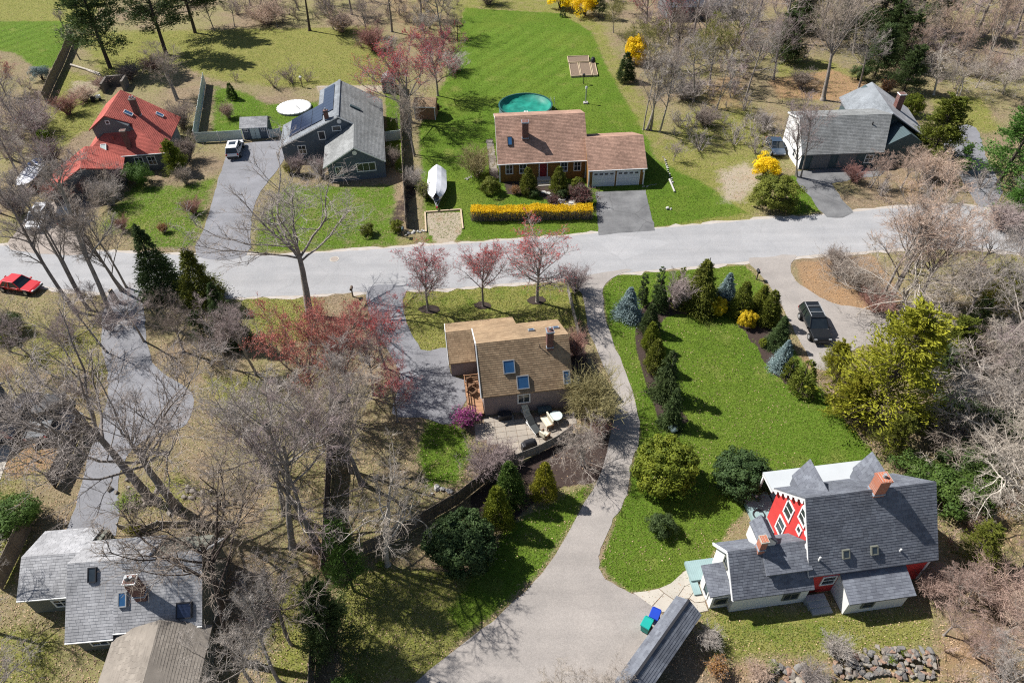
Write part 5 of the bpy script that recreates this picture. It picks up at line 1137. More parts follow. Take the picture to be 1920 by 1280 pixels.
('vasep', 1655, 572, -335, 'pinkish grey tree crowding the great pale tree, left', {'wid': 1.3}),
('vasep', 1725, 560, -350, 'pinkish grey tree crowding the great pale tree, right', {'wid': 1.3}),
('oak', 1712, 512, -330, 'pale brown bare tree behind the great pale tree'),
('pale1', 1742, 522, -360, 'pale tree with many limbs right of the great pale tree'),
('oak', 1800, 540, 9, 'bare tree at right between pale trees and lime conifers'),
('bush', 1570, 512, 2.0, 'brown brush on the leaf bank by drive mouth', {'wid': 1.8}),
('bush', 1612, 545, 2.2, 'brown brush bank above black car', {'wid': 1.9}),
('bushr', 1640, 580, 1.8, 'russet brush under the great pale tree', {'wid': 1.6}),
('bushg', 1560, 490, 1.5, 'grey brush near road by right drive mouth', {'wid': 1.4}),
('hem_lime', 1630, 790, -585, 'big lime yellow conifer right of the black car', {'wid': 1.15}),
('hem_lime', 1585, 780, 5, 'lower lime conifer at lawn edge behind red house', {'wid': 1.1}),
('hem_olive', 1655, 850, 5, 'olive conifer at lawn edge directly behind red house dormer', {'wid': 1.1}),
('hem_lime', 1560, 700, 4, 'lime conifer at lower end of black car', {'wid': 1.0}),
('hem_lime', 1700, 660, 5.5, 'lime conifer behind the big lime conifer'),
('hem_olive', 1770, 690, 6, 'olive conifer in the right hand thicket'),
('hem_lime', 1850, 590, 6.5, 'lime conifer at right edge of thicket, upper'),
('hem_lime', 1905, 560, 5, 'lime conifer at right edge, farthest right'),
('hem_dark', 1820, 620, 4, 'dark conifer inside right thicket'),
('oak', 1760, 790, 10, 'grey bare tree in thicket right of lime conifer', {'wid': 1.1}),
('oakm', 1830, 730, 10, 'mauve bare tree in thicket, right'),
('oak', 1895, 770, 11, 'bare tree in thicket near right edge'),
('pale', 1985, 900, 15, 'pale tree leaning in from right edge over rhododendrons', {'tilt': (38, 165), 'rot': 2.}),
('pale1', 1985, 740, 15, 'pale tree leaning in from right edge, upper one', {'tilt': (36, 150), 'rot': 4.}),
('pale', 1965, 880, 17, 'pale tree lying low in from right edge, its limbs over rhododendrons', {'tilt': (58, 160), 'rot': 1.}),
('pale1', 1975, 800, 17, 'pale tree lying low in from right edge, middle of three', {'tilt': (54, 152), 'rot': 3.}),
('pale1', 1960, 960, 13, 'pale tree lying low in from right edge, lowest of three', {'tilt': (60, 170), 'rot': 5.}),
('hem_dark', 1740, 720, 4.5, 'dark low evergreen in thicket beside lime conifer', {'wid': 1.3}),
('low_dark', 1800, 800, 2.6, 'dark low evergreen mound in middle of right thicket', {'wid': 1.4}),
('low_dark', 1880, 830, 2.6, 'dark low evergreen mound in thicket near right edge', {'wid': 1.4}),
('hem_dark', 1880, 700, 4.5, 'dark low evergreen at right edge of thicket', {'wid': 1.3}),
('low_olive', 1745, 800, 2.0, 'olive low bush in thicket behind lime conifer', {'wid': 1.4}),
('bush', 1790, 850, 2.8, 'brown bare thicket bush above rhododendrons', {'wid': 1.6}),
('bushg', 1860, 780, 3.2, 'grey bare thicket bush right of middle', {'wid': 1.6}),
('bushg', 1740, 660, 3, 'grey bare thicket bush near lime conifers', {'wid': 1.6}),
('bush', 1820, 690, 3.2, 'brown bare thicket bush at upper middle', {'wid': 1.6}),
('low_green', 1715, 905, 2.4, 'green rhododendron mound behind red house, left', {'wid': 1.3}),
('low_green', 1775, 940, 2.6, 'green rhododendron mound behind red house, middle', {'wid': 1.4}),
('low_green', 1835, 905, 2.2, 'green rhododendron mound behind red house, right', {'wid': 1.3}),
('low_dark', 1800, 880, 2.4, 'dark rhododendron behind the others under pale limbs', {'wid': 1.3}),
('hem_olive', 1822, 1048, 4.6, 'olive conifer at right gable of the red house', {'wid': 1.15}),
('vasep', 1800, 1140, 4.2, 'pinkish bare tree at lower right, left one', {'wid': 1.4}),
('vasep', 1880, 1190, 5, 'pinkish bare tree at lower right, right one', {'wid': 1.4}),
('vasep', 1905, 1080, 5, 'pinkish bare tree at right edge below olive conifer', {'wid': 1.3}),
('bushp', 1745, 1110, 1.8, 'pinkish bush at the red house lean-to corner', {'wid': 1.3}),
('oak', 1870, 1300, 6, 'bare grey tree at the bottom right corner', {'wid': 1.3}),
('shrub_moss', 1690, 1225, .5, 'bright green tuft on stone wall, right'), ('shrub_moss', 1665, 1240, .5, 'bright green tuft on stone wall, middle'), ('shrub_moss', 1445, 1255, .6, 'bright green tuft at left end of stone wall'),
('bushg', 1560, 1225, 1.6, 'grey bare bush at left end of stone wall', {'wid': 1.2}),
('bushg', 1520, 1275, 1.3, 'grey bare bush in front of stone wall', {'wid': 1.3}),
('bushg', 1325, 1205, 1.5, 'grey bare bush beside long shed roof', {'wid': 1.1}),
('shrub_rust', 1340, 1258, 1.1, 'rust tinted bush below the long shed'),
('bushp', 1420, 1268, 1.2, 'pinkish bush at bottom between shed and stone wall', {'wid': 1.4}),
# --- planting bed
('spruce_blue', 1177, 594, -538, 'blue spruce at left end of planting bed'),
('column_dark', 1203, 570, -512, 'slim dark column conifer behind first blue spruce'),
('column_dark', 1233, 562, -500, 'tallest slim dark column conifer in the bed'),
('thuja_dark', 1236, 580, -536, 'dark green cone between slim column and mauve bush', {'wid': .85}),
('column_olive', 1272, 556, -500, 'olive pointed column conifer behind mauve bush'),
('bushm', 1266, 576, -524, 'mauve bare bush amid the bed conifers', {'wid': .8}),
('spruce_olive', 1309, 576, -486, 'tall olive spruce in middle of the bed'),
('spruce_blue', 1357, 568, -512, 'second blue spruce right of tall olive spruce', {'wid': 1.1}),
('ball_gold', 1343, 588, -558, 'gold ball shrub below second blue spruce'),
('thuja_olive', 1385, 592, -528, 'olive cone conifer right of gold ball', {'wid': .85}),
('spruce_gold', 1421, 586, -534, 'yellow green spruce near dark mailbox'),
('thuja_olive', 1437, 606, -545, 'olive cone conifer at bed corner by drive', {'wid': .85}),
('ball_gold', 1398, 610, -583, 'gold ball shrub farther right along the bed'),
('spruce_dark', 1456, 648, -592, 'dark spruce at right side of the bed'),
('ball_goldgreen', 1430, 648, .9, 'small gold green ball on inner bed edge'),
('spruce_blue', 1463, 690, -638, 'third blue spruce low on right bed side'),
('dwarf_olive', 1478, 708, -669, 'small clipped cone next to third blue spruce'),
('dwarf_olive', 1500, 734, -676, 'clipped cone at lower end of the bed'),
('thuja_dark', 1216, 622, -570, 'dark cone conifer on left bed side, upper', {'wid': .85}),
('thuja_gold', 1218, 652, -604, 'gold green rounded conifer on left bed side', {'wid': .85}),
('thuja_olive', 1226, 692, -636, 'olive rounded conifer below the gold green one', {'wid': .85}),
('weep_dark', 1247, 742, -655, 'dark weeping conifer on left bed side', {'wid': .72}),
('weep_dark', 1257, 794, -726, 'dark weeping conifer at the bed tail end', {'wid': .72}),
('dome_goldgreen', 1241, 902, 4.6, 'great rounded gold green bush beside drive curve', {'wid': 1.14}),
('dome_holly', 1383, 912, 3.6, 'dark rounded bush beside the red house porch', {'wid': 1.25}),
('low_dark', 1240, 995, 1.6, 'small dark shrub alone on lawn below rounded bushes'),
('low_blue', 1262, 808, .6, 'low grey green shrub at the bed tail'),
# --- cape house front
('thuja_olive', 990, 362, -314, 'cone evergreen left of red door steps'),
('thuja_olive', 1047, 360, -312, 'cone evergreen right of red door steps'),
('dome_goldgreen', 1082, 354, 1.7, 'round topped olive shrub beside garage corner'),
('shrub_burg', 1090, 384, 1.9, 'broad burgundy bush left of dark asphalt drive', {'wid': 1.3}),
('shrub_burg', 1040, 386, 1.1, 'low burgundy bush along stone path', {'wid': 1.4}),
('low_dark', 1002, 370, 1.0, 'low dark green bush left of stone path'),
('low_dark', 1054, 370, 1.0, 'low dark green bush right of stone path'),
('shrub_rust', 967, 364, 1.0, 'tan and rust bush under the cape windows'),
('low_olive', 920, 362, 2.0, 'spreading dark yew at left corner of cape'),
('busho', 893, 330, 3.2, 'olive budding bush left of cape house', {'wid': 1.2}),
('shrub_lime', 1070, 366, .8, 'small lime bush near garage corner'),
('low_moss', 900, 352, .5, 'yellow green groundcover mound left of yew', {'wid': 2}),
# --- street maples
('maple', 803, 583, -462, 'leftmost of three red budding street maples', {'wid': 1.35}),
('maple', 906, 574, -446, 'middle and narrowest of three red budding street maples', {'wid': 1.2}),
('maple', 1007, 566, -428, 'rightmost and broadest of three red budding street maples', {'wid': 1.6}),
('bushm', 1078, 545, 2.6, 'mauve bare bush at drive mouth beside right maple'),
# --- around the tan house
('bushr', 1078, 668, 2.6, 'russet bush at right wall of tan house'),
('busho', 1114, 790, 4.4, 'olive budding tall bush between tan house and drive', {'wid': .95}),
('busho', 1092, 775, 3.4, 'olive budding bush close to tan house wall', {'wid': 1.1}),
('small', 1094, 873, -775, 'small pale bare tree on mulch beside drive bend', {'wid': 1.2}),
('bushr', 1120, 815, 2.0, 'russet bare bush by drive bend'),
('bushm', 912, 884, 2.4, 'mauve bush left of patio fence', {'wid': 1.3}),
('bushm', 945, 868, 2.0, 'mauve bush at patio corner', {'wid': 1.2}),
('shrub_magenta', 874, 796, 1.7, 'magenta flowering azalea beside the small deck'),
('thuja_lime', 1020, 930, -868, 'golden conifer on mulch near drive', {'wid': .75}),
('thuja_gold', 934, 984, -913, 'yellow green conifer left on mulch bed', {'wid': .75}),
('thuja_green', 956, 938, -868, 'blue green conifer behind the yellow green one', {'wid': .8}),
('dome_holly', 870, 1045, 4.8, 'great dark holly on lower lawn left of drive', {'wid': 1.1}),
# --- left woods
('spruce_dark', 312, 550, -420, 'tall dark spruce beside the road at left', {'wid': .85}),
('spruce_olive', 386, 566, -464, 'olive spruce right of tall dark spruce', {'wid': .9}),
('spruce_dark', 436, 640, -530, 'dark spruce behind mauve branches at left', {'wid': .8}),
('oakm', 425, 690, 9, 'mauve bare tree in front of the low dark evergreen'),
('vase', 345, 660, 8.5, 'bare upright tree below the tall dark spruce'),
('hem_dark', 385, 640, 4, 'dark evergreen low among mauve branches'),
('slim', 142, 584, -350, 'leftmost bare tree leaning over road at left', {'tilt': (10, 170)}),
('slim', 163, 580, -330, 'second bare tree leaning over road at left', {'tilt': (6, 160)}),
('slim', 210, 592, -300, 'third and tallest bare tree leaning over road at left', {'tilt': (8, 175)}),
('vase', 233, 542, -325, 'forked bare tree at roadside left of the dark spruce', {'var': 1}),
('smalld', 184, 584, 5, 'small bare sapling among leaning roadside trees'),
('low_dark', 25, 620, 2.2, 'dark evergreen bush below the red car'),
('low_goldgreen', 15, 640, 1.4, 'rust and green bush at left edge under red car'),
('oakm', 70, 680, 7, 'mauve bare tree at left below red car'),
('oakm', 140, 690, 7, 'mauve bare tree beside left drive, upper'),
('vasep', 30, 740, 5, 'pinkish bare tree above parked trucks'),
('oakm', 270, 640, 8, 'mauve bare tree between left drive and spruces'),
('oak2x', 284, 938, -540, 'big left trunk of two bare trees over left drive', {'tilt': (4, 150), 'wid': 1.2}),
('oak', 329, 950, -575, 'big right trunk of two bare trees over left drive', {'var': 1, 'wid': 1.2}),
('low_green', 32, 985, 2.6, 'glossy green bush at left edge above grey house', {'wid': 1.3}),
('shrub_lime', 256, 1000, .9, 'yellow forsythia sprig behind the grey roof'),
('oak', 535, 962, -690, 'grey bare tree in middle woods, left'),
('oakm', 548, 1024, -720, 'bare tree in middle woods nearest bottom'),
('slim', 590, 1028, -730, 'slender tree beside the tall fence line'),
('vase', 678, 906, -640, 'dark bare tree right of fence line in middle woods'),
('slim', 655, 880, -660, 'slim bare tree by fence line in middle woods'),
('pale1', 727, 1058, -790, 'whitish crooked tree at the fence end on lower lawn', {'wid': .8}),
('oak', 495, 880, 11, 'grey bare tree in clearing right of left drive'),
('coraltree', 600, 770, -548, 'coral red budding tree left of the tan house, left crown', {'wid': .85}),
('coraltree', 655, 735, -552, 'coral red budding tree left of tan house, middle crown', {'wid': .85}),
('redtree', 722, 690, -556, 'crimson budding tree beside the tan house parking'),
('redtree', 745, 790, 8, 'crimson budding tree lower beside parking area', {'wid': .8}),
('oakm', 700, 740, 9, 'mauve bare tree between coral trees and parking'),
('oakm', 480, 700, 9, 'mauve bare tree right of the dark spruces'),
('oak', 620, 850, 9, 'bare tree standing behind tall fence, middle'),
('hem_green', 664, 1108, -985, 'evergreen with bare lower stem beside fence corner', {'wid': .62}),
('hem_dark', 630, 1218, -1098, 'dark evergreen along lower fence line', {'wid': .6}),
('spruce_green', 655, 1328, 4.2, 'dark green spruce at bottom edge by fence'),
('oakd', 447, 1240, -930, 'dark twiggy tree over right side of grey house', {'wid': 1.0}),
('oak', 485, 1300, 11, 'bare tree at bottom edge right of grey house', {'tilt': (8, 120)}),
('slim', 523, 1278, 9, 'slim bare tree at bottom near lower fence'),
('slim', 542, 1206, 9, 'slim bare tree left of dark lower evergreens'),
('oak', 30, 1320, 8, 'bare tree at the bottom left corner', {'wid': 1.2}),
('oak', -30, 1180, 9, 'bare tree at left edge beside grey house'),
('small', 1092, 1335, 6.0, 'thin bare tree on the drive at bottom, middle'),
('small', 1148, 1335, 5.2, 'thin bare tree at bottom beside long shed'),
('small', 1040, 1340, 5.6, 'thin bare tree at bottom, left of another'),
('shrub_moss', 715, 1062, .5, 'bright green tuft at foot of whitish crooked tree'),
('shrub_moss', 240, 945, .7, 'yellow green groundcover clump at drive edge by two bare trees', {'wid': 2.0}),
]
K('oak2x', ['oak2'], 'bare_tree', 'tree', {'trunk': BK['grey'], 'crown': BK['twig']}); K('vasex', ['vase2'], 'bare_tree', 'tree', {'trunk': BK['grey'], 'crown': BK['twigm']})
for row in T_:
    k_, x, y, h, lb = row[:5]; op = row[5] if len(row) > 5 else {}
    plant(k_, x, y, h if h > 0 else topto(x, y, -h), lb, **op)
# forsythia hedge
ha, hb = G(884, 411), G(1110, 407); rg = np.random.default_rng(5); hd = tag(empty('clipped_hedge', (*((ha+hb)/2)[:2], 0), math.atan2(hb[1]-ha[1], hb[0]-ha[0])), 'long clipped yellow forsythia hedge along the road', 'hedge'); LH = float(np.hypot(*(hb-ha)[:2]))
n = 16000; c = np.stack([rg.uniform(-LH/2, LH/2, n), rg.uniform(-.75, .75, n), rg.uniform(.5, 1.5, n)], 1); c[:, 2] = np.where(rg.random(n) < .55, 1.42+rg.normal(0, .07, n)+.06*np.sin(c[:, 0]*2.3), c[:, 2]); c[:, 1] += .08*np.sin(c[:, 0]*1.7); c[:, 2] += .09*np.sin(c[:, 0]*.9+1)+.06*np.sin(c[:, 0]*3.7); ow = rg.random(n) < .07; c[ow] += rg.normal(size=(ow.sum(), 3))*np.array([.15, .16, .14]); c = c[(c[:, 2] > 1.0) | (rg.random(n) < .4)]
obj('foliage', leafmesh(c, rg.normal(size=c.shape)+np.array([0, 0, .5]), .13, .09, rg, 'foliage'), LF['forsythia'], hd)
n = 2600; A = Acc(); o_ = np.stack([rg.uniform(-LH/2, LH/2, n), rg.uniform(-.6, .6, n), np.zeros(n)], 1); P_ = walk(o_, np.stack([rg.normal(0, .2, n), rg.normal(0, .2, n), np.ones(n)], 1), rg.uniform(1.1, 1.45, n), 3, .08, 0, rg); A.add(*tubes(P_, np.full(n, .016), np.full(n, .008), 3)); obj('twigs', A.mesh('twigs'), BK['twigd'], hd)
# underbrush nobody could count
def brush(name, polys, dens, hs, m, label, seed):
    rg = np.random.default_rng(seed); pc = bush(seed, 1.6, 1.1, 13, 5, 3, .013); vs = [(np.array([v.co[:] for v in me.vertices]), np.array([p.vertices[:] for p in me.polygons])) for me in pc.values()]
    A = Acc()
    for pl in polys:
        W_ = GP(pl); xs = [p[0] for p in W_]; ys = [p[1] for p in W_]; ar = abs(area2(W_))/2; n = int(ar*dens)
        k = 0
        while k < n:
            x, y = rg.uniform(min(xs), max(xs)), rg.uniform(min(ys), max(ys))
            if not pip((x, y), W_): 
                k += .25; continue
            k += 1; a = rg.random()*6.283; s = rg.uniform(*hs)/1.6; w = s*rg.uniform(.9, 1.5); c_, s_ = math.cos(a), math.sin(a)
            for V, F in vs: A.add(np.stack([(V[:, 0]*c_-V[:, 1]*s_)*w+x, (V[:, 0]*s_+V[:, 1]*c_)*w+y, V[:, 2]*s], 1), F)
    o = obj(name, A.mesh(name), m); tag(o, label, 'underbrush', kind='stuff'); return o
brush('underbrush', [[(1130, -10), (1930, -10), (1930, 175), (1700, 178), (1640, 120), (1480, 110), (1420, 150), (1300, 230), (1240, 150)]], .075, (1.2, 3.2), BK['twigm'], 'tangle of mauve underbrush in the upper right woods', 61)
brush('underbrush', [[(1700, 480), (1940, 420), (1940, 900), (1730, 830), (1670, 640)], [(1640, 330), (1900, 320), (1900, 385), (1640, 375)], [(1240, 170), (1330, 160), (1400, 200), (1460, 250), (1420, 300), (1330, 290), (1260, 270)]], .12, (1., 2.8), BK['twig'], 'tangle of grey underbrush in thicket at right', 62)
brush('underbrush', [[(1770, 960), (1940, 900), (1940, 1300), (1710, 1300), (1780, 1110)]], .22, (.8, 1.9), BK['twigpk'], 'pinkish underbrush at the lower right', 63)
brush('underbrush', [[(-20, 600), (240, 610), (200, 760), (-20, 750)], [(-20, 110), (110, 190), (100, 350), (-20, 440)], [(420, 1080), (500, 1010), (520, 1300), (410, 1300)]], .08, (1., 2.4), BK['twigm'], 'mauve underbrush along the left side', 64)
brush('underbrush', [[(390, -10), (860, -10), (800, 55), (620, 40), (430, 45)], [(420, 150), (720, 140), (700, 158), (430, 166)], [(620, -5), (860, -5), (850, 70), (690, 110), (640, 60)], [(480, 820), (600, 780), (720, 880), (640, 1010), (520, 960)]], .06, (1., 3), BK['twigd'], 'brown underbrush at top and in middle woods', 65)

# ------------------------------------------------------------------ fences, walls, paving
def fence(pix, h, m, label, sec=2.4, boards=True, name='wooden_fence', cap=None, world=False, picket=0):
    pts = [np.array(p, float) for p in (pix if world else GP(pix))]; root = tag(empty(name, (*pts[0], 0)), label, 'fence'); o = pts[0]
    for a, b in zip(pts[:-1], pts[1:]):
        L = np.hypot(*(b-a)); n = max(1, round(L/sec)); d = (b-a)/L; ang = math.atan2(d[1], d[0])
        for i in range(n):
            p, q = a+d*L*i/n-o, a+d*L*(i+1)/n-o; hh = h*(1+rr.uniform(-.03, .03)); mb = MB(); k = max(2, int(np.hypot(*(q-p))/(.30 if not picket else .18)))
            for j in range(k):
                c = p+(q-p)*(j+.5)/k; mb.box((c[0], c[1], hh/2+.04), (np.hypot(*(q-p))/k-(.012 if not picket else .07), .035, hh-.05+rr.uniform(-.02, .02)), ang, rr.random())
            for z in (.35, hh-.3): mb.box(((p+q)[0]/2, (p+q)[1]/2, z), (np.hypot(*(q-p)), .09, .08), ang)
            mb.build('panel', m, root)
            MB().box((p[0], p[1], h/2+.05), (.11, .11, h+.1), ang).build('post', cap or m, root)
    e = pts[-1]-o; MB().box((e[0], e[1], h/2+.05), (.11, .11, h+.1)).build('post', cap or m, root)
    return root
M['fence_w'] = mat('weathered_fence', (.25, .205, .16), (.15, .12, .095), 2, .9, .2, 20, attr=.6)
M['fence_g'] = mat('grey_silvered_fence', (.33, .30, .26), (.22, .20, .175), 2, .9, .2, 20, attr=.6)
M['fence_d'] = mat('dark_stained_fence', (.11, .085, .07), (.07, .055, .045), 2, .9, .2, 20, attr=.6)
fence([(751, 165), (754, 255), (757, 330), (763, 428)], 1.8, M['fence_w'], 'weathered stockade fence between solar house and brown cape yard')
fence([(627, 735), (623, 850), (617, 970), (612, 1085)], 2.0, M['fence_d'], 'tall dark fence running through the middle woods')
fence([(597, 1150), (592, 1220), (588, 1300)], 1.8, M['fence_w'], 'dark fence at bottom beside lower evergreens')
fence([(612, 1085), (660, 1050), (730, 1020), (800, 980), (860, 945), (910, 905), (965, 868)], 1.6, M['fence_w'], 'curving wooden fence from tan house patio to the fence corner')
fence([(965, 868), (1010, 850), (1045, 832), (1072, 812)], 1.1, M['fence_g'], 'low silvered fence along patio edge')
fence([(1064, 548), (1074, 590), (1086, 640)], 1.2, M['fence_g'], 'low grey fence on left side of the long drive', picket=1)
fence([(386, 158), (380, 200), (374, 235), (369, 268)], 1.8, M['vinyl'], 'white vinyl privacy fence running back beside dark pine shade', cap=M['white'], name='vinyl_fence')
fence([(369, 268), (413, 266), (456, 263)], 1.5, M['vinyl'], 'white vinyl fence joining the grey garden shed', cap=M['white'], name='vinyl_fence')
fence([(508, 259), (528, 256)], 1.3, M['vinyl'], 'short white vinyl fence between shed and solar house', cap=M['white'], name='vinyl_fence')
fence([(724, 266), (752, 263)], 1.5, M['vinyl'], 'short white vinyl fence right of solar house', cap=M['white'], name='vinyl_fence')
fence([(140, 72), (122, 118), (100, 165), (88, 195)], 1.9, M['fence_w'], 'brown stockade fence between striped lawn and pines')
fence([(160, 800), (132, 860), (105, 915)], 1.7, M['fence_d'], 'dark fence left of the left drive')
fence([(70, 968), (40, 1035), (6, 1105)], 1.8, M['fence_w'], 'brown fence left of weathered grey house')
fence([(-20, 1000), (20, 1000), (50, 997)], 1.5, M['fence_w'], 'brown fence crossing behind the left fence at left edge')
fence([(225, 990), (262, 1000), (300, 985), (440, 985)], .6, M['fence_g'], 'low timber edging wall behind weathered grey house', boards=False)
# stones: a few shared shapes
import bmesh
def stone_mesh(seed):
    rg = np.random.default_rng(seed); bm = bmesh.new()
    for p in nrm(rg.normal(size=(15, 3)))*rg.uniform(.8, 1.1, (15, 1))*np.array([1, .8, .62]): bm.verts.new(p*.5)
    bmesh.ops.convex_hull(bm, input=bm.verts); me = bpy.data.meshes.new('stone')
    for v in [v for v in bm.verts if not v.link_faces]: bm.verts.remove(v)
    bm.to_mesh(me); bm.free(); return me
STN = [stone_mesh(70+i) for i in range(7)]
def stones(root, spots, m, name='stone'):
    for i, (x, y, z, s) in enumerate(spots):
        o = bpy.data.objects.new(name, STN[i % 7]); COL.objects.link(o); o.parent = root; o.location = (x-root.location.x, y-root.location.y, z); o.scale = (s*rr.uniform(.8, 1.3), s*rr.uniform(.8, 1.2), s*rr.uniform(.7, 1.1)); o.rotation_euler = (rr.uniform(-.3, .3), rr.uniform(-.3, .3), rr.random()*6.28)
        if not o.data.materials: o.data.materials.append(m if not isinstance(m, list) else m[0])
        o.material_slots[0].link = 'OBJECT'; o.material_slots[0].material = m if not isinstance(m, list) else m[i % len(m)]
w0 = G(1650, 1255); sw = tag(empty('stone_wall', (w0[0], w0[1], 0)), 'tumbled dry stone retaining wall along the bottom right edge', 'wall'); sp = []
for i in range(190):
    t = rr.random(); px = 1562+190*t; py = 1226+50*rr.random()-8*math.sin(t*3); q = G(px, py); k = (py-1218)/58; sp.append((q[0], q[1], .5*(1-k)+.08, rr.uniform(.3, .62)))
for i in range(26):
    q = G(1440+70*rr.random(), 1245+40*rr.random()); sp.append((q[0], q[1], .22, rr.uniform(.4, .85)))
stones(sw, sp, [M['stone'], M['stone_d'], M['stone'], M['stone_d'], M['stone_r'], M['stone']])
def row_stones(a, b, n, s, jit, m, label, name='stone_edging'):
    A, B = G(*a), G(*b); root = tag(empty(name, (A[0], A[1], 0)), label, 'stones')
    stones(root, [(*(A+(B-A)*(i+.5)/n+np.array([rr.uniform(-jit, jit), rr.uniform(-jit, jit), 0]))[:2], s*.22, s*rr.uniform(.7, 1.3)) for i in range(n)], m); return root
row_stones((756, 440), (796, 434), 12, .42, .3, M['stone_w'], 'row of pale stones behind the roadside mailbox')
row_stones((1243, 293), (1262, 345), 14, .34, .1, M['stone_w'], 'line of white stones on the lawn right of garage')
row_stones((1204, 352), (1230, 346), 8, .25, .1, M['stone_w'], 'pale stone edging at the garage corner')
row_stones((225, 905), (345, 960), 22, .55, .9, M['stone'], 'scattered boulders around two big bare trees')
row_stones((345, 920), (430, 945), 14, .6, .6, M['stone'], 'boulders right of two big bare trees')
row_stones((815, 925), (850, 915), 6, .5, .4, M['stone_w'], 'pale rocks beside the curving wooden fence')
row_stones((595, 186), (650, 172), 14, .35, .7, M['stone_w'], 'pale stones behind solar panel house')
row_stones((870, 338), (905, 322), 12, .32, .2, M['stone_w'], 'pale stone border left of cape house')
row_stones((1062, 372), (1098, 372), 8, .3, .3, M['stone_w'], 'pale stones between burgundy bush and garage')
b_ = G(1251, 392); bo = tag(empty('boulder', (b_[0], b_[1], 0)), 'single pale boulder on lawn right of dark drive', 'boulder'); stones(bo, [(b_[0], b_[1], .15, .75), (b_[0]+.4, b_[1]-.1, .08, .35)], M['stone_w'])
lg = G(1260, 352); lo = tag(empty('birch_log', (lg[0], lg[1], 0)), 'white birch log lying at the end of stone line', 'log'); A_ = G(1255, 338)-lg; MB().cyl((A_[0], A_[1], .14), (.1, -1.2, .14), .13, .11, 9).build('log', M['stone_w'], lo)
# flagstone path to the red door, each stone by itself
fp = MB().prism(ccw(GP([(1012, 362), (1032, 360), (1062, 378), (1100, 392), (1085, 400), (1050, 388)])), 0, .02).build('stone_path', M['mulch']); fp['kind'] = 'structure'
for i in range(16):
    t = i/15; q = G(1022+t*64+rr.uniform(-9, 9), 363+t*28+rr.uniform(-4, 4)); k = rr.randint(5, 7); pts = [(q[0]+.42*rr.uniform(.7, 1.1)*math.cos(6.283*j/k), q[1]+.36*rr.uniform(.7, 1.1)*math.sin(6.283*j/k)) for j in range(k)]
    MB().prism(pts, .0, .045+.001*i).build('flagstone', M['stone_w'], fp)
fq = MB().prism(ccw(GP([(912, 262), (924, 260), (936, 335), (918, 335)])), 0, .02).build('stone_path', M['mulch']); fq['kind'] = 'structure'
for i in range(12): q = G(918+i*.9+rr.uniform(-1, 1), 266+i*6); MB().box((q[0], q[1], .03+.001*i), (.95, .85, .05), rr.uniform(-.15, .15)).build('flagstone', M['stone'], fq)
# concrete walk: slabs cast one by one
Z = lambda x, y: (1130+x/6.74, 1090+y/6.74)
wk = MB().prism(ccw(GP([Z(370, 140), Z(560, 118), Z(760, 70), Z(880, 10), Z(1010, -120), Z(1120, -190), Z(1290, 90), Z(1340, 370), Z(1200, 400), Z(1000, 330), Z(760, 395), Z(690, 400), Z(600, 330)])), -.05, .022).build('walkway', M['soil']); wk['kind'] = 'structure'
for i, P_ in enumerate(([(385, 140), (560, 122), (705, 92), (770, 148), (620, 310)], [(715, 88), (860, 24), (1000, -100), (1090, -30), (915, 235), (780, 145)], [(1005, -108), (1110, -180), (1190, -20), (1040, 60)], [(1035, 68), (1190, -14), (1215, 30), (1090, 210), (925, 232)], [(630, 318), (776, 152), (905, 240), (800, 380), (700, 395)], [(1222, 36), (1285, 95), (1290, 250), (1170, 265), (1098, 212)], [(1092, 222), (1166, 272), (1290, 262), (1330, 365), (1200, 395), (1090, 320)])):
    MB().prism(ccw(GP([Z(*p) for p in P_])), .0, .045+.0015*i, r=rr.random()).build('slab', M['concrete'], wk)
pt = MB().prism(ccw(GP([(868, 802), (905, 782), (1078, 770), (1078, 800), (1070, 812), (1045, 830), (1008, 848), (965, 866), (940, 850), (900, 825)])), -.05, .03).build('patio', M['soil']); pt['kind'] = 'structure'
for i in range(11):
    for j in range(7):
        q = np.array([-.6+i*.88, -.5-j*.62]); c_, s_ = math.cos(.124), math.sin(.124); X, Y = -2.5+q[0]*c_-q[1]*s_, 39.86+q[0]*s_+q[1]*c_
        if pip((X, Y), GP([(876, 804), (908, 786), (1072, 774), (1072, 806), (1010, 840), (960, 856), (905, 824)])): MB().box((X, Y, .03), (.85, .59, .04+.002*((i*3+j*5) % 4)), .124, rr.random()).build('paver', M['paver'], pt)
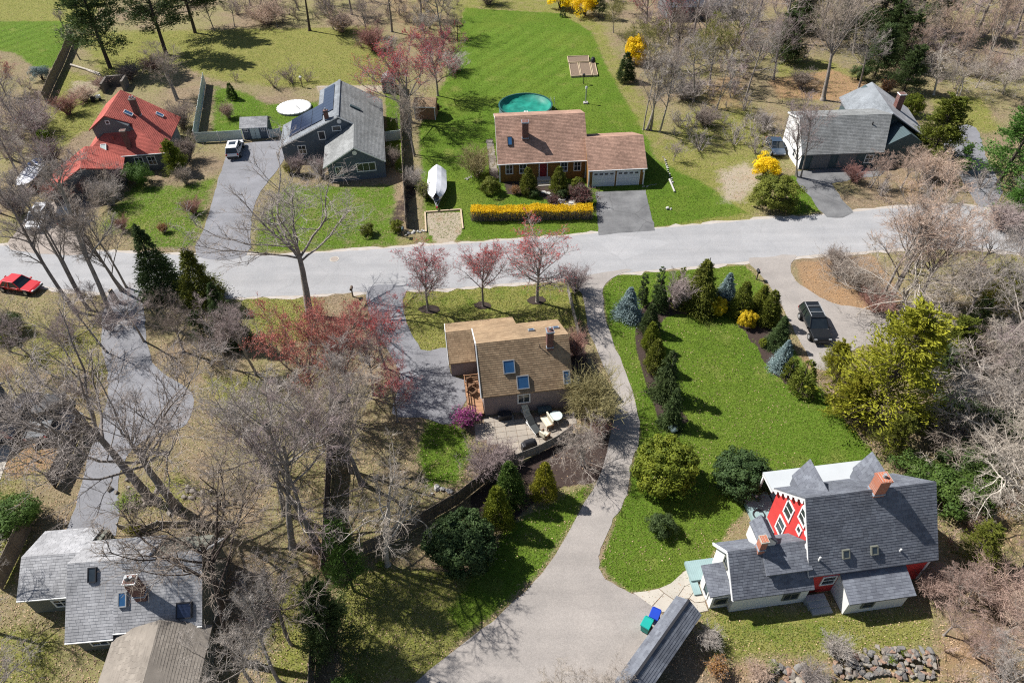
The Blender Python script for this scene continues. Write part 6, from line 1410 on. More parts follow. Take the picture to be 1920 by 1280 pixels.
# ------------------------------------------------------------------ vehicles
def paint(name, c): return mat(name, c, tuple(x*.9 for x in c), 1, .25, spec=.6)
M['tyre'] = mat('tyre_rubber', (.02, .02, .02), None, 4, .9); M['rim'] = mat('alloy_rim', (.45, .46, .47), None, 4, .35, metal=.6); M['lamp'] = mat('lamp_lens', (.7, .7, .68), None, 4, .15); M['tail'] = mat('tail_lens', (.35, .02, .02), None, 4, .2); M['carglass'] = mat('car_glass', (.012, .016, .02), (.02, .026, .03), 2, .05, spec=.8)
def car(a, b, kind, pm, label, L=4.7, w=1.9, h=1.7, rails=False, name=None, z=0.03):
    """a: pixel of the tail, b: pixel of the nose"""
    A, B = G(*a), G(*b); c = (A+B)/2; an = math.atan2(B[1]-A[1], B[0]-A[0]); root = tag(empty(name or {'suv': 'parked_suv', 'sedan': 'parked_car', 'pickup': 'pickup_truck'}[kind], (c[0], c[1], z), an), label, 'truck' if kind == 'pickup' else 'car')
    x0, x1 = -L/2, L/2; zb = h*.56; gl = .22
    prof = {'suv': [(x0, .4), (x0+.02, zb), (x0+.1, zb+.04), (L*.16, zb+.02), (x1-.25, zb-.1), (x1-.02, zb-.28), (x1, .42)], 'sedan': [(x0, .4), (x0+.05, zb-.02), (x0+.9, zb+.02), (L*.17, zb), (x1-.3, zb-.12), (x1-.02, zb-.25), (x1, .4)], 'pickup': [(x0, .5), (x0+.02, zb), (L*.2, zb+.02), (x1-.25, zb-.02), (x1-.02, zb-.2), (x1, .5)]}[kind]
    bd = MB(); ws = []; n = len(prof)
    V = []
    for s, k in ((-1, 1), (1, 1)):
        for (x, zz_) in prof:
            tp = 1-.10*max(0, (abs(x)-L*.3)/(L*.2))**2; V.append((x, s*w/2*tp*(1 if zz_ > .45 else .95), zz_))
    bd.add(V, [list(range(n))[::-1], list(range(n, 2*n))]+[[i, (i+1) % n, n+(i+1) % n, n+i] for i in range(n)]); 
    bo = bd.build('body', pm, root, bevel=.13)
    xs = {'suv': (x0+.12, x0+.42, L*.06, L*.22), 'sedan': (x0+.75, x0+1.35, L*.05, L*.2), 'pickup': (-L*.12, -L*.08, L*.08, L*.2)}[kind]
    (xa, xb, xc, xd) = xs; g = MB(); wb, wt = w*.46, w*.37
    g.add([(xa, -wb, zb), (xd, -wb, zb), (xd, wb, zb), (xa, wb, zb), (xb, -wt, h-.06), (xc, -wt, h-.06), (xc, wt, h-.06), (xb, wt, h-.06)], [[4, 5, 6, 7], [0, 1, 5, 4], [1, 2, 6, 5], [2, 3, 7, 6], [3, 0, 4, 7]]); g.build('window_glass', M['carglass'], root, bevel=.03)
    r_ = MB(); r_.box(((xb+xc)/2, 0, h-.03), (xc-xb+.1, wt*2+.06, .07)); r_.build('roof_panel', pm, root, bevel=.03)
    for s in (-1, 1):
        for (p, q) in (((xa, zb), (xb, h-.05)), ((xd, zb), (xc, h-.05)), (((xa+xd)/2-.1, zb), ((xb+xc)/2, h-.05)), (((xa*2+xd)/3-.2, zb), ((xb*2.2+xc)/3.2, h-.05))): MB().bar((p[0], s*(wb+.005), p[1]), (q[0], s*(wt+.005), q[1]), .06, .09).build('pillar', pm, root)
    if kind == 'suv': 
        sg = MB().box(((xb+xc)/2+.25, 0, h+.008), (.9, wt*1.3, .012)).build('sunroof', M['carglass'], root)
    if rails:
        for s in (-1, 1): MB().bar((xb+.1, s*(wt-.06), h+.06), (xc-.1, s*(wt-.06), h+.06), .05).build('roof_rail', M['grey'], root)
        for f_ in (.3, .7): MB().bar((xb+(xc-xb)*f_, -wt+.06, h+.07), (xb+(xc-xb)*f_, wt-.06, h+.07), .05).build('cross_bar', M['grey'], root)
    if kind == 'pickup':
        MB().box((x0+L*.19, 0, zb-.02), (L*.34, w*.82, .1)).build('bed_cover', M['w_grey'], root)
        for s in (-1, 1): MB().box((x0+L*.19, s*w*.46, zb+.05), (L*.37, .1, .1)).build('bed_rail', pm, root)
    for x in (x0+L*.19, x1-L*.19):
        for s in (-1, 1):
            t = MB().cyl((x, s*(w/2-.2), .34), (x, s*(w/2+.02), .34), .35, .35, 18).build('wheel', M['tyre'], root); MB().cyl((x, s*(w/2+.0), .34), (x, s*(w/2+.035), .34), .22, .2, 12).build('rim', M['rim'], t)
    for s in (-1, 1):
        MB().box((x1-.09, s*w*.35, zb-.24), (.2, .26, .1)).build('headlight', M['rim'], root); MB().box((x0+.03, s*w*.41, zb-.12), (.08, .2, .26)).build('taillight', M['tail'], root); MB().box((xd-.1, s*(w/2+.1), zb+.06), (.14, .2, .13)).build('mirror', pm, root)
    MB().box((x1-.0, 0, .5), (.12, w*.8, .16)).build('bumper', M['dark'], root); MB().box((x0, 0, .5), (.12, w*.8, .16)).build('bumper', M['dark'], root)
    return root
car((1508, 583), (1541, 652), 'suv', paint('black_paint', (.012, .013, .014)), 'black car with roof rails parked on right drive', 4.9, 1.95, 1.75, True)
car((437, 306), (449, 268), 'suv', paint('white_car_paint', (.7, .7, .7)), 'white car on the drive beside grey garden shed', 4.6, 1.85, 1.7)
car((1443, 262), (1463, 303), 'sedan', paint('dark_blue_paint', (.035, .055, .085)), 'dark blue car beside white end wall', 4.7, 1.85, 1.45)
car((92, 400), (66, 436), 'suv', paint('silver_paint', (.55, .55, .56)), 'silver car on gravel, left of two before red house', 4.6, 1.9, 1.7)
car((128, 436), (136, 388), 'suv', paint('charcoal_paint', (.03, .03, .033)), 'dark car on gravel, right of two before red house', 4.7, 1.9, 1.75)
car((0, 536), (82, 548), 'sedan', paint('red_paint', (.5, .02, .025)), 'red car parked at roadside on the left edge', 4.6, 1.85, 1.45)
car((30, 808), (52, 772), 'pickup', paint('navy_paint', (.02, .025, .05)), 'dark pickup truck at left edge, left of two', 5.4, 1.95, 1.8)
car((86, 812), (104, 770), 'pickup', paint('black_truck_paint', (.025, .027, .03)), 'dark pickup truck with grey bed cover, right of two', 5.4, 1.95, 1.8)
M['wrap'] = mat('white_shrink_wrap', (.80, .80, .82), (.74, .74, .77), 1.5, .5)
def boat(a, b, wmax, zg, zr, label, tarp=None, name='boat_on_trailer'):
    """a stern pixel, b bow pixel"""
    A, B = G(*a), G(*b); c = (A+B)/2; L = float(np.hypot(*(B-A)[:2])); an = math.atan2(B[1]-A[1], B[0]-A[0]); root = tag(empty(name, (c[0], c[1], 0), an), label, 'boat')
    T = np.linspace(0, 1, 15); hw = wmax/2*np.where(T < .55, .90+.18*T, np.sqrt(np.clip(1-((T-.55)/.47)**2.2, 0, 1)))+.02; X = (T-.5)*L; hu = []; n = 5
    V = []; 
    for x, w_, t in zip(X, hw, T):
        k = .7+.55*max(0, t-.6)**1.5
        V += [(x, -w_, zg+.15*t), (x, -w_*.8, (zg+k)/2), (x, 0, k), (x, w_*.8, (zg+k)/2), (x, w_, zg+.15*t)]
    F = [[i*5+j, i*5+j+1, i*5+j+6, i*5+j+5] for i in range(14) for j in range(4)]+[[0, 4, 3, 2, 1]]
    MB().add(V, F).build('hull', M['wrap'] if not tarp else M['white'], root, smooth=False)
    V = []
    for x, w_, t in zip(X, hw, T):
        r_ = zr if not tarp else zg+.25+.12*math.sin(t*9)
        r_ = r_*(1-.06*t)+.0
        V += [(x, -w_-.03, zg+.15*t), (x, -w_*.5, (zg+r_)/2+.1+.03*math.sin(t*25)), (x, 0, r_), (x, w_*.5, (zg+r_)/2+.1+.03*math.cos(t*21)), (x, w_+.03, zg+.15*t)]
    MB().add(V, F[:-1]+[[0, 1, 2, 3, 4]]).build('cover', M['wrap'], root)
    if tarp:
        for (x, y, s) in ((-L*.36, .25, .8), (-L*.28, -.5, .7), (-L*.42, -.2, .6)):
            o = obj('tarp', stone_mesh(int(100*s)), tarp, root); o.location = (x, y, zg+.35); o.scale = (s*2, s*1.6, s)
        for s in (-1, 1): MB().bar((-L*.2, s*wmax*.32, zg+.4), (L*.25, s*wmax*.2, zg+.5), .06).build('strap', M['grey'], root)
    tr = MB()
    for s in (-1, 1): tr.bar((-L*.4, s*.55, .45), (L*.25, s*.5, .45), .1); tr.bar((L*.25, s*.5, .45), (L*.58, 0, .45), .1)
    tr.bar((-L*.15, -.95, .4), (-L*.15, .95, .4), .1); tr.build('trailer_frame', M['grey'], root)
    for s in (-1, 1):
        t = MB().cyl((-L*.15, s*.9, .32), (-L*.15, s*1.08, .32), .32, .32, 16).build('wheel', M['tyre'], root); MB().cyl((-L*.15, s*1.05, .32), (-L*.15, s*1.1, .32), .18, .18, 12).build('rim', M['rim'], t)
    MB().cyl((L*.56, 0, .05), (L*.56, 0, .95), .06, .06, 8).build('jack', M['grey'], root); MB().box((L*.6, 0, .5), (.35, .2, .14)).build('coupler', M['door_red'], root)
    return root
boat((822, 338), (820, 390), 2.4, 1.35, 2.3, 'white shrink wrapped boat on trailer beside the cape lawn')
M['tarp'] = mat('blue_tarp', (.03, .10, .32), (.02, .07, .22), 3, .5)
boat((82, 315), (48, 365), 2.3, 1.2, 1.7, 'open white boat with blue tarp left of red house', M['tarp'])
# ------------------------------------------------------------------ yard things
M['pool_green'] = mat('green_pool_cover', (.008, .12, .09), (.02, .26, .19), .7, .5, .5, 1.5, spec=.2); M['pool_wall'] = mat('pool_wall', (.14, .22, .25), None, 2, .5); M['pool_rim'] = mat('pool_rim', (.02, .09, .085), None, 2, .45)
po = tag(empty('round_pool', (2.75, 99.7, 0)), 'round above ground pool under green cover behind brown cape', 'pool'); Rp = 3.95
MB().lathe([(Rp, 0), (Rp, 1.25)], n=40).build('wall', M['pool_wall'], po, True); MB().lathe([(Rp-.12, 1.2), (Rp-.12, 1.3), (Rp+.1, 1.3), (Rp+.1, 1.2)], n=40).build('rim', M['pool_rim'], po)
pv = [(0, 0, .55)]; NR, NA = 12, 40
for i in range(1, NR+1):
    for j in range(NA): r_ = (Rp-.1)*i/NR; a = 6.283*j/NA; pv.append((r_*math.cos(a), r_*math.sin(a), 0.55+.66*(i/NR)**9+(.12*math.sin(3*a+i)+.08*math.sin(7*a)+.06*math.sin(11*a+2*i))*(1-(i/NR)**6)*(i/NR)))
pf = [[0, 1+j, 1+(j+1) % NA] for j in range(NA)]+[[1+i*NA+j, 1+(i+1)*NA+j, 1+(i+1)*NA+(j+1) % NA, 1+i*NA+(j+1) % NA] for i in range(NR-1) for j in range(NA)]
MB().add(pv, pf).build('cover', M['pool_green'], po, True)
for k in range(3): MB().bar((-.3+.3*k, -2.6, .85), (.2*k-.2, -1.9, 1.1), .12).build('cover_frame', M['white'], po)
ld = MB(); [ld.bar((Rp-.1+.5*k, 1.1+s*.25, 1.7), (Rp-.1+.7*k, 1.1+s*.25, .0), .06) for s in (-1, 1) for k in (0, 1)]; ld.build('ladder', M['white'], po)
c_ = G(552, 204); wp = tag(empty('covered_pool', (c_[0], c_[1], 0)), 'round low pool under white winter cover behind garden shed', 'pool')
wp.scale = (.9, .9, 1); MB().lathe([(2.85, 0), (2.85, .3)], n=36).build('wall', M['grey'], wp, True); MB().lathe([(0, .27), (1.2, .26), (2.4, .29), (2.9, .33), (2.92, .25)], n=36).build('cover', M['white'], wp, True)
for k in range(24): a = 6.283*k/24; MB().box((2.86*math.cos(a), 2.86*math.sin(a), .33), (.12, .12, .06)).build('clip', M['dark'], wp)
MB().bar((.3, .3, .34), (1.1, -.9, .34), .08).build('strap', M['dark'], wp)
def gardenbox(pix, label):
    P_ = [np.array(p) for p in GP(pix)]; c = sum(P_)/len(P_); root = tag(empty('raised_bed', (c[0], c[1], 0)), label, 'garden bed', 'raised garden beds'); P_ = [p-c for p in P_]
    MB().prism(ccw([tuple(p*.96) for p in P_]), 0, .22).build('soil', M['soil'], root)
    for a, b in zip(P_, P_[1:]+P_[:1]): MB().bar((*a, .16), (*b, .16), .09, .32).build('board', M['lumber'], root)
gardenbox([(1064, 109), (1103, 107.5), (1104, 118), (1066, 120)], 'raised garden bed farthest from the lamp post')
gardenbox([(1067, 122), (1083, 121), (1088, 145), (1071, 146)], 'raised garden bed at the left of the near row')
gardenbox([(1085.5, 121), (1105, 120), (1110, 144), (1090, 145)], 'raised garden bed in the middle of the near row')
gardenbox([(1107.5, 120), (1115, 119.5), (1120.5, 143.5), (1112.5, 144)], 'raised garden bed at right of the near row, narrowest')
c_ = G(1105, 119); cb = tag(empty('compost_bin', (c_[0]+.6, c_[1], 0)), 'black compost bin at the back of raised beds', 'bin'); MB().lathe([(.45, 0), (.42, .5), (.34, .85), (.2, .95), (0, .96)], n=14).build('barrel', M['dark'], cb, True); MB().cyl((0, 0, .93), (0, 0, 1.02), .24, .22, 12).build('lid', M['dark'], cb)
c_ = G(1098, 194); lp = tag(empty('lamp_post', (c_[0], c_[1], 0)), 'grey lamp post on stone base behind cape house', 'lamp post'); MB().box((0, 0, .1), (.7, .7, .2)).build('base', M['stone_w'], lp); MB().cyl((0, 0, .2), (0, 0, 2.2), .09, .07, 10).build('post', M['grey'], lp); MB().lathe([(.06, 2.2), (.16, 2.25), (.19, 2.5), (.12, 2.55)], n=8).build('lantern_glass', M['white'], lp); MB().cyl((0, 0, 2.55), (0, 0, 2.72), .22, .04, 8).build('lantern_cap', M['grey'], lp)
c_ = G(1094, 158); bf = tag(empty('bird_feeder', (c_[0], c_[1], 0)), 'dark bird feeder post just below raised beds', 'bird feeder'); MB().cyl((0, 0, 0), (0, 0, 1.3), .05, .05, 8).build('post', M['dark'], bf); MB().box((0, 0, 1.4), (.3, .3, .3)).build('hopper', M['dark'], bf); MB().cyl((0, 0, 1.55), (0, 0, 1.75), .3, .03, 4).build('roof', M['dark'], bf)
def mailbox(px, py, m, label):
    c_ = G(px, py); r_ = tag(empty('mailbox', (c_[0], c_[1], 0)), label, 'mailbox'); MB().box((0, 0, .5), (.12, .12, 1.0)).build('post', M['wood'], r_); b = MB(); b.prism([(-.13, -.28), (.13, -.28), (.13, .28), (-.13, .28)], 1.0, 1.16); b.cyl((0, -.28, 1.16), (0, .28, 1.16), .13, .13, 12); b.build('box', m, r_); MB().box((.15, .1, 1.22), (.02, .05, .2)).build('flag', M['tail'], r_)
mailbox(1418, 524, M['dark'], 'dark mailbox at right drive mouth'); mailbox(757, 444, M['w_teal'], 'dark green mailbox by road at fence end'); mailbox(662, 556, M['wood'], 'brown mailbox at roadside beside coral tree')
M['teal'] = mat('teal_plastic', (.01, .34, .29), (.012, .28, .24), 2, .5); M['bluep'] = mat('blue_plastic', (.01, .05, .42), (.012, .045, .34), 2, .5)
def bin_(px, py, m, rot, label):
    c_ = G(px, py); r_ = tag(empty('wheeled_bin', (c_[0], c_[1], .03), rot), label, 'bin', 'wheeled bins'); b = MB(); b.add([(-.25, -.28, .08), (.25, -.28, .08), (.25, .28, .08), (-.25, .28, .08), (-.31, -.36, 1.0), (.31, -.36, 1.0), (.31, .36, 1.0), (-.31, .36, 1.0)], [[3, 2, 1, 0], [4, 5, 6, 7], [0, 1, 5, 4], [1, 2, 6, 5], [2, 3, 7, 6], [3, 0, 4, 7]]); b.build('tub', m, r_, bevel=.03)
    MB().box((0, -.02, 1.04), (.68, .8, .09), top=.9).build('lid', m, r_, bevel=.02); MB().bar((-.28, .42, .98), (.28, .42, .98), .05).build('handle', m, r_)
    for s in (-1, 1): MB().cyl((s*.24, .28, .12), (s*.32, .28, .12), .13, .13, 12).build('wheel', M['tyre'], r_)
bin_(1210, 1180, M['teal'], -.6, 'teal wheeled bin beside long shed'); bin_(1225, 1163, M['bluep'], -.5, 'blue wheeled bin beside long shed')
def local(q, u, w): c_, s_ = math.cos(q[2]), math.sin(q[2]); return q[0]+u*c_-w*s_, q[1]+u*s_+w*c_
QE = (-2.5, 39.86, .124)
M['wicker'] = mat('brown_wicker', (.16, .09, .05), (.10, .055, .03), 6, .8); M['cushion'] = mat('cream_striped_cushion', (.66, .61, .47), (.56, .52, .40), 2, .9, extra=ribs(4, 1, .6)); M['sling'] = mat('dark_sling', (.05, .055, .055), None, 4, .8)
def chaise(u, w, rot, m, label):
    x, y = local(QE, u, w); r_ = tag(empty('lounge_chair', (x, y, .05), rot), label, 'lounge chair'); 
    f = MB(); [f.box((a, b, .15), (.05, .05, .3)) for a in (-.28, .28) for b in (-.8, .1, .7)]; f.bar((-.28, -.85, .3), (-.28, .8, .3), .05); f.bar((.28, -.85, .3), (.28, .8, .3), .05); f.build('frame', M['white'], r_)
    MB().box((0, -.35, .36), (.58, 1.0, .1)).build('seat', m, r_, bevel=.03)
    b = MB(); V = []
    for d in (0, .1):
        V += [(-.29, .15, .33+d), (.29, .15, .33+d), (.29, .78, .78+d), (-.29, .78, .78+d)]
    b.add(V, [[3, 2, 1, 0], [4, 5, 6, 7], [0, 1, 5, 4], [1, 2, 6, 5], [2, 3, 7, 6], [3, 0, 4, 7]]); b.build('backrest', m, r_)
chaise(3.65, -.75, .35, M['cushion'], 'cream striped lounge chair near patio window'); chaise(3.95, -2.1, .5, M['sling'], 'dark lounge chair on patio below the striped one')
def armchair(x, y, z, rot, w, m, fm, label, name='armchair', cat='chair'):
    r_ = tag(empty(name, (x, y, z), rot), label, cat); MB().box((0, 0, .33), (w, .6, .18)).build('seat', m, r_, bevel=.04); MB().box((0, .32, .6), (w, .14, .55)).build('backrest', m, r_, bevel=.04)
    for s in (-1, 1): MB().box((s*(w/2+.06), .02, .5), (.1, .65, .1)).build('armrest', fm, r_); [MB().box((s*(w/2+.04), t, .22), (.06, .06, .44)).build('leg', fm, r_) for t in (-.26, .26)]
x, y = local(QE, 5.15, -1.75); armchair(x, y, .05, -1.15, 1.25, M['cushion'], M['wicker'], 'cream cushioned loveseat on patio beside the round table', 'loveseat', 'sofa')
x, y = local(QE, 4.75, -3.1); armchair(x, y, .05, 2.4, .6, M['cushion'], M['wicker'], 'cream cushioned armchair near patio fence')
for k, (u, w, a) in enumerate(((-.85, 3.2, .6), (-.8, 2.2, .9))): x, y = local(QE, u, w); armchair(x, y, .58, a, .5, M['wicker'], M['wicker'], ('brown wicker chair at far end of the small deck', 'brown wicker chair nearer on the small deck')[k])
x, y = local(QE, 6.0, -1.5); tb = tag(empty('round_table', (x, y, .05)), 'round glass table on the patio behind loveseat', 'table'); MB().cyl((0, 0, .68), (0, 0, .72), .55, .55, 24).build('table_top', M['vinyl'], tb); [MB().bar((.45*math.cos(a), .45*math.sin(a), 0), (.3*math.cos(a), .3*math.sin(a), .68), .05).build('leg', M['white'], tb) for a in (.4, 1.97, 3.54, 5.11)]
c_ = G(992, 842); gr = tag(empty('covered_grill', (c_[0], c_[1], .05), .35), 'grill under black cover near patio fence', 'grill'); MB().box((0, 0, .45), (1.35, .62, .8), top=.94).build('cover', M['dark'], gr, bevel=.08); MB().cyl((-.38, 0, .86), (.38, 0, .86), .29, .29, 14).build('hood', M['dark'], gr)
for u, w, m, lb in ((1.68, -.55, 'dark', 'black storage box against tan house wall'), (5.2, -.5, 'w_teal', 'green storage box against tan house wall')):
    x, y = local(QE, u, w); r_ = tag(empty('storage_box', (x, y, .05), .124), lb, 'box'); MB().box((0, 0, .27), (1.15, .55, .54)).build('box', M[m], r_, bevel=.02); MB().box((0, 0, .575), (1.2, .6, .07)).build('lid', M[m], r_, bevel=.02)
# timber frame, fire ring, manhole, flag, toys
tf = tag(empty('timber_edging', (*G(800, 398)[:2], 0)), 'square of pale timbers edging the sandy patch by road', 'edging'); o_ = G(800, 398)
for a, b in (((797, 399), (864, 394)), ((864, 394), (868, 430)), ((797, 399), (799, 436))): A, B = G(*a)-o_, G(*b)-o_; MB().bar((A[0], A[1], .09), (B[0], B[1], .09), .18, .18).build('timber', M['lumber'], tf)
c_ = G(519, 414); fr_ = tag(empty('stone_ring', (c_[0], c_[1], 0)), 'oval stone ring on the solar house lawn', 'stones'); stones(fr_, [(c_[0]+.95*math.cos(a), c_[1]+.85*math.sin(a), .06, .34) for a in np.arange(0, 6.28, .36)], M['stone_w']); hk = MB(); hk.cyl((0, .1, 0), (0, .1, 1.8), .025, .025, 6); hk.bar((0, .1, 1.78), (-.35, .1, 1.7), .03); hk.build('hook_pole', M['dark'], fr_)
c_ = G(627, 486); mh = tag(empty('manhole_cover', (c_[0], c_[1], .02)), 'round manhole cover in the road near largest street tree', 'manhole'); MB().cyl((0, 0, 0), (0, 0, .012), .42, .42, 24).build('cover', M['gravel'], mh); MB().lathe([(.42, .0), (.42, .016), (.52, .016), (.52, 0)], n=24).build('collar', M['concrete'], mh)
M['flag_r'] = mat('flag_red', (.45, .02, .03), None, 2, .8); M['flag_b'] = mat('flag_blue', (.02, .03, .14), None, 2, .8)
c_ = G(24, 842); fl = tag(empty('flag', (c_[0], c_[1], 0), -.5), 'striped red white and blue flag on pole at left edge', 'flag'); MB().cyl((0, 0, 0), (0, 0, 3.0), .03, .025, 8).build('pole', M['white'], fl)
fo = None
for k in range(13):
    V = []
    for i in range(9): x = .04+1.35*i/8; y_ = .10*math.sin(i*1.1); dz = .12*i/8; V += [(x, y_, 2.95-k*.062-dz), (x, y_, 2.95-(k+1)*.062-dz)]
    MB().add(V, [[2*i, 2*i+1, 2*i+3, 2*i+2] for i in range(8)]).build('stripe', M['flag_r'] if k % 2 == 0 else M['white'], fl)
V = []
for i in range(5): x = .04+.56*i/4; y_ = .10*math.sin(i*.5*.92); dz = .12*i*.42/4; V += [(x, y_-.012, 2.955-dz), (x, y_-.012, 2.955-7*.062-dz), (x, y_+.012, 2.955-dz), (x, y_+.012, 2.955-7*.062-dz)]
MB().add(V, [[4*i+j, 4*i+j+1, 4*i+j+5, 4*i+j+4] for i in range(4) for j in (0, 2)]).build('canton', M['flag_b'], fl)
c_ = G(853, 50); ty = tag(empty('toy_slide', (c_[0], c_[1], 0), .4), 'red toy slide on lawn edge at top', 'toy'); MB().bar((0, 0, 1.1), (1.6, 0, .1), .5, .06).build('chute', M['flag_r'], ty); [MB().bar((-.05, s*.25, 0), (0, s*.25, 1.3), .07).build('leg', M['flag_r'], ty) for s in (-1, 1)]; [MB().bar((-.05, -.25, z), (-.05, .25, z), .05).build('rung', M['flag_r'], ty) for z in (.3, .6, .9)]
c_ = G(1042, 214, 0); gz = tag(empty('garden_canopy', (8.0, 91.6, 0), .05), 'tan pointed canopy behind the cape house ridge', 'canopy'); MB().cyl((0, 0, 2.1), (0, 0, 3.05), 2.3, .05, 4).build('canopy', M['lumber'], gz); [MB().cyl((a*1.5, b*1.5, 0), (a*1.5, b*1.5, 2.2), .06, .06, 8).build('post', M['wood'], gz) for a in (-1, 1) for b in (-1, 1)]
gf = tag(empty('bean_trellis', (*G(602, 186)[:2], 0), .08), 'thin white garden netting frame behind solar house roof', 'frame'); fm_ = MB()
for k in range(4): fm_.cyl((k*1.7, 0, 0), (k*1.7, 0, 1.9), .03, .03, 6)
fm_.build('upright', M['white'], gf); MB().bar((0, 0, 1.9), (5.1, 0, 1.9), .05).build('top_rail', M['white'], gf)
c_ = G(567, 164); bh = tag(empty('birdhouse', (c_[0], c_[1], 0)), 'birdhouse on dark post above the white covered pool', 'birdhouse'); MB().cyl((0, 0, 0), (0, 0, 1.3), .07, .07, 8).build('post', M['wood'], bh); MB().box((0, 0, 1.5), (.3, .3, .4)).build('box', M['lumber'], bh); MB().cyl((0, 0, 1.7), (0, 0, 1.9), .3, .04, 4).build('roof', M['white'], bh)
c_ = G(219, 566); st = tag(empty('tree_stump', (c_[0], c_[1], 0)), 'broken brown stump at roadside by leaning trees', 'stump'); MB().cyl((0, 0, 0), (-.15, .1, 1.5), .32, .24, 10).build('trunk', BK['grey'], st); MB().cyl((-.15, .1, 1.5), (-.16, .1, 1.52), .23, .22, 10).build('cut_face', M['lumber'], st)
QF = (19.6, 22.97, .117); x, y = local(QF, -.55, 6.2); hs_ = tag(empty('garden_hose', (x, y, .55)), 'coiled dark hose on the grey green porch deck', 'hose'); pv, pf = [], []
for i in range(40):
    for j in range(6): a, b = 6.283*i/40*1, 6.283*j/6; r_ = .42+.05*math.cos(b); pv.append((r_*math.cos(a), r_*math.sin(a), .05*math.sin(b)))
MB().add(pv, [[i*6+j, ((i+1) % 40)*6+j, ((i+1) % 40)*6+(j+1) % 6, i*6+(j+1) % 6] for i in range(40) for j in range(6)]).build('coil', M['dark'], hs_)
c_ = G(181, 189); lm_ = tag(empty('lawn_tractor', (c_[0], c_[1], 0), .5), 'small white and black lawn tractor behind red house', 'tractor'); MB().box((.45, 0, .6), (.7, .55, .4)).build('hood', M['white'], lm_, bevel=.06); MB().box((-.35, 0, .5), (.8, .8, .18)).build('deck', M['dark'], lm_, bevel=.04); MB().box((-.35, 0, .72), (.4, .45, .12)).build('seat', M['dark'], lm_); MB().box((-.58, 0, .95), (.1, .45, .4)).build('backrest', M['dark'], lm_); MB().cyl((.05, 0, .7), (-.05, 0, 1.05), .03, .03, 6).build('steering_column', M['dark'], lm_)
for x, r_, w in ((.55, .2, .32), (-.45, .3, .4)):
    for s_ in (-1, 1): MB().cyl((x, s_*w-.08, r_), (x, s_*w+.08, r_), r_, r_, 14).build('wheel', M['tyre'], lm_)
a_, b_ = G(134, 124), G(188, 140); fl_ = tag(empty('fallen_log', (a_[0], a_[1], 0)), 'pale fallen logs in brush behind red house', 'log'); MB().cyl((0, 0, .2), (b_[0]-a_[0], b_[1]-a_[1], .2), .2, .14, 9).build('log', BK['pale'], fl_); MB().cyl((2.2, -1.2, .15), (b_[0]-a_[0]+.6, b_[1]-a_[1]-.9, .15), .13, .09, 8).build('log', BK['pale'], fl_)
a_ = G(196, 176); en = tag(empty('stone_enclosure', (a_[0], a_[1], 0), .15), 'roofless grey masonry enclosure behind red roof ridge', 'enclosure')
for p, q in (((0, 0), (0, 3.2)), ((0, 3.2), (3.0, 3.2)), ((3.0, 3.2), (3.0, .4))): MB().bar((*p, .8), (*q, .8), .35, 1.6).build('wall', M['stone'], en)
a_ = G(758, 208); tb_ = tag(empty('plastic_tub', (a_[0]+.2, a_[1], 0), .1), 'teal plastic tub on fence line by the red maple', 'tub'); MB().lathe([(.5, 0), (.6, .55), (.65, .55), (.65, .6), (.55, .6), (.48, .08), (0, .08)], n=18).build('tub', M['teal'], tb_); MB().lathe([(.62, .42), (.66, .42), (.66, .48), (.62, .48)], n=18).build('band', M['teal'], tb_)
a_ = G(748, 172); cb_ = tag(empty('wood_crate', (a_[0], a_[1], 0), .1), 'orange wooden crate beside small gable shed', 'crate')
for z in (.15, .45, .75): 
    for p, q in (((-.5, -.4), (.5, -.4)), ((.5, -.4), (.5, .4)), ((.5, .4), (-.5, .4)), ((-.5, .4), (-.5, -.4))): MB().bar((*p, z), (*q, z), .05, .22).build('slat', M['cedar'], cb_)


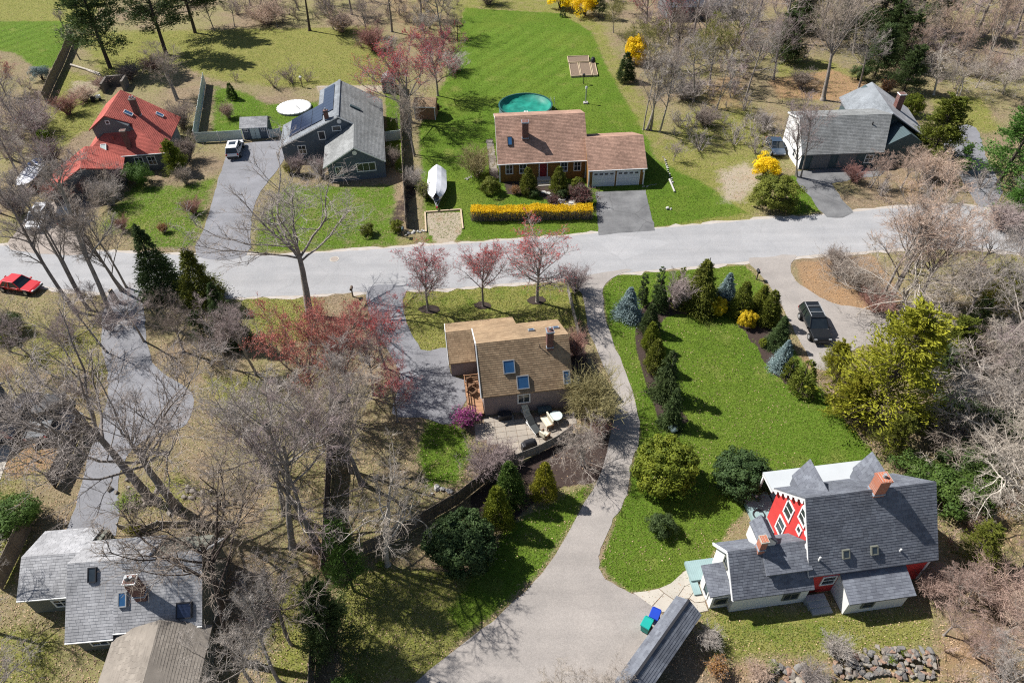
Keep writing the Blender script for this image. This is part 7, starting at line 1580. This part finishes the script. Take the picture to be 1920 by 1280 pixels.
# ------------------------------------------------------------------ grass blades and fallen leaves (uncountable)
def scatter(weight, n, seed):
    rg = np.random.default_rng(seed); w = weight*(np.abs(XX) < 24+YY*.64); p = (w/w.sum()).ravel(); idx = rg.choice(p.size, n, p=p)
    x = XX.ravel()[idx]+rg.uniform(-.5, .5, n)*gs; y = YY.ravel()[idx]+rg.uniform(-.5, .5, n)*gs; ok = np.ones(n, bool)
    for P_ in SHEETS: ok &= ~in_poly(x, y, P_)
    return x[ok], y[ok], rg
near = 1/(1+(YY/60)**2)
def blades(name, weight, n, seed, h, m, label, cat):
    x, y, rg = scatter(weight, n, seed); k = len(x); a = rg.random(k)*6.283; w = rg.uniform(.025, .06, k); hh = rg.uniform(*h, k); dx, dy = np.cos(a)*w, np.sin(a)*w
    t = np.stack([x+rg.normal(0, .07, k), y+rg.normal(0, .07, k), hh], 1); V = np.stack([np.stack([x-dx, y-dy, 0*x], 1), np.stack([x+dx, y+dy, 0*x], 1), t], 1).reshape(-1, 3)
    lf = .5+.25*(np.sin(x*.31+1.7*np.sin(y*.23))+np.sin(y*.41+x*.17+1.3*np.sin(x*.12))); fi = np.clip(((x-gx[0])/gs), 0, NX-1).astype(int), np.clip(((y-gy[0])/gs), 0, NY-1).astype(int)
    stv = stripe[fi[1], fi[0]]; msk = stripe_mask[fi[1], fi[0]]; r_ = .5*rg.random(k)+.5*np.clip(lf, 0, 1); r_ = np.where(msk > .3, 0.5*rg.random(k)+.15+.28*stv, r_)
    o = obj(name, mesh(name, V, np.arange(3*k).reshape(k, 3), r_), m); tag(o, label, cat, kind='stuff')
lawn_only = np.clip(ml-mm_-ms_*.6, 0, 1); dry_only = np.clip(md-ml-mm_-ms_*.6, 0, 1)
blades('grass', lawn_only*near, 290000, 91, (.03, .085), leafm('grass_blade', (.09, .155, .014), (.25, .31, .055), .4), 'short green grass growing on the mown lawns', 'grass')
blades('grass', dry_only*near, 150000, 92, (.04, .11), leafm('dry_grass_blade', (.13, .165, .02), (.46, .42, .17), .35), 'thin olive and straw grass on rough ground', 'grass')
x, y, rg = scatter(np.clip(1-.93*ml-.75*md-mm_*.9-ms_*1.1, .0012, 1)*near, 260000, 93); k = len(x)
obj_ = obj('leaf_litter', leafmesh(np.stack([x, y, rg.uniform(.015, .05, k)], 1), rg.normal(size=(k, 3))*.35+np.array([0, 0, 1.]), .125, .08, rg, 'leaf_litter'), mat('fallen_leaves', (.17, .11, .07), (.58, .41, .255), .25, .9, attr=.7)); tag(obj_, 'fallen brown and tan leaves over the woodland floor', 'leaves', kind='stuff')
